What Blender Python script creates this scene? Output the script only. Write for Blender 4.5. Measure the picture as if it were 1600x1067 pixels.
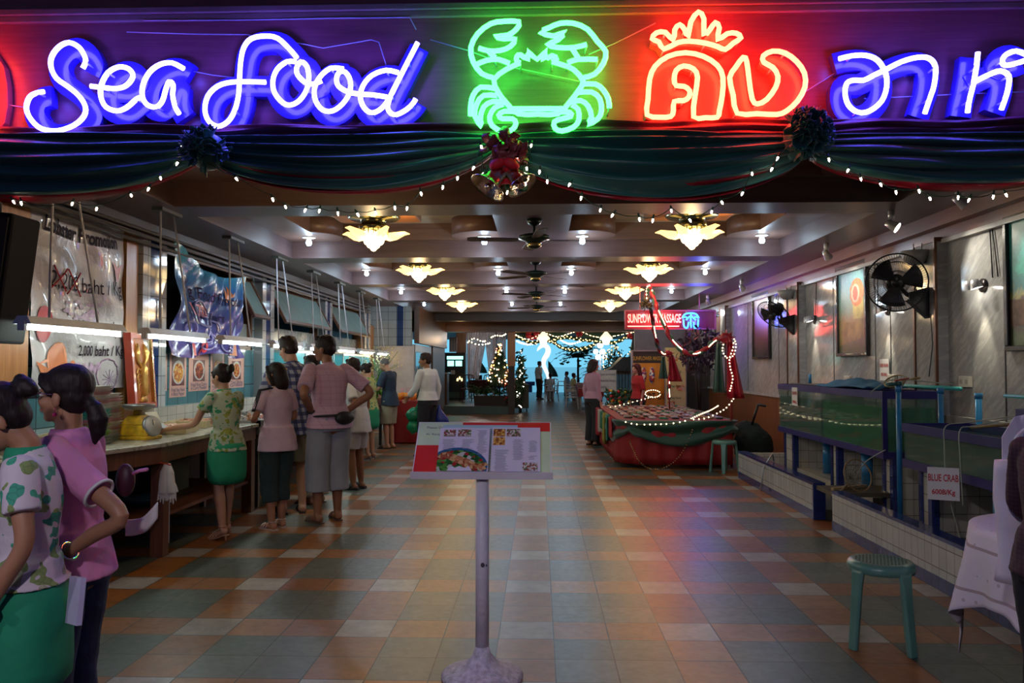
import bpy, bmesh, math, random
from math import sin, cos, pi, radians, sqrt, atan2
from mathutils import Vector, Matrix, Euler
random.seed(7)
for _o in list(bpy.data.objects): bpy.data.objects.remove(_o)
S = bpy.context.scene
COL = S.collection
# ------------------------------------------------------------ camera
F = 1250.0; VPX, VPY = 842.0, 572.0; EYE = 1.5
cam_d = bpy.data.cameras.new('camera'); cam = bpy.data.objects.new('camera', cam_d); COL.objects.link(cam)
cam_d.sensor_width = 36.0; cam_d.lens = 36.0*F/1600.0; cam_d.clip_end = 3000
cam.location = (0, 0, EYE)
cam.rotation_euler = (pi/2 + math.atan((VPY-533.5)/F), 0, math.atan((VPX-800)/F))
S.camera = cam
_R = Euler(cam.rotation_euler).to_matrix()
def ray(px, py): return _R @ Vector(((px-800)/F, (533.5-py)/F, -1))
def PY(px, py, Y):          # point of the plane y = Y behind a pixel
    d = ray(px, py); t = Y/d.y; return Vector((d.x*t, Y, EYE+d.z*t))
def PX(px, py, X):
    d = ray(px, py); t = X/d.x; return Vector((X, d.y*t, EYE+d.z*t))
def PZ(px, py, Z=0.0):
    d = ray(px, py); t = (Z-EYE)/d.z; return Vector((d.x*t, d.y*t, Z))
# ------------------------------------------------------------ world: dusk, brightest over the sea
W = bpy.data.worlds.new('dusk'); S.world = W; W.use_nodes = True
_n = W.node_tree.nodes; _l = W.node_tree.links; _n.clear()
_tc = _n.new('ShaderNodeTexCoord'); _sp = _n.new('ShaderNodeSeparateXYZ'); _l.new(_tc.outputs['Generated'], _sp.inputs[0])
_r1 = _n.new('ShaderNodeValToRGB'); _l.new(_sp.outputs['Y'], _r1.inputs[0])
_r1.color_ramp.elements[0].position = 0.0; _r1.color_ramp.elements[0].color = (.035, .045, .11, 1)
_r1.color_ramp.elements[1].position = .95; _r1.color_ramp.elements[1].color = (.19, .62, .88, 1)
_r2 = _n.new('ShaderNodeValToRGB'); _l.new(_sp.outputs['Z'], _r2.inputs[0])
_r2.color_ramp.elements[0].position = 0.0; _r2.color_ramp.elements[0].color = (1, 1, 1, 1)
_r2.color_ramp.elements[1].position = .8; _r2.color_ramp.elements[1].color = (.3, .35, .5, 1)
_mx = _n.new('ShaderNodeMix'); _mx.data_type = 'RGBA'; _mx.blend_type = 'MULTIPLY'; _mx.inputs[0].default_value = 1
_l.new(_r1.outputs[0], _mx.inputs[6]); _l.new(_r2.outputs[0], _mx.inputs[7])
_bg = _n.new('ShaderNodeBackground'); _bg.inputs[1].default_value = 1.1; _l.new(_mx.outputs[2], _bg.inputs[0])
_wo = _n.new('ShaderNodeOutputWorld'); _l.new(_bg.outputs[0], _wo.inputs[0])
S.view_settings.view_transform = 'Standard'; S.view_settings.look = 'None'
S.view_settings.exposure = 0.0; S.view_settings.gamma = 1.0; S.view_settings.use_curve_mapping = False
S.cycles.max_bounces = 6; S.cycles.diffuse_bounces = 3; S.cycles.glossy_bounces = 3; S.cycles.transmission_bounces = 5
S.cycles.sample_clamp_indirect = 4.0; S.cycles.caustics_reflective = False; S.cycles.caustics_refractive = False
# power of the lamps of the place (each lamp is made by its own builder below)
DOWN_W, CHAND_W, TUBE_E, NEON_E, SPOT_W, BULB_E = 15.0, 16.0, 16.0, 26.0, 48.0, 8.0
# unseen spots behind the viewer: the first throws the menu stand's shadow, the others fill
def _street(loc, to, w, ang):
    d = bpy.data.lights.new('unseen_street_spot', 'SPOT'); d.energy = w; d.color = (.95, .88, 1.0); d.shadow_soft_size = .09; d.spot_size = ang; d.spot_blend = .5
    o = bpy.data.objects.new('unseen_street_spot', d); COL.objects.link(o); o.location = loc; o.rotation_euler = (Vector(to)-Vector(loc)).to_track_quat('-Z', 'Y').to_euler()
_street((-.80, -.6, 2.9), (.1, 4.2, .2), 150, radians(64))
_street((-3.4, -.8, 2.9), (-1.5, 3.0, .5), 95, radians(58))  # added fill for the two women in front
_street((2.6, -.8, 2.9), (2.3, 4.2, .2), 80, radians(58))  # added fill for the round table and white bag
# ------------------------------------------------------------ materials
_M = {}
def mat(name, col, rough=.5, metal=0.0, emit=None, es=0.0, var=.12, vs=6.0, bump=0.0, bs=30.0, sheen=0, coat=0, trans=0, alpha=1.0, ior=1.45, sub=0):
    if name in _M: return _M[name]
    m = bpy.data.materials.new(name); m.use_nodes = True; nt = m.node_tree; b = nt.nodes['Principled BSDF']
    tc = nt.nodes.new('ShaderNodeTexCoord')
    no = nt.nodes.new('ShaderNodeTexNoise'); no.inputs['Scale'].default_value = vs; no.inputs['Detail'].default_value = 3
    nt.links.new(tc.outputs['Object'], no.inputs['Vector'])
    rp = nt.nodes.new('ShaderNodeValToRGB'); nt.links.new(no.outputs[0], rp.inputs[0])
    lo = [max(0, c*(1-var)) for c in col]; hi = [min(1, c*(1+var)) for c in col]
    rp.color_ramp.elements[0].position = .3; rp.color_ramp.elements[0].color = (*lo, 1)
    rp.color_ramp.elements[1].position = .7; rp.color_ramp.elements[1].color = (*hi, 1)
    nt.links.new(rp.outputs[0], b.inputs['Base Color'])
    b.inputs['Roughness'].default_value = rough; b.inputs['Metallic'].default_value = metal
    b.inputs['IOR'].default_value = ior
    if emit: b.inputs['Emission Color'].default_value = (*emit, 1); b.inputs['Emission Strength'].default_value = es
    if sheen: b.inputs['Sheen Weight'].default_value = sheen
    if coat: b.inputs['Coat Weight'].default_value = coat
    if trans: b.inputs['Transmission Weight'].default_value = trans
    if alpha < 1: b.inputs['Alpha'].default_value = alpha
    if sub: b.inputs['Subsurface Weight'].default_value = sub; b.inputs['Subsurface Radius'].default_value = (.02, .008, .004)
    if bump:
        n2 = nt.nodes.new('ShaderNodeTexNoise'); n2.inputs['Scale'].default_value = bs; n2.inputs['Detail'].default_value = 4
        nt.links.new(tc.outputs['Object'], n2.inputs['Vector'])
        bu = nt.nodes.new('ShaderNodeBump'); bu.inputs['Strength'].default_value = bump; bu.inputs['Distance'].default_value = .02
        nt.links.new(n2.outputs[0], bu.inputs['Height']); nt.links.new(bu.outputs[0], b.inputs['Normal'])
    _M[name] = m; return m
class NT:                                     # small node helper for the patterned materials
    def __init__(s, name, rough=.5):
        m = bpy.data.materials.new(name); m.use_nodes = True; s.m = m; s.nt = m.node_tree; s.b = s.nt.nodes['Principled BSDF']
        s.b.inputs['Roughness'].default_value = rough
        s.tc = s.nt.nodes.new('ShaderNodeTexCoord'); s.sep = s.nt.nodes.new('ShaderNodeSeparateXYZ'); s.link(s.tc.outputs['Object'], s.sep.inputs[0])
        s.X, s.Y, s.Z = s.sep.outputs; s.O = s.tc.outputs['Object']
    def link(s, a, b): s.nt.links.new(a, b)
    def math(s, op, a, b=0.0, c=None):
        n = s.nt.nodes.new('ShaderNodeMath'); n.operation = op
        for i, v in enumerate((a, b, c)):
            if v is None: continue
            if isinstance(v, (int, float)): n.inputs[i].default_value = v
            else: s.link(v, n.inputs[i])
        return n.outputs[0]
    def noise(s, scale, detail=3, vec=None, dist=0):
        n = s.nt.nodes.new('ShaderNodeTexNoise'); n.inputs['Scale'].default_value = scale; n.inputs['Detail'].default_value = detail
        n.inputs['Distortion'].default_value = dist
        s.link(vec or s.O, n.inputs['Vector']); return n.outputs[0]
    def voro(s, scale, feature='F1', vec=None, out='Distance'):
        n = s.nt.nodes.new('ShaderNodeTexVoronoi'); n.feature = feature; n.inputs['Scale'].default_value = scale; s.link(vec or s.O, n.inputs['Vector']); return n.outputs[out]
    def ramp(s, f, stops, interp='LINEAR'):
        n = s.nt.nodes.new('ShaderNodeValToRGB'); n.color_ramp.interpolation = interp; e = n.color_ramp.elements
        while len(e) < len(stops): e.new(.5)
        for i, (p, c) in enumerate(stops): e[i].position = p; e[i].color = (*c, 1) if not isinstance(c, float) else (c, c, c, 1)
        s.link(f, n.inputs[0]); return n.outputs[0]
    def mix(s, f, a, b, mode='MIX'):
        n = s.nt.nodes.new('ShaderNodeMix'); n.data_type = 'RGBA'; n.blend_type = mode
        for i, v in ((0, f), (6, a), (7, b)):
            if isinstance(v, (int, float)): n.inputs[i].default_value = v
            elif isinstance(v, tuple): n.inputs[i].default_value = (*v, 1)
            else: s.link(v, n.inputs[i])
        return n.outputs[2]
    def vec(s, x, y, z):
        n = s.nt.nodes.new('ShaderNodeCombineXYZ')
        for i, v in enumerate((x, y, z)):
            if isinstance(v, (int, float)): n.inputs[i].default_value = v
            else: s.link(v, n.inputs[i])
        return n.outputs[0]
    def white(s, vec):
        n = s.nt.nodes.new('ShaderNodeTexWhiteNoise'); s.link(vec, n.inputs['Vector']); return n.outputs['Value']
    def base(s, c): s.link(c, s.b.inputs['Base Color']); return s
    def rough(s, c): s.link(c, s.b.inputs['Roughness']); return s
    def bump(s, h, st=.3, d=.01):
        n = s.nt.nodes.new('ShaderNodeBump'); n.inputs['Strength'].default_value = st; n.inputs['Distance'].default_value = d
        s.link(h, n.inputs['Height']); s.link(n.outputs[0], s.b.inputs['Normal']); return s
# ------------------------------------------------------------ mesh builder
class MB:
    def __init__(s): s.v = []; s.f = []; s.mi = []; s.sm = []; s.m = 0; s.smooth = False
    def add(s, vs, fs, sm=None):
        o = len(s.v); s.v += [Vector(p) for p in vs]
        for f in fs: s.f.append([i+o for i in f]); s.mi.append(s.m); s.sm.append(s.smooth if sm is None else sm)
        return s
    def box(s, x0, x1, y0, y1, z0, z1):
        return s.add([(x, y, z) for x in (x0, x1) for y in (y0, y1) for z in (z0, z1)],
                     [(0,1,3,2),(4,6,7,5),(0,4,5,1),(2,3,7,6),(0,2,6,4),(1,5,7,3)], False)
    def obox(s, c, size, rot=None):
        R = (rot or Euler((0,0,0))).to_matrix() if not isinstance(rot, Matrix) else rot; c = Vector(c); h = [x/2 for x in size]
        return s.add([c + R @ Vector((x, y, z)) for x in (-h[0], h[0]) for y in (-h[1], h[1]) for z in (-h[2], h[2])],
                     [(0,1,3,2),(4,6,7,5),(0,4,5,1),(2,3,7,6),(0,2,6,4),(1,5,7,3)], False)
    def tube(s, pts, r, n=8, closed=False, caps=True, flat=None):
        pts = [Vector(p) for p in pts]; N = len(pts); rs = r if isinstance(r, (list, tuple)) else [r]*N
        up = None; vs = []
        for i in range(N):
            if closed: t = pts[(i+1) % N] - pts[i-1]
            else: t = pts[min(i+1, N-1)] - pts[max(i-1, 0)]
            if t.length < 1e-9: t = Vector((0,0,1))
            t.normalize()
            if up is None: up = Vector((0,0,1)) if abs(t.z) < .9 else Vector((1,0,0))
            a = up - t*up.dot(t)
            if a.length < 1e-6: a = Vector((1,0,0)) - t*t.x
            a.normalize(); up = a; b = t.cross(a)
            for k in range(n):
                an = 2*pi*k/n; vs.append(pts[i] + (a*cos(an) + b*sin(an)*(flat or 1))*rs[i])
        fs = []
        M = N if closed else N-1
        for i in range(M):
            for k in range(n):
                j = (i+1) % N; fs.append((i*n+k, i*n+(k+1) % n, j*n+(k+1) % n, j*n+k))
        if not closed and caps: fs += [tuple(range(n-1, -1, -1)), tuple((N-1)*n+k for k in range(n))]
        return s.add(vs, fs, True)
    def cyl(s, p0, p1, r0, r1=None, n=16, sm=True):
        k = len(s.f); s.tube([p0, p1], [r0, r0 if r1 is None else r1], n)
        s.sm[-1] = s.sm[-2] = False
        if not sm:
            for i in range(k, len(s.f)): s.sm[i] = False
        return s
    def lathe(s, c, prof, n=24, axis=None, sm=True):
        c = Vector(c); A = Vector(axis or (0,0,1)).normalized(); R = Vector((0,0,1)).rotation_difference(A).to_matrix(); vs = []
        for r, z in prof:
            for k in range(n): vs.append(c + R @ Vector((r*cos(2*pi*k/n), r*sin(2*pi*k/n), z)))
        fs = [(i*n+k, i*n+(k+1) % n, (i+1)*n+(k+1) % n, (i+1)*n+k) for i in range(len(prof)-1) for k in range(n)]
        return s.add(vs, fs, sm)
    def ell(s, c, r, rot=None, nu=14, nv=9):
        R = rot.to_matrix() if isinstance(rot, Euler) else (rot or Matrix.Identity(3)); c = Vector(c)
        if isinstance(r, (int, float)): r = (r, r, r)
        vs = [c + R @ Vector((0, 0, -r[2]))]
        for j in range(1, nv):
            a = -pi/2 + pi*j/nv
            for k in range(nu): vs.append(c + R @ Vector((r[0]*cos(a)*cos(2*pi*k/nu), r[1]*cos(a)*sin(2*pi*k/nu), r[2]*sin(a))))
        vs.append(c + R @ Vector((0, 0, r[2]))); L = len(vs)-1
        fs = [(0, 1+(k+1) % nu, 1+k) for k in range(nu)]
        for j in range(nv-2):
            for k in range(nu): fs.append((1+j*nu+k, 1+j*nu+(k+1) % nu, 1+(j+1)*nu+(k+1) % nu, 1+(j+1)*nu+k))
        fs += [(L, 1+(nv-2)*nu+k, 1+(nv-2)*nu+(k+1) % nu) for k in range(nu)]
        return s.add(vs, fs, True)
    def grid(s, fn, nu, nv, sm=True):
        vs = [fn(i/nu, j/nv) for j in range(nv+1) for i in range(nu+1)]
        return s.add(vs, [(j*(nu+1)+i, j*(nu+1)+i+1, (j+1)*(nu+1)+i+1, (j+1)*(nu+1)+i) for j in range(nv) for i in range(nu)], sm)
    def prism(s, pts, off):                   # closed polygon of 3D points swept by off
        n = len(pts); o = Vector(off); vs = [Vector(p) for p in pts] + [Vector(p)+o for p in pts]
        return s.add(vs, [tuple(range(n)), tuple(range(2*n-1, n-1, -1))] + [(i, n+i, n+(i+1) % n, (i+1) % n) for i in range(n)], False)
    def loft(s, rings, n=16):                 # rings of (centre, x-axis radius, y-axis radius, tilt of ring about X)
        vs = []
        for c, rx, ry, t in rings:
            for k in range(n):
                a = 2*pi*k/n; vs.append(Vector(c) + Vector((rx*cos(a), ry*sin(a)*cos(t), -ry*sin(a)*sin(t))))
        m = len(rings); fs = [(i*n+k, i*n+(k+1) % n, (i+1)*n+(k+1) % n, (i+1)*n+k) for i in range(m-1) for k in range(n)]
        fs += [tuple(range(n-1, -1, -1)), tuple((m-1)*n+k for k in range(n))]
        return s.add(vs, fs, True)
    def xf(s, M):
        s.v = [M @ v for v in s.v]; return s
    def build(s, name, mats, parent=None, bevel=0, remesh=0, smooth=0, sub=0, solid=0, disp=None):
        me = bpy.data.meshes.new(name); me.from_pydata([tuple(v) for v in s.v], [], s.f)
        if not isinstance(mats, (list, tuple)): mats = [mats]
        for m in mats: me.materials.append(m)
        me.polygons.foreach_set('material_index', s.mi); me.polygons.foreach_set('use_smooth', s.sm)
        me.validate(); me.update()
        bm = bmesh.new(); bm.from_mesh(me); bmesh.ops.recalc_face_normals(bm, faces=bm.faces); bm.to_mesh(me); bm.free()
        o = bpy.data.objects.new(name, me); COL.objects.link(o)
        if parent is not None: o.parent = parent
        if solid: md = o.modifiers.new('solid', 'SOLIDIFY'); md.thickness = solid; md.offset = 0
        if remesh: md = o.modifiers.new('remesh', 'REMESH'); md.mode = 'VOXEL'; md.voxel_size = remesh; md.use_smooth_shade = True
        if smooth: md = o.modifiers.new('smooth', 'SMOOTH'); md.iterations = smooth; md.factor = .5
        if bevel: md = o.modifiers.new('bevel', 'BEVEL'); md.width = bevel; md.segments = 2; md.limit_method = 'ANGLE'
        if sub: md = o.modifiers.new('sub', 'SUBSURF'); md.levels = sub; md.render_levels = sub
        if disp:
            tx = bpy.data.textures.new(name, 'CLOUDS'); tx.noise_scale = disp[1]; md = o.modifiers.new('displace', 'DISPLACE'); md.texture = tx; md.strength = disp[0]
        return o
def tag(o, label, cat, group=None, kind=None):
    if label: o['label'] = label
    if cat: o['category'] = cat
    if group: o['group'] = group
    if kind: o['kind'] = kind
    return o
def thing(name, label, cat, loc=(0,0,0), rz=0, group=None):
    o = bpy.data.objects.new(name, None); COL.objects.link(o); o.location = loc; o.rotation_euler = (0,0,rz); o.empty_display_size = .1
    return tag(o, label, cat, group)
def struct(name, mb, m, parent=None, **k):
    o = mb.build(name, m, parent, **k)
    if parent is None: o['kind'] = 'structure'
    return o
def dup(root, loc=None, rz=None, label=None, group=None, scale=None):
    r = root.copy(); COL.objects.link(r)
    if loc is not None: r.location = loc
    if rz is not None: r.rotation_euler = (0,0,rz)
    if scale is not None: r.scale = scale
    if label: r['label'] = label
    if group: r['group'] = group
    def rec(a, b):
        for ch in list(a.children):
            c = ch.copy(); COL.objects.link(c); c.parent = b; rec(ch, c)
    rec(root, r); return r
def text_v(txt, size, bold=0, align='LEFT', width=None):
    c = bpy.data.curves.new('lettering', 'FONT'); c.body = txt; c.size = size; c.offset = bold; c.align_x = align; c.resolution_u = 3
    o = bpy.data.objects.new('lettering', c); me = bpy.data.meshes.new_from_object(o)
    vs = [v.co.copy() for v in me.vertices]; fs = [tuple(p.vertices) for p in me.polygons]
    bpy.data.objects.remove(o); bpy.data.meshes.remove(me); bpy.data.curves.remove(c)
    if width and vs:
        x0 = min(v.x for v in vs); x1 = max(v.x for v in vs); k = width/max(1e-6, x1-x0)
        for v in vs: v.x = x0*0 + (v.x-x0)*k
    return vs, fs
def put_text(mb, txt, size, fn, bold=0, align='LEFT', width=None):
    vs, fs = text_v(txt, size, bold, align, width); mb.add([fn(v.x, v.y) for v in vs], fs, False)
def lamp(kind, name, loc, power, col, radius=.05, parent=None, rot=None, spot=None, blend=.5):
    d = bpy.data.lights.new(name, kind); d.energy = power; d.color = col; d.shadow_soft_size = radius
    if kind == 'SPOT': d.spot_size = spot or 1.0; d.spot_blend = blend
    o = bpy.data.objects.new(name, d); COL.objects.link(o); o.location = loc
    if rot is not None: o.rotation_euler = rot
    if parent is not None: o.parent = parent
    return o
def aim(frm, to): return (Vector(to)-Vector(frm)).to_track_quat('-Z', 'Y').to_euler()
def smoothline(pts, k=4, closed=False):       # Catmull-Rom
    pts = [Vector(p) for p in pts]; n = len(pts); out = []
    for i in range(n if closed else n-1):
        if closed: a, b, c, d = pts[i-1], pts[i], pts[(i+1) % n], pts[(i+2) % n]
        else: a, b, c, d = pts[max(i-1, 0)], pts[i], pts[i+1], pts[min(i+2, n-1)]
        for j in range(k):
            t = j/k; out.append(.5*((2*b) + (c-a)*t + (2*a-5*b+4*c-d)*t*t + (3*b-a-3*c+d)*t**3))
    if not closed: out.append(pts[-1])
    return out
CX, HW = -.07, 3.93                            # hall: centre line and half width
XL, XR = CX-HW, CX+HW
ZB, ZC = 2.93, 3.37                            # underside of the beams, ceiling of the coffers
FY = 4.8                                       # plane of the sign board
# ============================================================ STRUCTURE
def floor_mat():
    n = NT('floor_tiles'); tx, ty = .305, .3004
    u = n.math('DIVIDE', n.math('ADD', n.X, .305-.08+.305*60), tx); v = n.math('DIVIDE', n.math('ADD', n.Y, -4.45+.3004*60), ty)
    iu, iv = n.math('FLOOR', u), n.math('FLOOR', v); fu, fv = n.math('FRACT', u), n.math('FRACT', v)
    cu = n.math('LESS_THAN', n.math('MODULO', n.math('ADD', iu, .01), 3), .5); cv = n.math('LESS_THAN', n.math('MODULO', n.math('ADD', iv, .01), 3), .5)
    rnd = n.white(n.vec(iu, iv, 0.0)); nz = n.noise(9, 5); nz2 = n.noise(60, 4)
    green = n.ramp(rnd, [(0, (.075, .105, .095)), (.5, (.10, .128, .108)), (1, (.125, .142, .115))])
    orange = n.ramp(rnd, [(0, (.27, .088, .018)), (.6, (.35, .125, .026)), (1, (.41, .17, .045))])
    white = n.ramp(rnd, [(0, (.42, .38, .33)), (1, (.50, .46, .40))])
    c = n.mix(n.math('MAXIMUM', cu, cv), green, orange); c = n.mix(n.math('MULTIPLY', cu, cv), c, white)
    c = n.mix(1.0, c, n.ramp(nz, [(.25, .62), (.75, 1.25 if False else 1.0)]), 'MULTIPLY')
    sl = n.vec(n.math('MULTIPLY', n.math('ADD', n.X, n.Y), 30.0), n.math('MULTIPLY', n.math('SUBTRACT', n.X, n.Y), 8.0), 0.0); c = n.mix(1.0, c, n.ramp(n.noise(1.6, 6, sl), [(.25, .80), (.7, 1.0)]), 'MULTIPLY')
    eu = n.math('MINIMUM', fu, n.math('SUBTRACT', 1.0, fu)); ev = n.math('MINIMUM', fv, n.math('SUBTRACT', 1.0, fv))
    gr = n.math('LESS_THAN', n.math('MINIMUM', eu, ev), .012)
    c = n.mix(gr, c, (.022, .02, .018)); n.base(c)
    n.rough(n.ramp(n.noise(22, 4), [(.3, .30), (.7, .40)]))
    n.bump(n.math('SUBTRACT', 1.0, gr), .25, .004)
    n.b.inputs['Specular IOR Level'].default_value = .55
    return n.m
def wood(name, a, b, rough=.4, scale=1.0, axis='Z'):
    if name in _M: return _M[name]
    n = NT(name, rough); st = {'Z': (8, 8, .7), 'Y': (8, .7, 8), 'X': (.7, 8, 8)}[axis]
    v = n.vec(n.math('MULTIPLY', n.X, st[0]*scale), n.math('MULTIPLY', n.Y, st[1]*scale), n.math('MULTIPLY', n.Z, st[2]*scale))
    n.base(n.ramp(n.noise(2.2, 6, v, 1.2), [(.3, a), (.7, b)])); n.bump(n.noise(4, 5, v), .12, .004); _M[name] = n.m; return n.m
def tile_mat(name, ca, cb, grout, size, axes='YZ', rough=.15, off=0.0):
    if name in _M: return _M[name]
    n = NT(name, rough); A = dict(X=n.X, Y=n.Y, Z=n.Z); a, b = A[axes[0]], A[axes[1]]
    u, v = n.math('DIVIDE', n.math('ADD', a, 100*size[0]+off), size[0]), n.math('DIVIDE', n.math('ADD', b, 100*size[1]), size[1])
    fu, fv = n.math('FRACT', u), n.math('FRACT', v)
    eu = n.math('MINIMUM', fu, n.math('SUBTRACT', 1.0, fu)); ev = n.math('MINIMUM', fv, n.math('SUBTRACT', 1.0, fv))
    g = n.math('LESS_THAN', n.math('MINIMUM', eu, ev), .022)
    r = n.white(n.vec(n.math('FLOOR', u), n.math('FLOOR', v), 0.0))
    c = n.mix(1.0, n.ramp(r, [(0, ca), (1, cb)]), n.ramp(n.noise(5, 4), [(.2, .8), (.7, 1.0)]), 'MULTIPLY')
    n.base(n.mix(g, c, grout)); n.bump(n.math('SUBTRACT', 1.0, g), .3, .004); _M[name] = n.m; return n.m
FLOOR = floor_mat()
beam_m = wood('beam_wood', (.075, .042, .040), (.115, .066, .062), .38, .6, 'X')
soff_m = wood('soffit_wood', (.070, .042, .044), (.105, .064, .066), .38, .6, 'Y')
cream_m = mat('coffer_cream', (.42, .35, .25), .7)
dark_m = mat('dark_stain', (.028, .018, .016), .5)
mb = MB(); mb.add([(-14, -6, 0), (14, -6, 0), (14, 46, 0), (-14, 46, 0)], [(0,1,2,3)]); struct('floor', mb, FLOOR)
# --- left wall: blue-white tile, window openings with dark beyond, pillars
tileL = tile_mat('wall_tile_pale', (.36, .50, .55), (.42, .56, .60), (.10, .13, .14), (.25, .25), 'YZ', .12)
tileT = tile_mat('wall_tile_teal', (.07, .19, .24), (.09, .23, .28), (.03, .06, .07), (.25, .25), 'YZ', .12)
mb = MB(); mb.box(XL-.15, XL, 4.9, 25.2, 0, 1.0); mb.m = 1; mb.box(XL-.15, XL, 4.9, 25.2, 1.0, 1.72); mb.m = 0
mb.box(XL-.15, XL, 4.9, 25.2, 2.75, ZC+.1)
PILL = [(7.7, 8.2), (11.1, 11.6), (14.4, 14.9), (17.7, 18.3)]
for a, b in ((4.9, 8.22), (11.0, 11.65), (14.3, 14.95), (17.6, 25.2)): mb.box(XL-.15, XL, a, b, 1.72, 2.75)
struct('wall_left', mb, [tileL, tileT])
mb = MB()                                     # dark yard seen through the openings
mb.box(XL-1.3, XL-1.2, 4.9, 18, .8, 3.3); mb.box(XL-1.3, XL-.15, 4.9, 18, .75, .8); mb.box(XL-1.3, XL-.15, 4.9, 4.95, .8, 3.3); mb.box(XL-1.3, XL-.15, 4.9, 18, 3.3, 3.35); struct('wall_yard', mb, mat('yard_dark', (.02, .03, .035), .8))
wht = tile_mat('pillar_tile_white', (.50, .54, .58), (.58, .61, .65), (.2, .22, .24), (.3, .2), 'YZ', .08)
blu = tile_mat('pillar_tile_blue', (.02, .045, .16), (.03, .06, .20), (.01, .02, .06), (.3, .2), 'YZ', .08)
for k, (a, b) in enumerate(PILL):
    mb = MB(); w = (b-a)/5; mb.box(XL, XL+.12, a, a+w*1.5, 1.0, 2.78); mb.box(XL, XL+.12, b-w*1.5, b, 1.0, 2.78)
    mb.m = 1; mb.box(XL, XL+.115, a+w*1.5, b-w*1.5, 1.0, 2.78); struct('trim_%d' % (k+1), mb, [wht, blu])
# awning windows: tilted frosted leaves in brown frames
win_glass = mat('frosted_green_glass', (.20, .33, .33), .35, trans=0, coat=.3)
brown = wood('brown_frame_wood', (.10, .04, .02), (.16, .07, .03), .4, 1, 'Y')
for k, (a, b) in enumerate(((8.25, 10.98), (11.68, 14.28), (14.98, 17.58))):
    w = bpy.data.objects.new('window_%d' % (k+1), None); COL.objects.link(w); w['kind'] = 'structure'
    mb = MB()
    for z in (1.72, 2.70): mb.box(XL-.1, XL+.02, a, b, z, z+.05)
    for y in (a, b-.05): mb.box(XL-.1, XL+.02, y, y+.05, 1.72, 2.75)
    mb.build('window_frame', brown, w)
    if k == 0: a = 10.36
    rot = Euler((0, radians(-28), 0)); c = Vector((XL+.12, (a+b)/2, 2.42)); R = rot.to_matrix()
    mb = MB(); mb.obox(c, (.012, b-a-.1, .56), rot); mb.build('glass_pane', win_glass, w)
    mb = MB()
    for dz in (-.29, .29): mb.obox(c + R @ Vector((0, 0, dz)), (.04, b-a, .05), rot)
    for dy in (-(b-a)/2+.02, (b-a)/2-.02): mb.obox(c + R @ Vector((0, dy, 0)), (.04, .05, .6), rot)
    mb.build('sash', brown, w)
    mb = MB(); mb.box(XL-.05, XL-.04, a+.05, b-.05, 1.77, 2.08); mb.build('plastic_sheet', mat('clear_plastic_film', (.30, .36, .38), .12, coat=1, bump=.8, bs=14), w)
# brown posts flanking the first banner, service rail of pipes under the soffit
post_m = wood('varnished_post', (.32, .13, .025), (.45, .20, .05), .3, 1, 'Z')
mb = MB(); mb.box(XL, XL+.09, 7.44, 7.66, 0.9, 2.78); struct('trim_5', mb, post_m)
mb = MB(); mb.box(XL, XL+.09, 5.65, 6.0, 0.9, 2.78); struct('trim_6', mb, post_m)
mb = MB(); mb.box(XL, XL+.12, 4.9, 18, 2.78, ZB+.02); struct('trim_7', mb, dark_m)
mb = MB()
for i, z in enumerate((2.70, 2.76, 2.82)): mb.cyl((XL+.17, 5, z), (XL+.17, 18, z), .018, n=8)
tag(mb.build('conduit_pipes', mat('grey_conduit', (.12, .12, .14), .5)), 'dark conduit pipes running under the soffit above the seafood counter', 'pipes')
# --- right wall: polished grey marble laminate
n = NT('grey_marble', .09); v = n.vec(n.math('MULTIPLY', n.X, 1.0), n.math('ADD', n.math('MULTIPLY', n.Y, 3.0), n.math('MULTIPLY', n.Z, 3.5)), n.math('SUBTRACT', n.math('MULTIPLY', n.Z, .8), n.math('MULTIPLY', n.Y, .8)))
n.base(n.ramp(n.noise(5, 8, v, .8), [(.25, (.27, .265, .265)), (.5, (.32, .315, .31)), (.62, (.40, .39, .37)), (.75, (.32, .31, .30))]))
n.bump(n.noise(3.0, 2), .05, .02); marble = n.m
mb = MB(); mb.box(XR, XR+.15, 3.0, 25.2, 1.0, ZC+.1); struct('wall_right', mb, marble)
wains = wood('wainscot_wood', (.13, .042, .012), (.20, .07, .02), .4, 1, 'Z')
mb = MB(); mb.box(XR-.03, XR+.14, 3.0, 25.2, 0, 1.0); struct('baseboard_right', mb, wains)
mb = MB(); mb.box(XR-.06, XR, 3.0, 25.2, 1.0, 1.04); mb.box(XR-.06, XR+.0, 3.0, 25.2, 2.66, 2.70); struct('trim_8', mb, mat('marble_ledge', (.4, .38, .36), .25))
mb = MB(); mb.box(XR-.15, XR, 3.0, 25.2, 2.80, ZB+.02); mb.box(XR-.05, XR, 3.0, 25.2, 2.70, 2.80); struct('trim_9', mb, wood('red_cornice', (.10, .03, .02), (.16, .05, .03), .3, 1, 'Y'))
for k, (a, b) in enumerate(((7.67, 8.1), (11.7, 12.2), (16.2, 16.7), (3.6, 4.0))):
    mb = MB(); mb.box(XR-.11, XR, a, b, 1.0, 2.72); mb.m = 1
    for y in (a-.008, b-.017): mb.box(XR-.125, XR-.1, y, y+.025, 1.0, 2.72)
    mb.box(XR-.12, XR, a-.01, b+.01, 2.68, 2.72)
    struct('trim_%d' % (10+k), mb, [marble, mat('bronze_strip', (.16, .08, .05), .3, .6)])
mb = MB()                                     # thin panel joints
for y in (4.9, 5.8, 6.75, 8.9, 9.3, 10.6, 13.0, 14.9): mb.box(XR-.006, XR+.01, y, y+.012, 1.04, 2.66)
struct('trim_15', mb, mat('panel_joint', (.05, .05, .05), .4))
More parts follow.
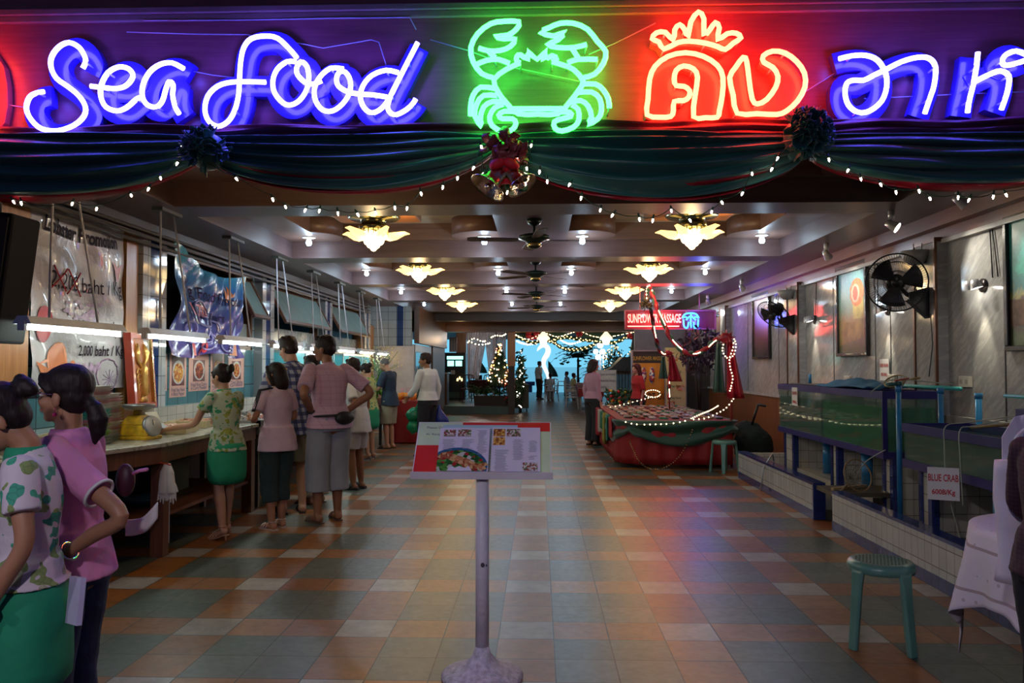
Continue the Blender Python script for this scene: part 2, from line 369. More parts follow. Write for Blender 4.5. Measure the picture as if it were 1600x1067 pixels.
# --- ceiling, side soffits, beams, coffer ledges
mb = MB(); mb.box(XL-.15, XR+.15, FY+.1, 25.2, ZC, ZC+.1); struct('ceiling', mb, cream_m)
mb = MB(); mb.box(XL, CX-3.2, FY+.1, 25.2, ZB, ZC); struct('trim_20', mb, soff_m)
mb = MB(); mb.box(CX+3.2, XR, FY+.1, 25.2, ZB, ZC); struct('trim_21', mb, soff_m)
BY = [3.6+3.43*i+.0 for i in range(0, 7)]      # beam fronts
BY = [7.03+3.43*i for i in range(-1, 5)]
for k, y in enumerate(BY):
    mb = MB(); y0 = max(y, FY+.1)
    if y+.5 > y0: mb.box(CX-3.2, CX+3.2, y0, y+.5, ZB, ZC)
    if mb.v: struct('trim_%d' % (22+k), mb, beam_m)
mb = MB(); mb.box(CX-.43, CX+.43, FY+.1, 25, 3.13, ZC); struct('trim_30', mb, soff_m)
drum_m = wood('ledge_wood', (.12, .065, .05), (.18, .10, .075), .4, .6, 'X')
ROWS = [y+3.07 for y in BY[:5]]                # downlight rows, just before the next beam
for k in range(len(BY)-1):
    y0, y1 = max(BY[k]+.5, FY+.1), BY[k+1]; mb = MB(); z0 = 3.15
    for x0, x1 in ((CX-3.2, CX-2.75), (CX+2.75, CX+3.2)): mb.box(x0, x1, y0, y1, z0, ZC)
    mb.box(CX-2.75, CX+2.75, y1-.07, y1, z0, ZC); mb.box(CX-2.75, CX+2.75, y0, y0+.05, z0+.1, ZC)
    for x in (-2.87, -.62, .62, 2.87): mb.cyl((CX+x, y1-.33, z0+.002), (CX+x, y1-.33, ZC-.002), .42, n=40, sm=True)
    struct('trim_%d' % (31+k), mb, drum_m)
# --- end of the hall: lintel, bulkhead wall on the left with stripes, wooden wall beyond
mb = MB(); mb.box(XL, XR, 24.6, 25.2, 2.56, ZC); struct('trim_40', mb, beam_m)
mb = MB(); mb.box(XL, XR, 22.0, 22.4, 2.75, ZC); struct('trim_41', mb, dark_m)
tB = tile_mat('bulkhead_tile', (.34, .44, .52), (.40, .50, .58), (.1, .12, .14), (.2, .2), 'XZ', .1); tBb = tile_mat('bulkhead_tile_blue', (.02, .05, .17), (.03, .07, .22), (.01, .02, .05), (.2, .2), 'XZ', .1)
mb = MB(); mb.box(XL, -3.39, 19.0, 19.15, 0, ZB); mb.m = 1; mb.box(-3.39, -3.24, 19.0, 19.15, 1.9, ZB); mb.m = 0; mb.box(-3.24, -3.05, 19.0, 19.15, 1.9, ZB); mb.box(-3.39, -3.05, 19.01, 19.15, 0, 1.9)
struct('wall_bulkhead', mb, [tB, tBb])
wd = wood('dark_panel_wood', (.06, .026, .014), (.10, .045, .022), .4, 1, 'Z')
mb = MB(); mb.box(-3.0, -2.88, 19.15, 25.0, 2.05, ZB); mb.box(XL, -2.95, 22.2, 25.0, 0, 2.05); struct('wall_panel', mb, wd)
# --- raised terrace room at the back left
plank = wood('terrace_boards', (.16, .13, .13), (.26, .21, .20), .3, 1, 'X')
mb = MB(); mb.box(-9, -.86, 25.0, 46, 0, .25); struct('floor_terrace', mb, [plank])
mb = MB(); mb.box(-9, -.86, 24.97, 25.0, 0, .25); struct('trim_42', mb, mat('step_riser', (.05, .09, .09), .5))
orn = wood('orange_post_wood', (.26, .10, .03), (.38, .16, .05), .4, 1, 'Z')
mb = MB(); mb.box(-.98, -.74, 24.9, 25.2, 1.5, 2.6); mb.m = 1; mb.box(-.96, -.76, 24.92, 25.18, 0, 1.5); struct('trim_43', mb, [orn, dark_m])
mb = MB(); mb.box(-9, 8, 25.2, 45, 3.0, 3.1); struct('ceiling_terrace', mb, wd)
mb = MB(); mb.box(-9, -8.8, 25.2, 44, 0, 3.0); struct('wall_terrace', mb, wd)
# --- right of the opening: pale wall end and dark door panel
mb = MB(); mb.box(2.96, XR, 25.0, 25.2, 0, 2.6); mb.box(4.6, 4.72, 25.2, 36, 0, 3.0); struct('wall_end', mb, mat('pale_end_wall', (.30, .32, .38), .6))
mb = MB(); mb.box(2.18, XR, 18.3, 18.45, 0, 2.6); struct('wall_partition', mb, mat('grey_partition', (.16, .14, .15), .5))
# --- sea, beach
mb = MB(); mb.add([(-500, 60, -.9), (500, 60, -.9), (500, 1800, -.9), (-500, 1800, -.9)], [(0,1,2,3)]); struct('sea', mb, mat('sea_water', (.05, .22, .30), .12, bump=.3, bs=.6, vs=.05))
mb = MB(); mb.add([(-60, 46, -.4), (60, 46, -.4), (60, 62, -.95), (-60, 62, -.95)], [(0,1,2,3)]); struct('beach', mb, mat('wet_sand', (.22, .24, .25), .8))
# --- fascia with the sign
n = NT('fascia_paint', .32); v = n.vec(n.math('MULTIPLY', n.X, 1.2), n.Y, n.math('MULTIPLY', n.Z, 22))
n.base(n.mix(1.0, n.ramp(n.noise(3, 6, v), [(.3, (.30, .070, .085)), (.7, (.40, .10, .115))]), n.ramp(n.noise(2.5, 3), [(.3, .75), (.7, 1.0)]), 'MULTIPLY')); n.bump(n.noise(6, 5, v), .1, .003); fascia = n.m
mb = MB(); mb.box(-8, 9, FY, FY+.12, ZB-.01, 4.6); struct('wall_front', mb, fascia)
mb = MB(); mb.box(-8, 9, FY-.03, FY, 3.62, 3.66); mb.box(-8, 9, FY-.045, FY, 3.66, 3.70); struct('trim_44', mb, mat('fascia_moulding', (.30, .15, .12), .3), bevel=.006)
mb = MB(); mb.box(-8, 9, FY-.05, FY, ZB-.03, ZB+.02); struct('trim_45', mb, mat('fascia_rail', (.28, .08, .08), .3), bevel=.006)
# ============================================================ NEON SIGN
def crop(pts, ox, k): return [(ox + x/k, y/k) for x, y in pts]
K1 = 3.2325
blue_m = mat('neon_blue', (.2, .3, .9), .3, emit=(.10, .085, 1.0), es=NEON_E*1.15)
bluet_m = mat('backing_blue', (.05, .03, .50), .22, coat=.5)
green_m = mat('neon_green', (.1, .9, .5), .3, emit=(.03, 1.0, .065), es=NEON_E*.5)
red_m = mat('neon_red', (.9, .2, .1), .3, emit=(1.0, .055, .022), es=NEON_E*1.0)
redback_m = mat('backing_red', (.75, .12, .10), .25, coat=.4)
clip_m = mat('glass_standoff', (.5, .5, .6), .2)
TY = FY-.14                                    # the tubes stand off the board
def neon(parent, name, pts, m, r=.0150, closed=False, sm=3):
    w = [PY(x, y, TY) for x, y in pts]; w = smoothline(w, sm, closed)
    mb = MB(); mb.tube(w, r, 8, closed); return mb.build(name, m, parent)
def ribbon(mb, pts, half, y0, y1, closed=False, sm=3):
    w = [PY(x, y, TY) for x, y in pts]; w = smoothline(w, sm, closed); n = len(w); L = []; R = []
    for i in range(n):
        t = w[min(i+1, n-1)] - w[max(i-1, 0)]
        if closed: t = w[(i+1) % n] - w[i-1]
        t.y = 0; t.normalize(); p = Vector((-t.z, 0, t.x)); L.append(w[i]+p*half); R.append(w[i]-p*half)
    vs = []
    for i in range(n): e_ = -.00012*i; vs += [(L[i].x, y0+e_, L[i].z), (R[i].x, y0+e_, R[i].z), (R[i].x, y1, R[i].z), (L[i].x, y1, L[i].z)]
    fs = []
    for i in range(n if closed else n-1):
        j = (i+1) % n
        for k in range(4): fs.append((4*i+k, 4*i+(k+1) % 4, 4*j+(k+1) % 4, 4*j+k))
    if not closed: fs += [(0,1,2,3), (4*n-1, 4*n-2, 4*n-3, 4*n-4)]
    mb.add(vs, fs, False)
LETN = 0
def letter(name, strokes, label, group=None, half=.062, cat='neon letter', backs=None):
    t = thing(name, label, cat, (0, 0, 0))
    if group: t['group'] = group
    global LETN; LETN += 1
    mb = MB()
    for k, s in enumerate(backs or strokes): ribbon(mb, s, half, FY-.055-.008*k-.005*(LETN % 3), FY-.001)
    mb.build('channel_backing', bluet_m, t)
    for s in strokes:
        neon(t, 'neon_tube', s, blue_m)
        for q in (s[1], s[len(s)//2], s[-2]):
            mb = MB(); a = PY(q[0], q[1], TY); mb.cyl(a, (a.x, FY-.05, a.z), .007, n=6)
            mb.tube([(a.x+.016*cos(i*pi/4), TY, a.z+.016*sin(i*pi/4)) for i in range(8)], .003, 5, True)
            mb.build('standoff', clip_m, t)
    return t
S_ = crop([(418,345),(432,315),(428,285),(400,240),(350,215),(300,235),(262,285),(258,340),(285,395),(340,435),(395,480),(430,535),(425,585),(375,632),(290,660),(210,650),(158,605),(133,548),(150,490),(190,468),(222,463)], 0, K1)
e_ = crop([(458,435),(520,442),(590,447),(640,430),(672,385),(650,348),(600,338),(545,368),(512,430),(510,490),(535,540),(590,560),(640,543),(690,500),(718,490)], 0, K1)
a_ = crop([(928,347),(870,318),(810,325),(755,365),(722,430),(720,490),(745,530),(790,540),(820,510),(838,450),(855,412),(875,430),(872,480),(885,540),(905,575)], 0, K1)
letter('neon_letter', [S_], 'large blue neon letter S at the start of the Sea Food sign')
letter('neon_letter', [e_], 'blue neon script letter e in the word Sea')
letter('neon_letter', [a_], 'blue neon script letter a in the word Sea')
f1 = crop([(530,292),(490,245),(432,193),(370,182),(300,195),(262,240),(246,310),(240,400),(235,480),(215,560),(180,615),(130,638),(85,612),(65,555),(80,485),(130,435),(200,415),(290,413),(372,415)], 300, K1)
o1 = crop([(525,312),(480,312),(430,350),(408,410),(418,470),(460,520),(500,530),(545,505),(580,450),(590,390),(580,335),(550,312),(528,345),(535,380),(570,415),(610,425),(655,408)], 300, K1)
o2 = crop([(765,348),(700,345),(645,390),(618,450),(625,510),(660,555),(710,560),(760,525),(795,470),(800,410),(775,365),(745,365),(730,395),(740,435),(790,465),(850,475),(920,480),(985,490)], 300, K1)
d1 = crop([(1042,367),(980,355),(910,380),(865,430),(850,490),(870,545),(910,570),(960,545),(1000,490),(1040,410),(1090,312),(1140,215)], 300, K1)
d2 = crop([(1040,410),(1005,480),(988,545),(1020,580),(1070,562),(1110,530),(1130,500)], 300, K1)
letter('neon_letter', [f1], 'tall looping blue neon letter F opening the word Food')
letter('neon_letter', [o1], 'first blue neon letter o of Food, touching the F')
letter('neon_letter', [o2], 'second blue neon letter o of Food, beside the d')
letter('neon_letter', [d1, d2], 'slanted blue neon letter d that ends the word Food')
t1 = crop([(165,297),(230,282),(300,280),(360,305),(400,370),(405,440),(380,510),(320,560),(260,567),(212,530),(195,470),(205,420),(240,405),(290,405),(345,378),(400,352)], 1260, K1)
t2 = crop([(400,352),(480,312),(560,290),(620,295),(652,340),(645,430),(622,500),(598,572)], 1260, K1)
t3 = [crop([(866,265),(858,340),(842,430),(822,510),(814,568)], 1260, K1), crop([(852,412),(920,378),(980,358),(1022,385),(1018,450),(1000,510),(985,552)], 1260, K1), crop([(1120,280),(1060,258),(1010,275),(988,308),(1005,330),(1060,320),(1120,300)], 1260, K1)]
letter('neon_letter', [t1], 'round curled blue neon Thai letter beside the red sign')
letter('neon_letter', [t2], 'hook-shaped blue neon Thai letter, second of the blue Thai word')
letter('neon_letter', t3, 'wide blue neon Thai letter cut by the edge of the picture')
# red neon letter that begins outside the frame
t = thing('neon_letter', 'red neon letter tube at the outer edge of the fascia before Sea', 'neon letter')
neon(t, 'neon_tube', [(-60, 60), (-18, 90), (-16, 190), (-60, 215)], red_m)
mb = MB(); ribbon(mb, [(-60, 60), (-22, 100), (-20, 180), (-60, 200)], .05, FY-.05, FY-.001); mb.build('channel_backing', redback_m, t)
# crab
C3 = lambda p: crop(p, 680, 3.234)
t = thing('neon_crab', 'green neon crab with raised claws in the middle of the sign board', 'neon crab')
crab = [
 [(430,318),(360,350),(297,402),(318,465),(360,520),(420,575),(520,577),(620,575),(680,515),(722,460),(747,410),(700,352),(650,330),(590,312)],
 [(430,318),(412,308),(412,285),(430,276),(470,302),(464,255),(515,300),(567,250),(545,305),(592,280),(614,298),(590,312)],
 [(385,550),(500,549),(645,549)],
 [(292,392),(235,372),(192,312),(180,240),(215,170),(280,120),(345,108),(425,110),(408,150),(365,178),(300,185),(345,196),(405,197),(380,235),(330,255),(270,257),(220,243)],
 [(268,258),(302,290)], [(205,327),(260,305),(320,300),(375,320)],
 [(750,392),(805,375),(850,320),(862,260),(820,210),(770,148),(700,118),(630,118),(575,140),(530,163),(600,182),(658,160),(620,202),(565,225),(620,240),(700,240),(765,225)],
 [(692,245),(722,292)], [(670,317),(720,300),(820,300)],
 [(300,447),(230,440),(192,480),(180,530),(178,585)], [(312,483),(245,482),(210,525),(200,585),(235,640),(228,600),(245,540),(290,513),(350,517)],
 [(345,527),(300,545),(275,590),(288,635),(340,665),(390,655),(408,622),(390,600),(340,600),(320,582),(350,562),(420,566)],
 [(735,425),(810,425),(850,455),(875,500),(880,545)], [(718,468),(790,465),(832,500),(840,560),(822,600),(770,630),(790,590),(772,535),(735,508),(685,515)],
 [(690,530),(722,552),(726,605),(700,642),(640,662),(605,648),(602,615),(640,600),(686,588),(680,567),(620,566)]]
for s in crab: neon(t, 'neon_tube', C3(s), green_m, .0155, sm=2)
for s in crab[:13:2]:
    for q in (C3(s)[0], C3(s)[-1]):
        mb = MB(); a = PY(q[0], q[1], TY); mb.cyl(a, (a.x, FY-.001, a.z), .006, n=6); mb.build('standoff', clip_m, t)
# crown and the two red Thai letters
C4 = lambda p: crop(p, 960, K1)
for nm, lab, cat, pts in (
 ('crown_sign', 'red neon crown above the red Thai word', 'neon crown', [(250,248),(225,212),(190,196),(212,166),(258,163),(298,205),(305,150),(330,124),(355,150),(372,186),(386,110),(425,60),(452,95),(452,178),(482,150),(510,113),(530,140),(520,203),(570,170),(615,168),(640,190),(600,218),(560,250),(520,235),(460,218),(380,208),(320,215)]),
 ('neon_letter', 'red neon block Thai letter shaped like an arch under the crown', 'neon letter', [(165,580),(170,500),(178,400),(205,335),(270,285),(360,266),(450,285),(520,330),(548,390),(545,480),(530,560),(520,592),(460,594),(400,590),(408,480),(420,390),(400,348),(350,333),(312,355),(302,400),(312,432),(352,436),(380,458),(376,490),(350,508),(302,512),(298,560),(285,588),(230,592)]),
 ('neon_letter', 'red neon block Thai letter with a curved horn, beside the rosette', 'neon letter', [(652,288),(668,310),(680,400),(696,500),(722,525),(770,502),(815,440),(826,385),(800,340),(755,315),(752,282),(800,258),(862,268),(920,310),(960,370),(962,440),(925,510),(870,560),(820,578),(720,574),(620,572),(600,480),(582,392),(612,340)])):
    t = thing(nm, lab, cat); P = C4(pts); neon(t, 'neon_tube', P, red_m, .0150, True, 2)
    w = smoothline([PY(x, y, TY) for x, y in P], 2, True)
    mb = MB(); mb.prism([(p.x*1.0, FY-.07, p.z) for p in w], (0, .069, 0)); mb.build('channel_backing', redback_m, t)
    for i in range(0, len(P), 4):
        mb = MB(); a = PY(P[i][0], P[i][1], TY); mb.cyl(a, (a.x, FY-.001, a.z), .006, n=6); mb.build('standoff', clip_m, t)
# loose wires across the board
wire_m = mat('pale_wire', (.55, .45, .5), .4)
for pts, lab in (([(-5,158),(20,165),(40,168)], 'pale wire running off the board edge to the S'), ([(198,50),(300,53),(385,54),(440,62),(505,75),(580,62),(592,66),(626,173)], 'pale wire slung over the word Food to the d'),
                 ([(225,32),(400,31),(520,28),(640,27),(650,46)], 'pale wire lying along the moulding above Sea Food'), ([(285,108),(330,117),(385,124),(436,124)], 'pale wire joining the a of Sea to the F'),
                 ([(672,62),(735,80),(800,105),(905,127)], 'thin wire slung from the d across the crab'), ([(920,85),(960,68),(1024,36)], 'thin wire rising from the crab claw to a hook by the crown'),
                 ([(1195,175),(1260,142),(1340,92)], 'wire slung from the red horned letter to the blue sign'), ([(1350,154),(1400,152),(1500,147),(1620,143)], 'thin wire crossing the lower part of the blue Thai word')):
    mb = MB(); mb.tube([PY(x, y, FY-.03-.0*i) for i, (x, y) in enumerate(pts)], .0035, 5)
    tag(mb.build('loose_wire', wire_m), lab, 'wire')
# ============================================================ SWAGS
satin = mat('green_satin', (.016, .115, .092), .36, sheen=.3, bump=.05, bs=8, var=.2, vs=2)
redsat = mat('red_satin', (.30, .006, .018), .35, bump=.05, bs=10)
def swag(x0, x1, ymid, label, e0=40, e1=40, ytop=213, skew=0):
    t = thing('swag_curtain', label, 'swag curtain', group='green satin swags under the sign board')
    a, b = PY(x0, ytop, FY-.06), PY(x1, ytop, FY-.06); sag = (ymid-ytop)/F*FY; h0 = e0/F*FY; h1 = e1/F*FY
    rnd = random.Random(int(x0)); ph = rnd.random()*6; NF = 4.5
    def fn(u, v, off=0, extra=0):
        s = (1-abs(2*u-1)**2.2)**.75; base = a.lerp(b, u); hh = (h0*(1-u)+h1*u)*(1-s)*.9
        drop = (sag+extra)*s*v**1.12 + hh*v
        w = (.22+.78*s)
        f = sin(v*NF*2*pi + ph + 1.6*sin(u*3+ph) + .5*sin(u*9))*.048*w*(1-.25*v) + .012*sin(v*17+u*11)*w
        return Vector((base.x, FY-.08-.10*s*sin(v*pi*.75)-.05*s - f + off, base.z - drop - .012*w*sin(v*NF*2*pi+ph+1)))
    mb = MB(); mb.grid(lambda u, v: fn(u, v), 64, 72); mb.build('satin_cloth', satin, t, solid=.006)
    mb = MB(); mb.grid(lambda u, v: fn(u, .78+.22*v, .035, .018), 48, 6); mb.build('red_lining', redsat, t, solid=.004)
    return t
swag(-190, 318, 322, 'green satin swag at the end of the board under the word Sea')
swag(322, 775, 306, 'green satin swag under the word Food', 34, 24)
swag(800, 1250, 311, 'green satin swag under the crab and the red crown')
swag(1268, 1700, 300, 'green satin swag under the blue Thai word')
# header gather band between board and swags
mb = MB()
def band(u, v):
    x = -8+17*u; return Vector((x, FY-.085-.02*sin(v*14+x*2)-.01*sin(v*30+x*5), ZB+.02-.10*v+.008*sin(x*7)))
mb.grid(band, 300, 10); tag(mb.build('gathered_header', mat('magenta_header_cloth', (.16, .03, .05), .4), solid=.004), 'narrow gathered cloth header along the bottom rail of the sign board', 'cloth')
def rosette(px, py, r, label, m, n=46, seed=1):
    rnd = random.Random(seed); c = PY(px, py, FY-.20); mb = MB()
    for i in range(n):
        th = rnd.uniform(0, 2*pi); ph = rnd.uniform(0, 1.45); d = Vector((sin(ph)*cos(th), -cos(ph), sin(ph)*sin(th)))
        a = d.cross(Vector((rnd.uniform(-1, 1), rnd.uniform(-1, 1), rnd.uniform(-1, 1)))).normalized(); bq = d.cross(a)
        rr = r*rnd.uniform(.32, .5)
        def pet(u, v):
            an = (u-.5)*2.6; k = rr*(.35+.65*v)
            return c + d*(r*(.45+.55*v)) + a*(k*sin(an)) + bq*(k*.55*cos(an)-k*.3) + d*(.012*sin(u*14+i))
        mb.grid(pet, 12, 4)
    mb.ell(c+Vector((0, .03, 0)), r*.75)
    o = mb.build('rosette', m, solid=.003); return tag(o, label, 'rosette')
rosette(322, 235, .145, 'ruffled dark green satin rosette between the words Sea and Food', satin, 46, 2)
rosette(1258, 211, .15, 'ruffled green satin rosette under the red horned letter', satin, 60, 5)
# bow with bells
bow = thing('christmas_bow', 'crumpled red bow pinned under the neon crab', 'bow')
rnd = random.Random(4); c = PY(790, 240, FY-.24); mb = MB()
for i in range(26):
    th = rnd.uniform(0, 2*pi); rr = rnd.uniform(.03, .13); p = c+Vector((cos(th)*rr, rnd.uniform(-.04, .03), sin(th)*rr*.75+.01)); q = Euler((rnd.uniform(0, 6), rnd.uniform(0, 6), rnd.uniform(0, 6))).to_matrix()
    mb.grid(lambda u, v: p + q @ Vector(((u-.5)*.11, .02*sin(u*7+i), (v-.5)*.055+.012*sin(u*9))), 9, 3)
mb.build('ribbon_loops', mat('dusty_red_ribbon', (.26, .05, .05), .4), bow, solid=.003)
mb = MB()
for k in range(14):
    x = c.x+rnd.uniform(-.10, .10); mb.grid(lambda u, v: Vector((x+(u-.5)*.04+.02*sin(v*5+k), c.y+.03+.01*sin(v*9), c.z-.06-.16*v*(.6+.4*sin(k*2.1)))), 3, 8)
mb.build('fir_spray', mat('dark_fir_green', (.01, .05, .02), .8), bow, solid=.004)
bell_m = mat('gilded_bell', (.85, .65, .45), .12, 1.0, var=.3, vs=25, bump=.2, bs=60)
for px, py, tl, nm in ((766, 288, -.6, 'silver gilt bell with its mouth tipped outward, under the crab bow'), (812, 285, .6, 'smaller gilt bell partly behind the other, under the crab bow')):
    bt = thing('hanging_bell', nm, 'bell'); bc = PY(px, py, FY-.27)
    ax = Vector((sin(tl), -.28, -cos(tl))).normalized(); k = 1.0 if tl < 0 else .85
    prof = [(.012, -.13), (.04, -.125), (.055, -.10), (.06, -.05), (.075, -.01), (.105, .02), (.112, .03), (.10, .022), (.07, -.01), (.05, -.05), (.04, -.1), (.0, -.115)]
    mb = MB(); mb.lathe(bc, [(r*k, z*k) for r, z in prof], 28, ax); mb.build('bell_body', bell_m, bt)
    mb = MB(); mb.ell(bc+ax*.02, .022); mb.cyl(bc-ax*.08, bc+ax*.02, .004, n=6); mb.build('clapper', bell_m, bt)
mb = MB()
for s in (-1, 0, 1):
    p = PY(788+s*7, 250, FY-.26); mb.grid(lambda u, v: p + Vector(((u-.5)*.06+.03*s*v+.01*sin(v*8+s), -.02-.02*sin(v*6), -.14*v)), 4, 10)
for s in (-1, 1):
    p = PY(788+s*10, 256, FY-.30); mb.ell(p, (.05, .03, .028), Euler((0, s*.4, 0)))
tag(mb.build('ribbon_bow', mat('bright_red_velvet', (.65, .01, .02), .6), solid=.004), 'small bright red ribbon knot holding the two bells', 'ribbon')
# fairy lights
LP = [(-40,300),(21,315),(33,317),(68,326),(113,318),(151,326),(205,305),(232,295),(251,278),(277,255),(284,230),(330,262),(369,279),(426,311),(446,323),(477,328),(499,329),(528,333),(559,335),(587,332),(617,324),(636,325),(658,302),(692,292),(715,278),(740,262),(752,229),(755,272),(793,300),(821,287),(830,227),(809,243),(823,263),(843,268),(855,283),(890,288),(908,309),(938,328),(957,336),(999,342),(1020,344),(1049,329),(1078,344),(1112,331),(1128,316),(1160,302),(1175,271),(1206,264),(1215,247),(1262,230),(1295,249),(1325,266),(1345,279),(1376,288),(1400,300),(1436,298),(1453,310),(1497,308),(1514,312),(1552,307),(1572,304),(1625,290)]
skip = {(68,326), (330,262), (1262,230)}
fl = thing('fairy_lights', 'string of small white fairy lights looping below the green swags', 'string lights')
bulb_m = mat('fairy_bulb', (1, .9, .8), .3, emit=(1.0, .80, .62), es=BULB_E*2.2); sock_m = mat('green_socket', (.01, .05, .025), .5)
YL = FY-.235; W_ = [PY(x, y-5, YL) for x, y in LP]; wr = []
for i in range(len(W_)-1):
    for j in range(4):
        t = j/4; p = W_[i].lerp(W_[i+1], t); p.z -= .012*sin(pi*t); wr.append(p)
mb = MB(); mb.tube(wr, .0025, 5); mb.build('wire', sock_m, fl)
bme = None; sme = None; k = 0
for (x, y) in LP:
    if (x, y) in skip: continue
    p = PY(x, y, YL); k += 1; q = Euler((random.uniform(-.5, .5), random.uniform(-.6, .6), 0))
    if bme is None:
        mb = MB(); mb.lathe((0,0,0), [(.0, -.017), (.0042, -.011), (.0062, -.002), (.005, .007), (.0, .009)], 8); bo = mb.build('bulb', bulb_m, fl)
        mb = MB(); mb.cyl((0, 0, .008), (0, 0, .034), .0065, .005, 8); so = mb.build('socket', sock_m, bo)
    else:
        b2 = bo.copy(); COL.objects.link(b2); b2.parent = fl; s2 = so.copy(); COL.objects.link(s2); s2.parent = b2; b2.location = p; b2.rotation_euler = q; continue
    bo.location = p; bo.rotation_euler = q
# ============================================================ CEILING LAMPS AND FANS
gilt = mat('polished_gilt', (.55, .42, .16), .2, 1.0)
brasspl = mat('brass_canopy_green', (.22, .22, .12), .18, .9)
petal_m = mat('lit_glass_petal', (.9, .7, .35), .3, emit=(1.0, .60, .20), es=2.4)
bloom_m = mat('lit_glass_cluster', (1, .85, .5), .3, emit=(1.0, .76, .36), es=7.0)
plaq_m = wood('plaque_wood', (.25, .10, .03), (.36, .15, .05), .4, 1, 'X')
def chandelier(x, y, label):
    t = thing('chandelier', label, 'chandelier', (x, y, 0), group='flower chandeliers in the ceiling coffers')
    mb = MB(); mb.box(-.48, .48, -.42, .42, 3.20, ZC); mb.build('wood_plaque', plaq_m, t, bevel=.01)
    mb = MB(); mb.lathe((0,0,0), [(0, 3.2), (.28, 3.2), (.30, 3.185), (.27, 3.16), (.15, 3.15), (.14, 3.10), (.17, 3.09), (.17, 3.05), (.05, 3.03), (0, 3.03)], 32); mb.build('ceiling_canopy', brasspl, t)
    mb = MB()
    for i in range(18): a = 2*pi*i/18; mb.cyl((.16*cos(a), .16*sin(a), 3.06), (.16*cos(a), .16*sin(a), 2.98), .006, n=5)
    mb.lathe((0,0,0), [(0, 3.03), (.04, 3.03), (.05, 2.95), (.02, 2.9), (0, 2.9)], 14); mb.build('gilt_stem', gilt, t)
    for i in range(5):
        a = 2*pi*i/5 + .3; d = Vector((cos(a), sin(a), 0)); b = Vector((0,0,2.99)) + d*.08; e = Vector((0,0,2.985)) + d*.25
        mb = MB(); ax = (e-b).normalized()
        mb.tube([b, b+d*.05+Vector((0,0,-.02)), b+d*.1+Vector((0,0,-.02)), e+d*.0, e+d*.10+Vector((0,0,.035)), e+d*.16+Vector((0,0,.03))], [.012, .032, .050, .046, .024, .004], 10)
        mb.build('glass_petal', petal_m, t)
    mb = MB()
    for (r, z, n, s) in ((.10, 2.97, 8, .05), (.075, 2.92, 7, .045), (.04, 2.88, 5, .042), (0, 2.85, 1, .045)):
        for i in range(n): a = 2*pi*i/n + z*9; mb.ell((r*cos(a), r*sin(a), z), (s, s, s*1.1), nu=8, nv=6)
    mb.build('glass_flower_cluster', bloom_m, t)
    lamp('POINT', 'chandelier_bulb', (0, 0, 2.73), CHAND_W, (1.0, .68, .34), .08, t)
    lamp('POINT', 'chandelier_uplight', (0, -.0, 3.02), 2.4, (1.0, .62, .25), .05, t).location = (.34, .0, 3.06)
    return t
ord_ = ['nearest the street', 'second from the street', 'third from the street', 'fourth from the street']
CY = [y+.5+1.44 for y in BY[1:5]]
c0 = None
for k, y in enumerate(CY):
    for sx, w in ((-1.80, 'on the seafood counter side'), (1.78, 'on the fish tank side')):
        lab = 'gilt chandelier with glass flower shades, %s, %s' % (ord_[k], w)
        if c0 is None: c0 = chandelier(CX+sx, y, lab)
        else: dup(c0, (CX+sx, y, 0), label=lab)
bulbc = mat('cool_bulb', (.9, .95, 1), .3, emit=(.55, .80, 1.0), es=26)
def downlight(x, y, label):
    t = thing('downlight', label, 'downlight', (x, y, 3.15), group='cool white downlights in the ceiling coffers')
    mb = MB(); mb.lathe((0,0,0), [(0, -.001), (.085, -.001), (.085, -.012), (.055, -.016), (.045, -.004), (0, -.004)], 24); mb.build('trim_ring', mat('lamp_ring_white', (.8, .8, .8), .3), t)
    mb = MB(); mb.lathe((0,0,0), [(.02, -.01), (.022, -.03), (.034, -.06), (.036, -.085), (.025, -.105), (0, -.11)], 14); mb.build('bulb', bulbc, t)
    lamp('POINT', 'downlight_glow', (0, 0, -.30), DOWN_W, (.62, .80, 1.0), .04, t)
    return t
d0 = None
names = ['by the counter side soffit', 'beside the fan spine on the counter side', 'beside the fan spine on the tank side', 'by the tank side soffit']
for k, y in enumerate(ROWS[1:]):
    for j, x in enumerate((-2.87, -.62, .62, 2.87)):
        lab = 'cool white downlight %s, row %s' % (names[j], ord_[k] if k < 4 else 'at the back')
        if d0 is None: d0 = downlight(CX+x, y, lab)
        else: dup(d0, (CX+x, y, 3.15), label=lab)
dup(c0, (CX-1.80, BY[0]+1.94, 0), label='gilt chandelier hidden behind the swag under the word Food')  # extra chandelier added out of sight to brighten the first beam
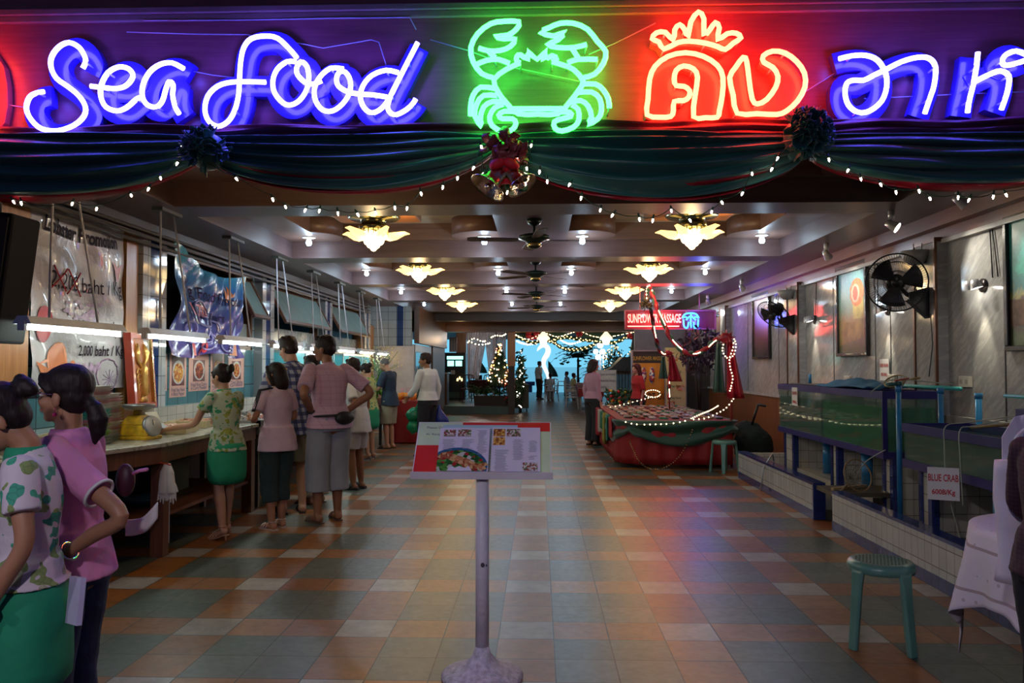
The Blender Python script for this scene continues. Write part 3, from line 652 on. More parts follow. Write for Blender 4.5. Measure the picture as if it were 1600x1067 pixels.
# ceiling fans
fan_m = mat('fan_dark_metal', (.02, .04, .035), .3, .5); blade_m = wood('fan_blade_wood', (.03, .02, .018), (.05, .03, .025), .35, 1, 'X')
def cfan(y, label, rot):
    t = thing('ceiling_fan', label, 'ceiling fan', (CX+.02, y, 0), group='dark ceiling fans on the centre line')
    mb = MB(); mb.lathe((0,0,0), [(0, 3.13), (.09, 3.13), (.07, 3.08), (.02, 3.05), (.014, 3.05), (.014, 2.95), (.0, 2.95)], 18); mb.build('rod', fan_m, t)
    mb = MB(); mb.lathe((0,0,0), [(0, 2.97), (.1, 2.965), (.17, 2.945), (.175, 2.91), (.10, 2.885), (.075, 2.86), (.07, 2.82), (.03, 2.80), (0, 2.80)], 28); mb.m = 1
    mb.lathe((0,0,0), [(.076, 2.86), (.078, 2.85), (.076, 2.83), (.072, 2.825)], 28); mb.build('motor_housing', [fan_m, gilt], t)
    for i in range(4):
        a = rot + i*pi/2; mb = MB(); R = Matrix.Rotation(a, 3, 'Z') @ Matrix.Rotation(.16, 3, 'X')
        out = [(.18, .03), (.24, .055), (.70, .068), (.745, .045), (.745, -.045), (.70, -.068), (.24, -.055), (.18, -.03)]
        mb.prism([R @ Vector((x, yy, 0)) + Vector((0,0,2.895)) for x, yy in out], (0, 0, .008)); mb.build('blade', blade_m, t)
    return t
for k, (y, r) in enumerate(((8.85, .12), (12.3, .9), (15.7, .5), (19.1, 1.2))): cfan(y, 'dark four-blade ceiling fan, %s' % ord_[k], r)
# fluorescent fittings hung on rods over the counter
tube_m = mat('fluorescent_tube', (.9, 1, .98), .3, emit=(.88, 1.0, .90), es=TUBE_E*2.4); hood_m = mat('fitting_grey', (.62, .64, .66), .35); rod_m = mat('hanging_rod', (.60, .62, .68), .4)
FX = -3.32; FZ = 1.74
def fitting(y, label, warm=False):
    t = thing('fluorescent_fitting', label, 'fluorescent light', (FX, y, FZ), group='fluorescent lights hung over the counter')
    mb = MB(); mb.add([(-.06,-.6,.032), (.065,-.6,.032), (.035,-.6,.085), (-.03,-.6,.085), (-.06,.6,.032), (.065,.6,.032), (.035,.6,.085), (-.03,.6,.085)], [(0,1,2,3),(4,7,6,5),(1,5,6,2),(0,3,7,4),(3,2,6,7)], False); mb.build('hood', hood_m, t)
    mb = MB(); mb.cyl((0, -.58, .01), (0, .58, .01), .0135, n=12); mb.build('tube', tube_m, t)
    mb = MB()
    for yy in (-.595, .595): mb = MB(); mb.box(-.02, .025, yy-.015, yy+.015, -.01, .05); mb.build('tube_holder', hood_m, t)
    for s in (-1, 1): mb = MB(); mb.cyl((-.005, s*.30, .085), (-.10, s*.13, ZB-FZ-.03), .009, n=8); mb.build('rod', rod_m, t)
    mb = MB(); mb.box(-.15, -.05, -.2, .2, ZB-FZ-.03, ZB-FZ); mb.build('mounting_plate', mat('mount_dark', (.05, .06, .05), .4), t)
    return t
f0 = None
pl = ['in front of the lobster banner', 'in front of the blue banner', 'above the dish posters', 'above the plaid shirt man', 'above the man with hands on hips', 'above the shoulder bag woman', 'above the waitress by the salad', 'above the fruit and salad']
for k in range(8):
    y = 5.62+1.6*k; lab = 'hanging fluorescent light %s' % pl[k]
    f0 = fitting(y, lab) if f0 is None else (dup(f0, (FX, y, FZ), label=lab) and f0)
# ceiling spots over the pictures and wall spots; light goes with each
spot_m = mat('spot_housing', (.6, .6, .62), .25, .3); lens_m = mat('spot_lens_lit', (1, .95, .85), .3, emit=(1, .93, .80), es=22)
def cspot(x, y, z, to, label, w=SPOT_W):
    t = thing('ceiling_spot', label, 'spotlight', (0,0,0)); p = Vector((x, y, z)); d = (Vector(to)-p).normalized()
    mb = MB(); mb.cyl((x, y, z+.05), (x, y, ZB-.001), .03, n=12); mb.cyl((x, y, z+.09), (x, y, z), .012, n=8); mb.build('bracket', spot_m, t)
    mb = MB(); mb.lathe(p, [(0, -.05), (.03, -.05), (.038, 0), (.05, .05), (.05, .06)], 18, d); mb.build('housing', spot_m, t)
    mb = MB(); mb.lathe(p, [(0, .048), (.046, .048), (.046, .05), (0, .052)], 18, d); mb.build('lens', lens_m, t)
    lamp('SPOT', 'spot_beam', p+d*.08, w, (1.0, .93, .78), .03, t, d.to_track_quat('-Z', 'Y').to_euler(), 1.15, .8)
for x, y, to, lab in ((3.3, 6.35, (XR, 6.2, 2.3), 'ceiling spot over the seascape picture, half hidden by fairy lights'), (3.25, 7.45, (XR, 7.0, 2.3), 'ceiling spot hanging near the swag, aimed at the big turquoise picture'),
                  (3.35, 9.4, (XR, 9.9, 2.3), 'ceiling spot over the orange fish picture'), (3.35, 13.3, (XR, 13.9, 2.3), 'ceiling spot over the tall brown picture'), (3.4, 16.2, (XR, 17.0, 2.3), 'small ceiling spot by the red cornice above the massage sign end')):
    cspot(x, y, 2.80, to, lab)
def wspot(y, z, label):
    t = thing('wall_spot', label, 'wall light'); x = XR-.001
    mb = MB(); mb.lathe((x, y, z), [(0, 0), (.06, 0), (.06, -.02), (.0, -.02)], 18, (1,0,0)); mb.build('back_plate', mat('spot_plate_dark', (.05, .04, .04), .3, .5), t)
    for s in (-1, 1):
        p = Vector((x-.10, y+s*.05, z)); d = Vector((.25, s*.15, -1)).normalized()
        mb = MB(); mb.lathe(p, [(0, -.05), (.03, -.045), (.045, 0), (.05, .03)], 16, d); mb.cyl(p, (x-.01, y, z), .01, n=8); mb.build('lamp_cup', spot_m, t)
        mb = MB(); mb.lathe(p, [(0, .02), (.044, .02), (.044, .022), (0, .024)], 16, d); mb.build('lens', lens_m, t)
    lamp('SPOT', 'wall_spot_beam', (x-.11, y, z-.06), SPOT_W*.55, (1.0, .90, .68), .02, t, aim((x-.1, y, z-.06), (x+.03, y, z-1.0)), .75, .7)
for y, z, l in ((7.05, 2.20, 'twin chrome wall spot beside the seascape picture'), (8.95, 2.12, 'wall spot behind the round black fan, lighting the marble below'), (11.3, 2.15, 'twin wall spot between the pilaster and the orange fish picture')): wspot(y, z, l)
cer = mat('ceramic_bowl', (.30, .29, .28), .4)
for y, z, l in ((7.9, 2.62, 'grey half-bowl uplight on the pilaster above the round fan'), (11.95, 2.62, 'grey half-bowl uplight on the pilaster above the tilted fan')):
    t = thing('bowl_sconce', l, 'wall light'); mb = MB(); x = XR-.11
    vs = []; mb.lathe((x-.08, y, z), [(.0, -.14), (.06, -.13), (.11, -.08), (.14, 0), (.13, 0), (.10, -.07), (0, -.12)], 24); mb.build('bowl', cer, t)
    mb = MB(); mb.box(x-.05, x, y-.05, y+.05, z-.12, z-.02); mb.cyl((x-.02, y, z), (x-.01, y+.01, 2.7), .004, n=6); mb.build('bracket', mat('bracket_dark', (.04, .04, .04), .4), t)
# wall fans
blk = mat('fan_black_plastic', (.015, .015, .017), .3)
def wallfan(y, mz, c, nrm, r, label):
    t = thing('wall_fan', label, 'fan'); c = Vector(c); nrm = Vector(nrm).normalized(); R = Vector((0,0,1)).rotation_difference(nrm).to_matrix()
    x = XR-.11
    mb = MB(); mb.prism([(x, y-.05, mz+.14), (x, y-.05, mz-.16), (x-.18, y-.03, mz+.02), (x-.18, y-.03, mz+.09)], (0, .10, 0)); mb.tube([(x-.17, y, mz+.06), c+R @ Vector((0,0,-.16))], .02, 8); mb.build('bracket', blk, t)
    mb = MB(); mb.lathe(c, [(0, -.20), (.06, -.20), (.085, -.14), (.085, -.06), (.05, -.04), (0, -.04)], 18, nrm); mb.build('motor', blk, t)
    mb = MB()
    for i in range(72):
        a = 2*pi*i/72
        for zz in (.05, -.05):
            mb.tube([c+R @ Vector((.05*cos(a), .05*sin(a), zz*1.2)), c+R @ Vector((r*.75*cos(a+.1), r*.75*sin(a+.1), zz)), c+R @ Vector((r*cos(a+.14), r*sin(a+.14), 0))], .0016, 3, caps=False)
    for rr, zz, th in ((r, 0, .008), (r*.72, .05, .003), (r*.72, -.05, .003), (r*.4, .055, .003), (r*.4, -.055, .003)):
        mb.tube([c+R @ Vector((rr*cos(2*pi*i/40), rr*sin(2*pi*i/40), zz)) for i in range(40)], th, 6, True)
    mb.lathe(c, [(0, .075), (.05, .07), (.055, .05), (0, .05)], 20, nrm)
    mb.build('wire_cage', blk, t)
    mb = MB(); mb.lathe(c, [(0, .04), (.04, .03), (.04, -.04), (0, -.04)], 14, nrm)
    for i in range(3):
        a = 2*pi*i/3
        mb.grid(lambda u, v: c + R @ Vector(((.04+u*(r*.85-.04))*cos(a+(v-.5)*1.1), (.04+u*(r*.85-.04))*sin(a+(v-.5)*1.1), (v-.5)*.05)), 5, 5)
    mb.build('fan_blades', mat('fan_blade_smoke', (.03, .03, .035), .3), t, solid=.003)
    return t
wallfan(7.85, 2.12, (3.42, 7.75, 2.30), (-.30, -1, -.05), .275, 'large round black wall fan on the pilaster beside the seascape')
wallfan(11.9, 2.12, (3.42, 11.75, 2.25), (-.62, -.45, -.75), .25, 'black wall fan tilted towards the floor beside the tall brown picture')
# ============================================================ MENU STAND
white_p = mat('chipped_white_paint', (.62, .58, .66), .4, bump=.25, bs=40)
st = thing('menu_stand', 'white pedestal menu stand with a slanted board in the middle of the walkway', 'menu stand', (-.275, 3.9, 0))
mb = MB(); mb.lathe((0,0,0), [(0, 0), (.195, 0), (.198, .012), (.185, .028), (.13, .045), (.08, .07), (.045, .11), (.034, .15), (0, .15)], 40); mb.build('base', mat('mottled_white_base', (.55, .52, .60), .5, var=.3, vs=40, bump=.6, bs=60), st)
mb = MB(); mb.cyl((0, 0, .13), (0, 0, 1.0), .0325, n=28); mb.m = 1; mb.ell((.004, -.0325, .545), (.010, .002, .012), nu=8, nv=5); mb.ell((.022, -.0265, .542), (.004, .002, .006), nu=6, nv=4)
mb.build('pole', [white_p, mat('bare_chip', (.06, .05, .06), .6)], st)
# board frame: u across, v up the slope
BA, BB = Vector((0, -.06, .985)), Vector((0, .17, 1.215)); BW0, BW1 = .335, .335
vdir = (BB-BA); nrm = Vector((0, -vdir.z, vdir.y)).normalized()
def bd(u, v, d=0): return BA + vdir*v + Vector((u*(BW0+(BW1-BW0)*v), 0, 0)) + nrm*d
def patch(mb, u0, u1, v0, v1, d, th=.0012): mb.prism([bd(u0, v0, d), bd(u1, v0, d), bd(u1, v1, d), bd(u0, v1, d)], nrm*th)
mb = MB(); patch(mb, -1, 1, 0, 1, -.02, .02); mb.prism([bd(-1.02, -.05, -.02), bd(1.02, -.05, -.02), bd(1.02, 0, .014)+Vector((0,-.0,0)), bd(-1.02, 0, .014)], (0, -.012, 0)); bo_ = mb.build('slanted_board', mat('board_white_edge', (.66, .62, .68), .4), st)
mb = MB(); patch(mb, -.985, .985, .01, .985, .0005); mb.build('cream_sheet', mat('cream_green_sheet', (.55, .66, .42), .35, coat=.3), st)
redp = mat('menu_red', (.62, .025, .015), .3, coat=.4)
mb = MB(); patch(mb, -.985, -.60, .012, .53, .002); mb.build('red_sheet', redp, st); mb = MB(); patch(mb, -.33, .985, .81, .985, .002); mb.build('red_sheet', redp, st)
mb = MB(); patch(mb, -.62, .50, .5, .93, .0035); mb.build('pale_blue_sheet', mat('pale_blue_sheet', (.36, .52, .56), .35), st)
ink = mat('menu_ink', (.10, .08, .16), .5); 
mb = MB(); vs, fs = text_v('Please Order', .021); mb.add([bd(-.87+x.x/BW0, .86+x.y/vdir.length, .0025) for x in vs], fs, False)
mb.build('board_lettering', ink, st); mb = MB(); vs, fs = text_v('At  Reception', .019); mb.add([bd(-.87+x.x/BW0, .73+x.y/vdir.length, .0025) for x in vs], fs, False); mb.build('board_lettering', ink, st)
# open menu book: lies on the board
bk = thing('menu_book', 'open spiral-bound menu with food photos lying on the slanted stand', 'menu', (-.275, 3.9, 0))
page = mat('menu_page', (.66, .60, .72), .25, coat=.4, var=.03)
mb = MB(); patch(mb, -.655, .095, .02, .85, .006, .006); mb.build('page', page, bk)
mb = MB(); patch(mb, .12, .84, .02, .86, .006, .006); mb.build('page', page, bk)
mb = MB()
for i in range(30): p = bd(.108, .03+.82*i/30, .010); mb.tube([p+Vector((.008*cos(a), 0, 0))+nrm*.006*sin(a) for a in [k*pi/3 for k in range(6)]], .0012, 4, True)
mb.build('spiral_binding', mat('binding_wire', (.2, .2, .22), .3, .7), bk)
rows = MB(); rnd = random.Random(3)
for (u0, u1, v0, v1) in ((-.61,-.40,.42,.62), (-.33,-.14,.45,.62), (-.10,.06,.33,.80), (.17,.38,.04,.42), (.43,.60,.24,.62), (.66,.80,.38,.60), (.66,.80,.23,.31)):
    v = v1
    while v > v0: patch(rows, u0+rnd.uniform(0, .03), u1-rnd.uniform(.0, (u1-u0)*.35), v-.008, v, .0125, .0004); v -= .021
rows.build('menu_text', mat('menu_text_grey', (.30, .28, .38), .5), bk)
def food_mat(name, cols, scale, rough=.25):
    if name in _M: return _M[name]
    n = NT(name, rough); c = n.voro(scale, out='Color'); s = n.nt.nodes.new('ShaderNodeSeparateColor'); n.link(c, s.inputs[0])
    n.base(n.ramp(s.outputs[0], [(i/(len(cols)), cc) for i, cc in enumerate(cols)], 'CONSTANT')); _M[name] = n.m; return n.m
fA = food_mat('fried_food', [(.35,.12,.02), (.55,.25,.04), (.7,.4,.1), (.2,.06,.02)], 90); fB = food_mat('mixed_dish', [(.5,.4,.35), (.3,.05,.03), (.1,.15,.04), (.6,.55,.5), (.2,.1,.08)], 110)
pmn = 0
for (a, b, c, d, k) in ((-.60,-.42,.68,.81,1), (-.385,-.19,.68,.82,1), (.145,.32,.68,.83,0), (.145,.32,.515,.665,0), (.34,.55,.68,.83,1), (.585,.80,.03,.18,1)): mb = MB(); patch(mb, a, b, c, d, .0125, .0006); mb.build('dish_photo', (fA, fB)[k], bk)
# the big lobster platter picture
def discp(mb, cu, cv, ru, rv, d, u0=-.655, u1=.095, v0=.02, n=48):
    pts = []
    for i in range(n+1):
        a = pi*i/n if False else -0.35+ (pi+.7)*i/n; u = cu+ru*cos(a); v = cv+rv*sin(a); pts.append((max(u0, min(u1, u)), max(v0, v)))
    mb.prism([bd(u, v, d) for u, v in pts], nrm*.0005)
mb = MB(); discp(mb, -.36, .10, .44, .36, .0124); mb.build('platter_photo', mat('platter_blue', (.03, .10, .22), .25), bk)
mb = MB(); discp(mb, -.36, .10, .40, .31, .0130); mb.build('salad_photo', food_mat('salad_green', [(.03,.12,.02), (.08,.25,.03), (.5,.5,.42), (.02,.07,.01), (.35,.02,.02), (.1,.3,.05)], 55), bk)
mb = MB(); lob = [(-.645,.27),(-.60,.36),(-.50,.37),(-.42,.33),(-.20,.24),(-.06,.15),(.05,.18),(.09,.14),(.04,.10),(.08,.05),(-.02,.04),(-.08,.07),(-.12,.03),(-.20,.03),(-.24,.10),(-.38,.17),(-.50,.24),(-.56,.27),(-.62,.22)]
mb.prism([bd(u, v, .0137) for u, v in lob], nrm*.0006); mb.build('lobster_photo', food_mat('lobster_brown', [(.35,.10,.04), (.5,.2,.08), (.28,.06,.02), (.6,.35,.15)], 60), bk)
mb = MB(); wave = [(-.50,.02)] + [(-.47+.28*i/6, .09+.025*sin(i*2.4)) for i in range(7)] + [(-.14,.02)]; mb.prism([bd(u, v, .0144) for u, v in wave], nrm*.0005); mb.build('price_bubble', page, bk)
# ============================================================ PLASTIC STOOLS
stool_m = mat('green_plastic', (.10, .24, .20), .28, coat=.3)
def stool(loc, rz, label, h=.46):
    t = thing('plastic_stool', label, 'stool', loc, rz); k = h/.46
    mb = MB(); n = 48; R = .168; vs = []
    prof = [(0, .455), (.10, .455), (.135, .455), (.158, .452), (R, .440), (R+.004, .425), (R, .40), (R-.008, .398), (R-.006, .435), (.10, .445), (0, .445)]
    mb.lathe((0,0,0), [(r, z*k) for r, z in prof], n); mb.m = 1
    for i in range(-7, 8):
        for j in range(-7, 8):
            x, y = i*.0175, j*.0175
            if x*x+y*y < .128**2: mb.add([(x-.005, y-.005, .4556*k), (x+.005, y-.005, .4556*k), (x+.005, y+.005, .4556*k), (x-.005, y+.005, .4556*k)], [(0,1,2,3)], False)
    mb.build('seat', [stool_m, mat('stool_holes', (.015, .04, .035), .7)], t)
    for q in range(4):
        a = pi/4+q*pi/2; d = Vector((cos(a), sin(a), 0)); s = Vector((-sin(a), cos(a), 0)); mb = MB()
        sec = []
        for z, rr, w in ((.435*k, .150, .055), (.40*k, .160, .042), (.33*k, .168, .034), (.15*k, .185, .030), (0, .20, .028)):
            c = d*rr; sec.append([c - s*w/1 + Vector((0,0,z)), c - s*w*.75 + d*.014 + Vector((0,0,z)), c + s*w*.75 + d*.014 + Vector((0,0,z)), c + s*w + Vector((0,0,z)), c + s*w*.7 - d*.02 + Vector((0,0,z)), c - s*w*.7 - d*.02 + Vector((0,0,z))])
        vs = [p for s_ in sec for p in s_]; m6 = len(sec)
        mb.add(vs, [(i*6+j, i*6+(j+1) % 6, (i+1)*6+(j+1) % 6, (i+1)*6+j) for i in range(m6-1) for j in range(6)] + [(0,1,2,3,4,5), tuple((m6-1)*6+j for j in range(5, -1, -1))], False)
        mb.build('leg', stool_m, t, bevel=.004)
    return t
stool((1.845, 4.42, 0), radians(-22), 'green plastic stool with perforated seat standing alone beside the tiled curb')
stool((2.62, 11.45, 0), .5, 'green plastic stool at the corner of the red draped stall')
# ============================================================ TILED CURB, TANK BASES
cw = tile_mat('curb_tile_white', (.44, .45, .44), (.52, .52, .50), (.16, .15, .13), (.1, .145), 'YZ', .15); cb = tile_mat('curb_tile_blue', (.018, .03, .14), (.025, .045, .19), (.01, .015, .05), (.1, .1), 'YZ', .15)
cwx = tile_mat('curb_tile_white_end', (.44, .42, .36), (.52, .50, .42), (.16, .13, .1), (.1, .145), 'XZ', .15); darkw = mat('wet_grey_ledge', (.05, .05, .04), .25, bump=.3)
curbx = 2.68
def curb(name, y0, y1, xo=0):
    t = bpy.data.objects.new(name, None); COL.objects.link(t); tag(t, 'long low tiled curb with blue base in front of the %s' % ('far fish tanks' if y0 > 7 else 'crab tank'), 'curb'); x = curbx+xo
    mb = MB(); mb.box(x, x+.11, y0, y1, .09, .335); mb.build('white_tiles', cw, t)
    mb = MB(); mb.box(x-.004, x+.114, y0, y1, 0, .09); mb.box(x-.004, x+.114, y0-.003, y1, .335, .36); mb.box(x-.004, x+.114, y0-.006, y0+.02, .09, .335); mb.build('blue_edging', cb, t)
    return t
curb('tiled_curb', 7.95, 10.9); curb('tiled_curb', 3.0, 7.45)
mb = MB(); mb.box(curbx+.11, XR-.03, 10.8, 10.9, 0, .34); tag(mb.build('curb_end', cwx), 'tiled end of the curb by the red stall', 'curb')
# inner basin: stepped plinth and tiled supports under the tanks
mb = MB(); mb.box(curbx+.11, XR-.03, 7.95, 10.8, 0, .10); mb.m = 1; mb.box(3.25, XR-.03, 7.95, 10.6, .10, .22); tag(mb.build('basin_floor', [darkw, cwx]), 'low tiled basin floor under the far fish tanks', 'basin')
mb = MB(); mb.box(curbx+.12, XR-.03, 3.0, 7.45, 0, .10); tag(mb.build('basin_floor', darkw), 'low wet basin floor under the crab tank', 'basin')
mb = MB(); mb.box(curbx+.02, 3.5, 7.47, 7.93, .30, .34); tag(mb.build('wet_plank', wood('wet_plank_wood', (.06, .05, .03), (.10, .08, .05), .3, 1, 'X')), 'wet dark plank bridging the gap in the tiled curb', 'plank')
def plinth(x0, x1, y0, y1, z1, label):
    mb = MB(); mb.box(x0, x1, y0, y1, .0 if z1 < .3 else .1, z1); mb.m = 1
    mb.box(x0-.012, x0+.05, y0-.012, y0+.05, .1, z1); mb.box(x0-.012, x0+.03, y1-.05, y1+.012, .1, z1); tag(mb.build('tiled_plinth', [cwx, cb]), label, 'plinth')
plinth(3.22, XR-.03, 10.25, 10.62, .655, 'white tiled plinth at the far end of the fish tanks')
plinth(3.22, XR-.03, 8.75, 8.95, .655, 'white tiled plinth with blue corner between the two far tanks')
plinth(3.22, XR-.03, 7.42, 7.62, .655, 'white tiled plinth carrying the near end of the green tank')
plinth(3.22, XR-.03, 6.7, 6.9, .655, 'white tiled plinth carrying the crab tank')
plinth(3.22, XR-.03, 5.25, 5.5, .655, 'white tiled plinth behind the crab price sign')
# back wall tiles low
mb = MB(); mb.box(XR-.06, XR-.03, 3.0, 10.6, .1, 1.0); struct('trim_50', mb, cw)
# ============================================================ FISH TANKS
glass = mat('tank_glass', (.10, .22, .18), .03, alpha=.22, coat=1.0)
wat = {}
def water(name, c, dens):
    m = bpy.data.materials.new(name); m.use_nodes = True; nt = m.node_tree; b = nt.nodes['Principled BSDF']
    n = nt.nodes.new('ShaderNodeTexNoise'); n.inputs['Scale'].default_value = 3; tc = nt.nodes.new('ShaderNodeTexCoord'); nt.links.new(tc.outputs['Object'], n.inputs['Vector'])
    r = nt.nodes.new('ShaderNodeValToRGB'); nt.links.new(n.outputs[0], r.inputs[0]); r.color_ramp.elements[0].color = (c[0]*.6, c[1]*.6, c[2]*.6, 1); r.color_ramp.elements[1].color = (*c, 1)
    nt.links.new(r.outputs[0], b.inputs['Base Color']); b.inputs['Roughness'].default_value = .05; b.inputs['Alpha'].default_value = dens; b.inputs['IOR'].default_value = 1.33
    return m
rim_m = mat('tank_rim_blue', (.025, .02, .13), .3)
def tank(y0, y1, z0, z1, label, wm, x0=3.14, x1=3.62, wl=.85, kind=''):
    t = thing('fish_tank', label, 'fish tank'); g = .012
    mb = MB(); mb.box(x0, x0+g, y0, y1, z0+.02, z1-.02); mb.box(x1-g, x1, y0, y1, z0+.02, z1-.02); mb.box(x0+g, x1-g, y0, y0+g, z0+.02, z1-.02); mb.box(x0+g, x1-g, y1-g, y1, z0+.02, z1-.02); mb.build('glass_walls', glass, t)
    mb = MB()
    for za, zb in ((z0-.0, z0+.065), (z1-.07, z1)):
        mb.box(x0-.012, x0+.004, y0-.012, y1+.012, za, zb); mb.box(x1-.004, x1+.012, y0-.012, y1+.012, za, zb); mb.box(x0, x1, y0-.012, y0+.004, za, zb); mb.box(x0, x1, y1-.004, y1+.012, za, zb)
    mb.box(x0, x1, y0, y1, z0, z0+.02); mb.box(x0-.014, x0+.03, y0-.014, y0+.0, z0, z1) if kind == 'post' else None
    mb.build('blue_rim', rim_m, t)
    mb = MB(); mb.box(x0+g+.002, x1-g-.002, y0+g+.002, y1-g-.002, z0+.045, z0+.045+(z1-z0)*wl*.8); mb.build('tank_water', wm, t)
    mb = MB(); mb.box(x0+g+.001, x1-g-.001, y0+g+.001, y1-g-.001, z0+.021, z0+.043); mb.build('tank_bottom', mat('tank_gravel', (.10, .09, .05), .8, var=.5, vs=40), t)
    return t
WG = water('algae_green_water', (.06, .26, .07), .75); WM = water('murky_tank_water', (.12, .20, .15), .6); WC = water('crab_tank_water', (.08, .16, .11), .7)
tank(9.05, 10.6, .655, 1.27, 'farthest fish tank with a red lettered tag and murky grey water', WM)
tank(7.42, 9.02, .655, 1.27, 'green-water fish tank with a dark blue rim and pipes beside it', WG, kind='post')
tank(5.42, 6.88, .655, 1.02, 'shallow crab tank behind the blue crab price sign', WC, x0=3.08)
tank(3.9, 5.36, .655, 1.22, 'tall fish tank behind the white bag and table', WM, x0=3.14)
# pipes, lids, cloth, net on the tanks
pipe_m = mat('blue_pvc_pipe', (.02, .17, .36), .3, coat=.3); pipg = mat('turquoise_pvc_pipe', (.05, .38, .36), .3)
def pipe(pts, r, label, m=pipe_m, name='water_pipe'):
    mb = MB(); mb.tube(pts, r, 12)
    if len(pts) == 2 and abs(pts[0][2]-pts[1][2]) > .3:
        a, b = Vector(pts[0]), Vector(pts[1]); top = a if a.z > b.z else b; mb.cyl(top-Vector((0,0,.05)), top, r*1.25, n=12)
    return tag(mb.build(name, m), label, 'pipe')
pipe([(3.45, 9.75, .22), (3.45, 9.75, .65)], .05, 'thick blue drain pipe under the farthest tank')
pipe([(3.32, 8.25, .22), (3.32, 8.25, .65)], .055, 'thick blue drain pipe under the green-water tank')
pipe([(3.3, 5.85, .10), (3.3, 5.85, .65)], .06, 'thick blue drain pipe under the crab tank, behind its price sign')
pipe([(3.10, 7.02, .105), (3.10, 7.02, 1.33)], .022, 'tall thin blue pipe with a red tap between the green tank and crab tank')
pipe([(3.52, 7.15, .105), (3.52, 7.15, 1.31)], .024, 'blue standpipe behind the tap pipe')
pipe([(3.74, 6.95, .105), (3.74, 6.95, 1.27)], .026, 'blue standpipe with an elbow near the wall, behind the crab tank')
pipe([(3.45, 10.32, 1.272), (3.45, 10.32, 1.40)], .02, 'short blue tap stub at the far tank corner')
pipe([(XR-.10, 4.9, 1.26), (XR-.10, 6.6, 1.26)], .015, 'turquoise pipe along the wall behind the crab tank', pipg)
pipe([(XR-.14, 7.2, 1.30), (XR-.14, 9.3, 1.30)], .018, 'grey-green pipe along the wall behind the green-water tank', pipg)
t = thing('water_tap', 'red handled tap on top of the thin blue pipe', 'tap'); mb = MB(); mb.cyl((3.10, 7.02, 1.331), (3.10, 7.02, 1.37), .03, n=12); mb.cyl((3.10, 7.02, 1.35), (2.99, 6.98, 1.34), .016, n=10); mb.build('valve_body', mat('valve_green', (.02, .09, .08), .4), t); mb = MB(); mb.obox((3.13, 7.02, 1.385), (.13, .018, .012), Euler((0, -.15, .2))); mb.build('handle', mat('tap_red', (.30, .02, .02), .4), t)
hose = mat('clear_hose', (.32, .34, .26), .3)
for pts, lab in (([(3.75, 5.7, 1.26), (3.55, 5.9, 1.16), (3.2, 6.1, 1.08), (3.05, 6.12, 1.05), (3.035, 6.12, .9), (3.04, 6.1, .6), (3.10, 6.08, .3), (3.12, 6.05, .14)], 'thin hose hanging over the crab tank, left of the price sign'),
                 ([(3.76, 5.5, 1.26), (3.5, 5.75, 1.17), (3.15, 5.9, 1.07), (3.04, 5.9, 1.04), (3.035, 5.9, .85), (3.04, 5.88, .5)], 'second thin hose looping down behind the price sign'),
                 ([(3.6, 7.1, 1.34), (3.2, 7.3, 1.38), (3.0, 7.25, 1.30), (2.98, 7.3, 1.25)], 'thin hose by the red tap'), ([(3.1, 7.3, .75), (2.98, 7.45, .62), (2.95, 7.6, .45), (3.0, 7.7, .36)], 'hose end dropping onto the wet plank')):
    mb = MB(); mb.tube(smoothline(pts, 5), .0045, 6); tag(mb.build('hose', hose), lab, 'hose')
mb = MB(); rnd = random.Random(9)
mb.grid(lambda u, v: Vector((3.16+.42*v, 7.9+1.35*u, 1.285+.07*sin(pi*u)*sin(pi*v)+.02*sin(u*19)*sin(pi*v)+.012*sin(v*15+u*6))), 40, 16)
tag(mb.build('blue_cloth', mat('blue_cloth', (.015, .10, .20), .8), solid=.01), 'crumpled blue cloth spread over the top of the green-water tank', 'cloth')
mb = MB(); mb.box(3.17, 3.58, 9.15, 10.2, 1.272, 1.284); tag(mb.build('tank_lid', mat('black_lid', (.02, .02, .025), .5)), 'flat black lid on the farthest tank', 'lid')
def net(c, r, hdir, hl, label, tilt):
    t = thing('scoop_net', label, 'net'); R = Euler(tilt).to_matrix(); c = Vector(c)
    mb = MB(); mb.tube([c+R @ Vector((r*cos(a*pi/12), r*sin(a*pi/12), 0)) for a in range(24)], .007, 6, True)
    h = Vector(hdir).normalized(); mb.tube([c-h*r, c-h*(r+hl)], .011, 8); mb.build('hoop_and_handle', wood('net_handle_wood', (.20, .13, .05), (.3, .2, .08), .4), t)
    mb = MB(); 
    for i in range(16):
        a = i*pi/8; mb.tube([c+R @ Vector((r*cos(a), r*sin(a), 0)), c+R @ Vector((r*.6*cos(a), r*.6*sin(a), -r*.55)), c+R @ Vector((0, 0, -r*.75))], .0018, 4)
    for k in (.75, .5, .25): mb.tube([c+R @ Vector((r*k*cos(a*pi/12), r*k*sin(a*pi/12), -r*.8*(1-k*k))) for a in range(24)], .0018, 4, True)
    mb.build('netting', mat('net_cord', (.12, .11, .07), .8), t)
net((3.38, 7.72, 1.36), .10, (-.2, 1, -.1), .25, 'small round net leaning on the blue cloth of the green-water tank', (.3, -.5, 0))
net((2.98, 7.62, .48), .15, (.55, .2, .4), .15, 'round scoop net propped on the wet plank in the curb gap', (1.25, .1, .3))
net((3.45, 5.75, 1.10), .12, (.6, -.9, .15), .3, 'scoop net resting on the rim of the crab tank', (.1, .9, 0))
mb = MB(); mb.obox((2.93, 7.70, .355), (.45, .035, .025), Euler((0, 0, .5))); tag(mb.build('wooden_stick', wood('stick_wood', (.28, .20, .09), (.35, .25, .12), .5)), 'short bamboo stick lying on the wet plank', 'stick')
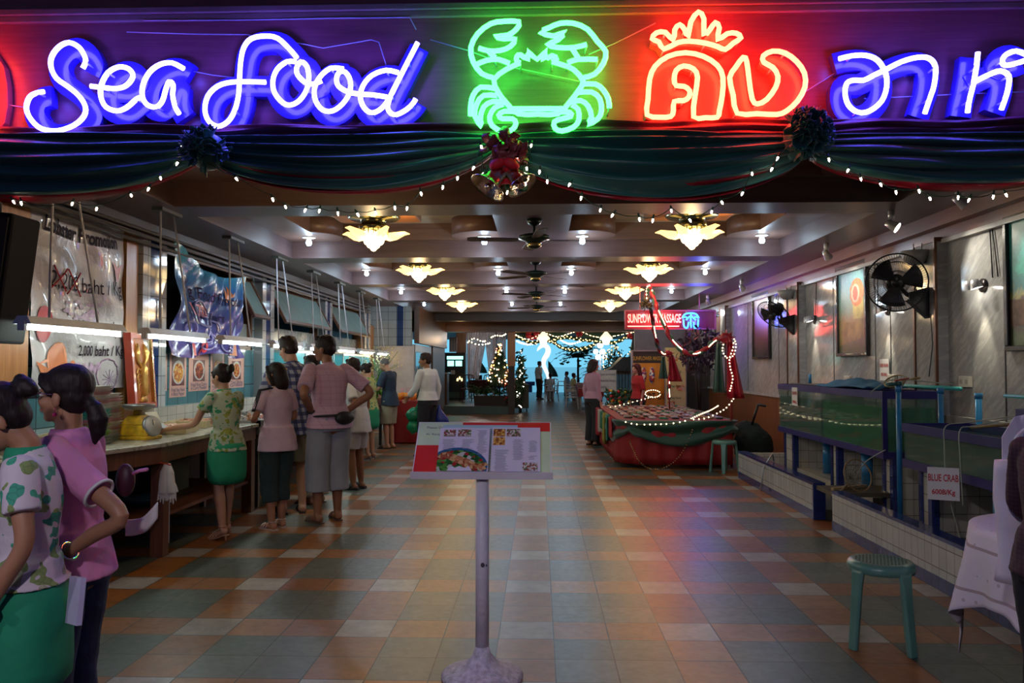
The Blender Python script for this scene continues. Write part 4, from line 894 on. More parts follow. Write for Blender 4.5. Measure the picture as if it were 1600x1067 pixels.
mb = MB(); mb.tube([(2.62, 9.6, .02), (2.66, 9.62, .30), (2.78, 9.66, .46), (2.80, 9.68, .37)], .009, 6); tag(mb.build('bent_rod', mat('galvanised_rod', (.45, .5, .55), .3, .7)), 'thin bent metal rod leaning over the far tiled curb', 'rod')
# price signs on and by the tanks
card = mat('white_card', (.62, .60, .58), .5, var=.04); redink = mat('red_paint_ink', (.42, .02, .03), .5)
def price(c, w, h, nrm, up, lines, label):
    t = thing('price_sign', label, 'sign'); c = Vector(c); n = Vector(nrm).normalized(); u = Vector(up).cross(n).normalized(); v = n.cross(u)
    mb = MB(); mb.prism([c-u*w/2-v*h/2, c+u*w/2-v*h/2, c+u*w/2+v*h/2, c-u*w/2+v*h/2], n*-.006); mb.build('card', card, t)
    mb = MB()
    for txt, size, y, wd in lines: put_text(mb, txt, size, lambda a, b: c + u*(a-wd/2) + v*(b+y) + n*.002, .0015, width=wd)
    mb.build('lettering', redink, t)
price(PX(1474, 756, 2.93), .205, .235, (-.45, -1, 0), (0,0,1), [('BLUE CRAB', .07, .02, .195), ('600B/Kg', .05, -.075, .15)], 'white price sign reading BLUE CRAB hanging on the crab tank')
price((XR-.015, 9.05, 1.46), .24, .24, (-1, 0, 0), (0,0,1), [('RIVER PRAWN', .055, .03, .21), ('900 B/Kg', .05, -.07, .17)], 'white river prawn price sign on the marble wall above the green-water tank')
price((3.12, 9.9, 1.13), .20, .22, (-1, 0, 0), (0,0,1), [('PRAWN', .06, .02, .17), ('700B/Kg', .045, -.08, .15)], 'small red lettered tag on the farthest tank glass')
# outlets
for y, z, l in ((8.85, 1.36, 'cream socket box behind the green-water tank'), (6.0, 1.36, 'cream double socket on the wall above the crab tank'), (7.35, 1.36, 'cream switch box beside the standpipes'), (10.1, 1.33, 'cream socket box over the farthest tank')):
    t = thing('wall_socket', l, 'socket'); mb = MB(); mb.box(XR-.035, XR-.001, y-.09, y+.09, z-.05, z+.05); mb.build('box', mat('cream_plastic', (.5, .47, .4), .4), t, bevel=.006)
    mb = MB()
    for s in (-.045, .045): mb.box(XR-.038, XR-.034, y+s-.02, y+s+.02, z-.02, z+.02)
    mb.build('socket_face', mat('socket_grey', (.3, .29, .26), .4), t)
mb = MB(); mb.tube([(XR-.012, 6.82, 2.25), (XR-.012, 6.86, 2.5), (XR-.012, 6.9, 2.7)], .006, 5); mb.tube([(XR-.012, 6.9, 2.25), (XR-.012, 6.93, 2.7)], .006, 5); mb.tube([(XR-.012, 9.2, 2.7), (XR-.012, 9.2, 2.2)], .006, 5)
mb.tube([(XR-.125, 7.75, 2.0), (XR-.125, 7.72, 1.7), (XR-.125, 7.8, 1.4)], .005, 5); mb.tube([(XR-.012, 11.2, 2.7), (XR-.012, 11.25, 2.2)], .006, 5); mb.tube([(XR-.012, 13.1, 2.7), (XR-.012, 13.1, 2.3)], .006, 5)
tag(mb.build('lamp_cables', mat('cable_black', (.02, .02, .02), .5)), 'thin dark cables running down the marble wall to the lamps', 'cable')
# ============================================================ PICTURES
frame_m = mat('black_frame', (.02, .015, .014), .25, coat=.4)
def paint(name, kind):
    n = NT(name, .3); z = n.math('DIVIDE', n.math('SUBTRACT', n.Z, 1.62), 1.1); nz = n.noise(6, 6, dist=1.5)
    if kind == 'fish':
        bg = n.ramp(n.math('ADD', z, n.math('MULTIPLY', n.math('SUBTRACT', nz, .5), .25)), [(0, (.05, .06, .02)), (.15, (.10, .09, .03)), (.3, (.16, .09, .04)), (.42, (.22, .17, .06)), (.55, (.16, .24, .16)), (.8, (.13, .33, .36)), (1, (.22, .42, .44))])
        c = bg
    elif kind == 'brown':
        c = n.ramp(n.math('ADD', z, n.math('MULTIPLY', n.math('SUBTRACT', nz, .5), .3)), [(0, (.03, .05, .04)), (.3, (.12, .05, .04)), (.6, (.22, .08, .05)), (1, (.5, .40, .32))])
    elif kind == 'red':
        c = n.ramp(n.math('ADD', z, n.math('MULTIPLY', n.math('SUBTRACT', nz, .5), .4)), [(0, (.05, .06, .05)), (.4, (.25, .18, .15)), (1, (.7, .35, .3))])
    else:
        c = n.ramp(n.math('ADD', z, n.math('MULTIPLY', n.math('SUBTRACT', nz, .5), .2)), [(0, (.05, .10, .03)), (.1, (.10, .13, .04)), (.18, (.06, .035, .02)), (.36, (.09, .05, .03)), (.40, (.28, .25, .05)), (.46, (.02, .12, .11)), (.7, (.03, .25, .23)), (1, (.06, .36, .32))])
    n.base(n.mix(1.0, c, n.ramp(n.noise(30, 5), [(.3, .7), (.7, 1.0)]), 'MULTIPLY')); return n.m
def picture(y0, y1, z0, z1, kind, label):
    t = thing('framed_picture', label, 'picture'); x = XR-.002; w = .045
    mb = MB(); mb.box(x-.05, x, y0, y1, z0, z0+w); mb.box(x-.05, x, y0, y1, z1-w, z1); mb.box(x-.05, x, y0, y0+w, z0+w, z1-w); mb.box(x-.05, x, y1-w, y1, z0+w, z1-w); mb.build('frame', frame_m, t, bevel=.006)
    mb = MB(); mb.box(x-.02, x-.005, y0+w, y1-w, z0+w, z1-w); mb.build('canvas', paint(kind+'_painting', kind), t)
    return t
def blob(t, name, m, y0, y1, z0, z1, pts, d):    # flat painted shape on a canvas (u to the viewer's right = towards -Y)
    mb = MB(); mb.prism([(XR-.0225-d, y1-(y1-y0)*u, z0+(z1-z0)*v) for u, v in pts], (-.0008, 0, 0)); mb.build(name, m, t)
t = picture(9.45, 10.4, 1.62, 2.76, 'fish', 'framed picture of an orange fish head rising over wooden planks')
el = lambda cu, cv, ru, rv, n=20: [(cu+ru*cos(2*pi*i/n)*(1+.08*sin(3*i)), cv+rv*sin(2*pi*i/n)) for i in range(n)]
blob(t, 'painted_boat', mat('paint_ochre', (.20, .13, .04), .4, var=.4), 9.45, 10.4, 1.62, 2.76, [(.06,.40),(.5,.36),(.94,.40),(.94,.2),(.06,.12)], 0)
blob(t, 'painted_bodyfish', mat('paint_yellow_ochre', (.40, .30, .09), .4, var=.4), 9.45, 10.4, 1.62, 2.76, [(.55,.40),(.88,.40),(.86,.62),(.70,.66),(.52,.55)], .001)
blob(t, 'painted_fish_head', mat('paint_orange', (.55, .16, .05), .4, var=.4, vs=20), 9.45, 10.4, 1.62, 2.76, el(.66, .68, .22, .15), .002)
blob(t, 'painted_mouth', mat('paint_pale_pink', (.62, .38, .25), .4, var=.3), 9.45, 10.4, 1.62, 2.76, el(.62, .67, .13, .10), .003)
blob(t, 'painted_throat', mat('paint_deep_red', (.45, .08, .04), .4, var=.3), 9.45, 10.4, 1.62, 2.76, el(.62, .67, .08, .075), .004)
picture(13.4, 14.45, 1.62, 2.76, 'brown', 'tall framed brown and red picture behind the tilted fan')
t = picture(5.5, 6.68, 1.62, 2.72, 'sea', 'large framed turquoise seascape picture with driftwood, cut by the picture edge')
blob(t, 'painted_whale', mat('paint_teal', (.03, .22, .17), .4, var=.4, vs=10), 5.5, 6.68, 1.62, 2.72, [(.06,.60),(.2,.68),(.5,.82),(.9,.8),(.9,.6),(.5,.55),(.15,.56)], .0)
blob(t, 'painted_wood', mat('paint_driftwood', (.10, .05, .03), .5, var=.5, vs=12), 5.5, 6.68, 1.62, 2.72, [(.04,.38),(.5,.36),(.95,.41),(.95,.14),(.5,.2),(.04,.18)], .001)
picture(16.75, 17.5, 1.62, 2.6, 'red', 'small framed picture glowing red near the massage sign')
# ============================================================ STALL
redcl = mat('red_skirt_cloth', (.24, .008, .010), .6, bump=.1, bs=12); grncl = mat('green_swag_cloth', (.006, .05, .03), .5, sheen=.3, bump=.1, bs=12)
sx0, sx1, sy0, sy1, sz = 1.17, 2.80, 11.75, 16.1, .70
st = thing('market_stall', 'long market stall draped with red skirt and green swags', 'stall', ((sx0+sx1)/2, (sy0+sy1)/2, 0)); oc = st.location
per = [Vector((sx0, sy1, 0)), Vector((sx0, sy0+.25, 0)), Vector((sx0+.28, sy0, 0)), Vector((sx1, sy0, 0)), Vector((sx1, sy1, 0))]
def along(u):
    L = [(per[i+1]-per[i]).length for i in range(4)]; d = u*sum(L)
    for i in range(4):
        if d <= L[i] or i == 3: e = (per[i+1]-per[i]).normalized(); return per[i]+e*d, Vector((e.y, -e.x, 0))*-1
        d -= L[i]
def skirt(u, v, z0, z1, off, amp, fq, scal=0, ns=1):
    p, nn = along(u); out = Vector((p.x-(sx0+sx1)/2, 0, 0)); nn = nn if nn.dot(p-Vector(((sx0+sx1)/2, (sy0+sy1)/2, 0))) > 0 else -nn
    zb = z0 + scal*(abs(sin(u*ns*pi))**.7*-1+1); z = zb+(z1-zb)*v; q = p + nn*(off+amp*sin(u*fq)*(1-.6*v)) ; return Vector((q.x-oc.x, q.y-oc.y, z))
mb = MB(); mb.grid(lambda u, v: skirt(u, v, .07, sz-.01, .02, .018, 260), 260, 6); mb.build('red_skirt', redcl, st, solid=.004)
mb = MB(); mb.grid(lambda u, v: (lambda p: p+Vector((0,0,0)))(skirt(u, v, .34, sz+.01, .05+.03*sin(v*9+sin(u*30)), .02, 90, .22, 7)), 260, 16); mb.build('green_swag', grncl, st, solid=.004)
mb = MB(); mb.prism([(p.x-oc.x, p.y-oc.y, sz-.02) for p in per], (0,0,.03)); mb.build('table_top', mat('stall_top_red', (.20, .02, .02), .7), st)
mb = MB()
for x in (sx0+.12, sx1-.12):
    for y in (sy0+.3, sy1-.12): mb.box(x-.03-oc.x, x+.03-oc.x, y-.03-oc.y, y+.03-oc.y, 0, sz-.02)
mb.build('trestle', dark_m, st)
# goods: rows of little packets and bangles
def goods(name, mbf, m, label, cat, group): o = mbf.build(name, m); return tag(o, label, cat, group)
rnd = random.Random(11); gm = [mat('packet_%s' % k, c, .35, var=.3, vs=40) for k, c in (('silver', (.30,.28,.28)), ('red', (.22,.02,.025)), ('gold', (.30,.19,.06)), ('white', (.40,.37,.33)), ('black', (.02,.02,.02)), ('pink', (.5,.15,.25)), ('brown', (.25,.12,.05)), ('green', (.04,.2,.1)))]
protos = []
for i, m in enumerate(gm):
    mb = MB()
    if i % 2: mb.box(-.028, .028, -.075, .075, 0, .02); mb.box(-.02, .02, -.055, .055, .02, .03)
    else: mb.tube([(.045*cos(a*pi/8), .045*sin(a*pi/8), .014) for a in range(16)], .013, 6, True); mb.box(-.02, .02, -.06, .06, .0, .012)
    protos.append(mb)
made = {}
lab = {0: 'silver bangle on a card', 1: 'red trinket packet', 2: 'gold bangle on a card', 3: 'white trinket packet', 4: 'black bangle on a card', 5: 'pink trinket packet', 6: 'brown bangle on a card', 7: 'green trinket packet'}
for iy in range(22):
    for ix in range(9):
        x = sx0+.20+ix*.165+rnd.uniform(-.02, .02); y = sy0+.30+iy*.175+rnd.uniform(-.02, .02); k = rnd.choice([0,0,0,1,2,3,4,4,6,6,4,7])
        if x-sx0 < .35 and y-sy0 < .35: continue
        lb = lab[k]+' among the goods laid out on the stall'
        if k not in made: o = protos[k].build('trinket', gm[k]); made[k] = o
        else: o = made[k].copy(); COL.objects.link(o)
        tag(o, lb, 'trinket', 'trinkets laid out on the market stall: %s' % lab[k]); o.location = (x, y, sz+.011); o.rotation_euler = (0, 0, rnd.uniform(-.35, .35)+.5)
# rope lights
rope_m = mat('rope_bulb', (1, .95, .8), .3, emit=(1.0, .80, .48), es=5)
def rope(pts, label, step=.05, r=.011, name='rope_light', wire=True):
    w = smoothline(pts, 6); t = thing(name, label, 'rope light')
    if wire: mb = MB(); mb.tube(w, .005, 5); mb.build('wire', mat('clear_rope', (.3, .28, .2), .3), t)
    mb = MB(); acc = 0; cnt = 0
    for i in range(1, len(w)):
        seg = (w[i]-w[i-1]).length; acc += seg
        if acc >= step: acc = 0; mb.ell(w[i], r, nu=6, nv=4); cnt += 1
    mb.build('bulb_chain', rope_m, t); t.children[-1]['kind'] = 'stuff'; return t
def dense(pts, st): 
    out = [Vector(pts[0])]
    for a, b in zip(pts, pts[1:]):
        a, b = Vector(a), Vector(b); n = max(1, int((b-a).length/st)); out += [a.lerp(b, (i+1)/n) for i in range(n)]
    return out
rope([PY(x, y, 11.66) for x, y in ((968,655),(980,660),(995,663),(1020,663),(1045,662),(1065,659),(1078,655))], 'rope light sagging across the front of the stall', .075)
rope([PY(1078,655,11.66), PY(1100,654,11.7), PY(1120,646,11.8), PY(1135,637,11.9), PY(1146,623,12.0)], 'rope light rising from the stall front to the red bow post', .045)
rope([PY(1078,655,11.7), PY(1095,647,12.3), PY(1110,641,13), PY(1122,634,13.6)], 'second rope light strand crossing the stall corner', .05)
rope([PY(x, y, Y) for x, y, Y in ((945,639,14.8),(965,634,15),(985,629,15.2),(1005,624,15.5),(1018,620,15.7))], 'rope light along the far edge of the stall top', .09)
lc = PY(1020, 615, 15.6); rope([lc+Vector((.14*cos(a*pi/7), -.05*cos(a*pi/7), .07*sin(a*pi/7)+.0)) for a in range(15)], 'coiled loop of rope light on the far end of the stall', .035)
# arch garlands of twisted red and green cloth wound with rope light
def garland(pts, label, r=.045, lite=((.2,.3),(.55,.7),(.85,.95))):
    w = smoothline(pts, 8); t = thing('cloth_garland', label, 'garland'); n = len(w)
    def off(ph, k): 
        o = []
        for i, p in enumerate(w): a = i*.5+ph; o.append(p+Vector((cos(a), .3, sin(a)))*k)
        return o
    mb = MB(); mb.tube(off(0, r*.35), [r*.8*(.8+.3*sin(i*.9)) for i in range(n)], 8); mb.build('red_cloth', redsat, t)
    mb = MB(); mb.tube(off(pi, r*.45), [r*.62*(.8+.3*cos(i*.8)) for i in range(n)], 8); mb.build('green_cloth', grncl, t)
    mb = MB()
    for a, b in lite: s = w[int(a*(n-1)):max(int(a*(n-1))+2, int(b*(n-1)))]; mb.tube([p+Vector((-.0, -r*1.25, 0)) for p in s], .008, 6)
    mb.build('rope_light', rope_m, t); return t
GA = lambda L: [PY(x, y, Y) for x, y, Y in L]
garland(GA([(1014,450,12.8),(1010,462,12.9),(1016,480,13.1),(1020,500,13.4),(1023,520,13.7),(1028,540,14),(1036,553,14.2),(1044,550,14.4)]), 'red and green cloth garland falling from the ceiling peak to the small bow', .04, ((.5,.66),(.82,.95)))
garland(GA([(1014,450,12.8),(1020,460,12.8),(1026,480,12.7),(1036,502,12.6),(1048,528,12.5),(1065,546,12.4),(1082,553,12.3),(1100,547,12.2),(1116,533,12.1),(1132,526,12.0)]), 'red and green cloth garland sagging from the ceiling peak to the big red bow', .045, ((.25,.38),(.47,.58),(.68,.76),(.82,.92)))
garland(GA([(1046,552,14.4),(1048,570,14.4),(1046,590,14.4),(1045,605,14.4),(1046,624,14.4)]), 'cloth wound post under the small red bow', .035, ((.1,.3),(.45,.7),(.8,.98)))
lp = GA([(1011,470,12.8),(1010,455,12.8),(1013,446,12.8),(1018,450,12.8),(1020,462,12.8)]); rope(lp, 'loop of rope light over the garland peak', .035, .012)
mb = MB(); rn = random.Random(5); pc = PY(1009, 474, 12.85)
for i in range(40): d = Vector((rn.gauss(0,1), rn.gauss(0,.6), rn.gauss(0,1))).normalized()*rn.uniform(.05,.17); mb.tube([pc, pc+d*.6+Vector((0,0,-.02)), pc+d], [.006,.012,.003], 5)
tag(mb.build('tinsel_spray', mat('dusky_tinsel', (.12, .08, .05), .4, .4)), 'dull tinsel spray tied near the garland peak', 'tinsel')
def bow_(c, s, label, tails=True):
    t = thing('cloth_bow', label, 'bow', c); mb = MB()
    for a in range(9): an = a*.7; mb.grid(lambda u, v: Vector((s*.5*cos(an)*sin(u*pi)*(.5+.5*v), -.03-.05*sin(u*pi+a), s*.45*sin(an)*sin(u*pi)+s*.12*(v-.5))), 8, 4)
    mb.ell((0, -.03, 0), (s*.32, s*.2, s*.3)); mb.build('ribbon_loops', redsat, t, solid=.004)
    mb = MB(); 
    for a in range(5): an = a*1.3+.4; mb.grid(lambda u, v: Vector((s*.5*cos(an)*sin(u*pi)*(.5+.5*v)+.03, .0-.05*sin(u*pi+a), s*.4*sin(an)*sin(u*pi)-.03+s*.12*(v-.5))), 8, 4)
    mb.build('green_loops', grncl, t, solid=.004)
    if tails:
        for k, (dx, w, L, m) in enumerate(((.06, .22, .95, redsat), (-.10, .15, .85, grncl))):
            mb = MB(); mb.grid(lambda u, v: Vector((dx+(u-.5)*w*(.4+.8*v)+.08*v*(1 if k == 0 else 0), -.05+.025*sin(u*14+k)+.03*k, -.08-L*s*3.3*v)), 20, 10); mb.build('tail', m, t, solid=.004)
    return t
bow_(PY(1133, 528, 12.0), .26, 'big red and green cloth bow with long hanging tails beside the marble wall')
bow_(PY(1044, 552, 14.3), .24, 'small red cloth bow with tail on the post at the back of the stall').scale = (.9, .9, .6)
mb = MB(); pz = PY(1142, 560, 12.05); mb.cyl((pz.x, 12.05, 0), (pz.x, 12.05, 2.0), .018, n=8); tag(mb.build('stall_post', mat('post_dark_red', (.2, .02, .02), .5)), 'thin post at the stall corner carrying the big red bow', 'post')
mb = MB(); pz2 = PY(1046, 560, 14.42); mb.cyl((pz2.x, 14.45, sz), (pz2.x, 14.45, 1.75), .012, n=8); tag(mb.build('stall_post', mat('post_dark_red', (.2, .02, .02), .5)), 'thin post on the stall top carrying the small red bow', 'post')
rope(GA([(1131,535,11.9),(1129,548,11.9),(1136,559,11.9),(1146,555,11.9),(1150,540,11.9),(1147,530,11.9),(1145,545,11.9),(1140,560,11.9),(1141,575,11.9),(1145,590,11.9),(1142,605,11.9),(1140,612,11.9)]), 'rope light ringing the big red bow and trailing down its post', .032, .011)
# bead garland on the skirt
mb = MB(); pts = smoothline(GA([(984,690,11.62),(990,705,11.62),(1000,722,11.62),(1015,732,11.62),(1035,732,11.62),(1055,720,11.62),(1070,700,11.62),(1082,672,11.62)]), 6)
for p in dense(pts, .04): mb.ell(p, .011, nu=6, nv=4)
tag(mb.build('bead_garland', mat('mixed_beads', (.5, .3, .15), .2, .5, var=.9, vs=60)), 'string of coloured beads looped over the red stall skirt', 'garland')
# hanging scarves and bags at the stall corner
cols = [(.35,.02,.02), (.03,.18,.12), (.25,.22,.03), (.02,.12,.06), (.35,.3,.25), (.3,.02,.03), (.02,.1,.05)]
for i, c in enumerate(cols):
    y = sy0+.45+i*.55; L = .30+.1*((i*7) % 3); mb = MB()
    mb.grid(lambda u, v: Vector((sx0-.08-.03*sin(u*12+i), y+(u-.5)*.30*(.7+.5*v), sz+.03-L*v)), 14, 8)
    tag(mb.build('hanging_scarf', mat('scarf_%d' % i, c, .7), solid=.006), '%s scarf hanging over the aisle side of the stall' % ['dark red', 'teal green', 'yellow olive', 'bottle green', 'beige', 'bright red', 'deep green'][i], 'scarf')
# dark bundle to the side of the stall
t = thing('covered_pump', 'dark covered water pump between the stall and the wall', 'pump', (3.25, 12.3, 0)); mb = MB(); mb.ell((0, 0, .30), (.30, .32, .29)); mb.box(-.2, .2, -.2, .25, .02, .5); mb.ell((-.05, .12, .52), (.22, .2, .14)); mb.build('cover', mat('dark_green_cover', (.004, .012, .010), .9), t, remesh=.03, disp=(.05, .15))
mb = MB(); mb.cyl((-.02, 0, .6), (.05, -.1, .92), .02, n=8); mb.cyl((.05, -.1, .92), (.16, -.14, .90), .018, n=8); mb.build('handle', blk, t)
# ============================================================ MASSAGE SIGN
SYY = 15.8
sg = thing('neon_shop_sign', 'red neon hanging sign reading SUNFLOWER MASSAGE with a blue palm emblem', 'neon sign')
a = PY(977, 514, SYY); b = PY(1118, 485, SYY)
mb = MB(); mb.box(a.x, b.x, SYY+.05, SYY+.10, a.z, b.z); mb.build('sign_panel', mat('red_acrylic', (.16, .015, .03), .2, coat=.5), sg)
mb = MB(); 
for z in (a.z, b.z): mb.box(a.x, b.x, SYY+.0, SYY+.05, z-.012, z+.012)
for x in (a.x, b.x): mb.box(x-.012, x+.012, SYY, SYY+.05, a.z, b.z)
for x in (a.x+.3, b.x-.3): mb.cyl((x, SYY+.07, b.z), (x, SYY+.07, 3.1), .01, n=6)
mb.build('frame', mat('sign_frame_red', (.35, .1, .12), .3), sg)
neonr = mat('sign_neon_red', (1, .3, .3), .3, emit=(1.0, .12, .09), es=7)
mb = MB(); tw = PY(1063, 500, SYY).x - PY(980, 500, SYY).x; t0 = PY(981, 504, SYY)
vs, fs = text_v('SUNFLOWER MASSAGE', .24, .004, width=tw); mb.add([Vector((t0.x+v.x, SYY-.0, t0.z+v.y)) for v in vs], fs, False)
mb.prism([(t0.x, SYY, t0.z-.08), (t0.x+1.0, SYY, t0.z-.08), (t0.x+1.0, SYY, t0.z-.065), (t0.x, SYY, t0.z-.065)], (0, .01, 0)); mb.build('neon_lettering', neonr, sg, solid=.012)
pb = mat('sign_neon_blue', (.1, .5, 1), .3, emit=(.02, .28, 1.0), es=4.5); mb = MB()
for st_ in ([(1066,497),(1070,491),(1080,489),(1088,491),(1092,497)], [(1066,497),(1071,495),(1075,498)], [(1092,497),(1087,495),(1083,498)], [(1080,489),(1079,500),(1080,512)], [(1068,499),(1069,510),(1074,512),(1076,503)], [(1084,503),(1085,512),(1090,510),(1091,499)], [(1072,500),(1079,494),(1087,500)]):
    mb.tube(smoothline([PY(x, y, SYY-.01) for x, y in st_], 4), .016, 6)
mb.build('palm_neon', pb, sg)
lamp('POINT', 'sign_glow_red', (2.4, SYY-.25, a.z+.15), 26, (1, .06, .05), .3, sg); lamp('POINT', 'sign_glow_blue', (3.1, SYY-.25, a.z+.2), 22, (.12, .12, 1.0), .12, sg)
# banners and stands behind the stall
st2 = thing('poster_stand', 'tall orange and black poster stand reading HOT OIL behind the stall', 'poster stand', (2.3, 17.4, 0))
P0 = PY(988, 640, 17.4); P1 = PY(1043, 549, 17.4)
x0, x1, z0, z1 = P0.x-2.3, P1.x-2.3, .25, P1.z
mb = MB(); mb.box(x0, x1, 0, .03, z0, z1); mb.build('panel', mat('poster_orange', (.58, .24, .02), .4), st2)
mb = MB(); mb.box(x0, x1, -.004, 0, z1-.25, z1); mb.build('header', mat('poster_black', (.02, .02, .015), .4), st2)
mb = MB()
for x in (x0, x1): mb.box(x-.02, x+.02, -.02, .04, 0, z1+.02)
mb.box(x0, x1, -.02, .04, z1, z1+.03); mb.build('frame', mat('steel_frame', (.3, .3, .32), .3, .6), st2)
mb = MB(); vs, fs = text_v('SUNFLOWER MASSAGE', .12, .001, width=(x1-x0)*.94); mb.add([(x0+.02+v.x, -.007, z1-.19+v.y) for v in vs], fs, False); mb.build('header_lettering', mat('gold_ink', (.5, .3, .03), .4), st2)
mb = MB(); vs, fs = text_v('HOT OIL', .2, .002, width=.5); mb.add([(x1-.53+v.x, -.007, .78+v.y) for v in vs], fs, False); mb.build('lettering', mat('black_ink', (.02, .015, .01), .4), st2)
mb = MB()
for s in (-1, 1): mb.grid(lambda u, v: Vector((.05+s*.09+.06*cos(u*2*pi)*v, -.008, 1.30+.18*sin(u*2*pi)*v)), 16, 2)
mb.build('footprint_picture', food_mat('foot_chart', [(.5,.4,.3), (.4,.05,.03), (.05,.05,.2), (.6,.55,.4)], 25), st2, solid=.003)
t = thing('banner_stand', 'pale yellow banner with food photos beside the dark plant', 'banner', (0, 17.2, 0)); P0 = PY(1040, 636, 17.2); P1 = PY(1071, 543, 17.2)
mb = MB(); mb.box(P0.x, P1.x, 0, .02, .3, P1.z); mb.build('sheet', mat('pale_yellow_sheet', (.52, .50, .22), .4), t)
mb = MB(); 
for u, v, w, h in ((.2, .55, .35, .14), (.55, .42, .4, .12), (.1, .2, .35, .13), (.5, .08, .4, .1), (.1, .82, .5, .1)): X0 = P0.x+(P1.x-P0.x)*u; Z0 = .3+(P1.z-.3)*v; mb.box(X0, X0+w*(P1.x-P0.x), -.004, 0, Z0, Z0+h)
mb.build('photos', food_mat('banner_photos', [(.5,.2,.06), (.6,.3,.2), (.4,.08,.03), (.5,.45,.3)], 20), t)
mb = MB()
for z in (1.05, .8, 1.35): vs, fs = text_v('Thai Food', .07, .001); mb.add([(P0.x+.1+v.x*.8, -.006, z+v.y) for v in vs], fs, False)
mb.build('lettering', mat('green_ink', (.03, .12, .05), .5), t)
mb = MB(); mb.box(P0.x-.02, P0.x, 0, .03, 0, P1.z); mb.box(P1.x, P1.x+.02, 0, .03, 0, P1.z); mb.build('stand_frame', mat('steel_frame', (.3, .3, .32), .3, .6), t)
# dark foliage plant by the sign
rn = random.Random(8)
def leafcloud(name, c, r, n, size, m, label, cat, seed, trunk=True, stuffy=False, parent=None):
    rn = random.Random(seed); t = thing(name, label, cat, c) if parent is None else parent; mb = MB()
    for i in range(n):
        d = Vector((rn.gauss(0,1), rn.gauss(0,1), rn.gauss(0,1))).normalized()*rn.random()**.4; p = Vector((d.x*r[0], d.y*r[1], r[2]*1.0+d.z*r[2]))
        q = Euler((rn.uniform(0,6), rn.uniform(0,6), rn.uniform(0,6))).to_matrix(); s = size*rn.uniform(.7, 1.4)
        mb.add([p, p+q @ Vector((s*.5, s*.22, .1*s)), p+q @ Vector((s, 0, 0)), p+q @ Vector((s*.5, -s*.22, .1*s))], [(0,1,2,3)], False)
    return t, mb
t, mb = leafcloud('indoor_tree', (3.05, 15.3, 1.35), (.42, .35, .45), 500, .12, None, 'dark leafy plant glowing purple under the massage sign', 'plant', 3); mb.build('foliage', mat('dark_plum_leaf', (.05, .03, .05), .5), t)
mb = MB()
for i in range(6): mb.tube([(0, 0, -.9), (rn.uniform(-.1,.1), rn.uniform(-.1,.1), 0), (rn.uniform(-.3,.3), rn.uniform(-.2,.2), .5)], .015, 5)
mb.build('stems', dark_m, t); mb = MB(); mb.lathe((0,0,-1.35), [(0,0),(.16,0),(.2,.42),(.22,.45),(0,.45)], 18); mb.build('pot', mat('black_pot', (.02,.02,.02), .4), t)
mb = MB(); mb.box(PY(1070,0,18.2).x, PY(1119,0,18.2).x, 18.2, 18.28, 0, 1.55); tag(mb.build('carved_screen', wood('carved_black_panel', (.012,.01,.008), (.03,.025,.02), .4)), 'dark carved panel standing behind the stall next to the yellow banner', 'panel')
# ============================================================ ROUND TABLE, BAG (right edge)
lace = NT('lace_cloth', .8); v1 = lace.voro(9); band_ = lace.math('ABSOLUTE', lace.math('SUBTRACT', lace.math('FRACT', lace.math('MULTIPLY', lace.Z, 5.2)), .5))
lace.base(lace.mix(lace.math('LESS_THAN', band_, .035), lace.mix(lace.math('LESS_THAN', lace.voro(16), .13), (.60, .56, .63), (.42, .36, .40)), (.34, .27, .29))); lace.bump(lace.noise(90, 3), .2, .002)
tc_ = Vector((2.50, 3.72, 0))
t = thing('round_table', 'small round table hidden under a white lace cloth at the picture edge', 'table', tc_)
mb = MB(); mb.lathe((0,0,0), [(0, .72), (.47, .72), (.48, .735), (.47, .75), (0, .75)], 40); mb.build('table_top', dark_m, t)
mb = MB(); mb.cyl((0,0,0.02), (0,0,.72), .03, n=12); mb.lathe((0,0,0), [(0,0),(.2,0),(.2,.02),(0,.03)], 20); mb.build('pedestal', dark_m, t)
def cloth(u, v):
    a = 2*pi*u; sq = .50/max(abs(cos(a-.25)), abs(sin(a-.25))); L = (.30+.62*(sq-.50)/.207*.55); n_ = 9
    if v < .35: r = .485*v/.35; return Vector((tc_.x+r*cos(a), tc_.y+r*sin(a), .755))
    w = (v-.35)/.65; fold = .035*sin(a*n_)*w + .02*sin(a*17+1)*w; r = .488+.05*sin(min(1, w*3)*pi/2)*.35+fold+.05*w; return Vector((tc_.x+r*cos(a), tc_.y+r*sin(a), .755-.02*min(1, w*8)-L*w))
mb = MB(); mb.grid(cloth, 160, 28); tag(mb.build('tablecloth', lace.m, solid=.003), 'white lace tablecloth hanging in points from the round table', 'tablecloth')
mb = MB(); mb.obox((2.42, 3.78, .762), (.30, .22, .004), Euler((0,0,.4))); tag(mb.build('green_mat', mat('pale_green_paper', (.30, .48, .30), .5)), 'pale green paper mat on the lace cloth', 'mat')
t = thing('folder', 'dark blue folders stacked on the green mat beside the white bag', 'folder', (2.49, 3.72, .766)); mb = MB(); mb.obox((0, 0, .006), (.26, .19, .011), Euler((0,0,.3))); mb.build('cover', mat('navy_folder', (.02, .03, .08), .3), t); mb = MB(); mb.obox((.01, 0, .0165), (.24, .18, .008), Euler((0,0,.2))); mb.build('upper_cover', mat('slate_folder', (.05, .06, .10), .3), t)
mb = MB(); mb.lathe((2.385, 3.90, .758), [(0,0),(.03,0),(.028,.12),(.012,.16),(.012,.19),(0,.19)], 16); tag(mb.build('clear_bottle', mat('clear_plastic', (.5,.5,.6), .1, trans=.8)), 'clear plastic bottle on the lace cloth behind the bag', 'bottle')
t = thing('tote_bag', 'white cloth tote bag with papers sticking out, at the picture edge', 'bag', (0,0,0)); bp = MB()
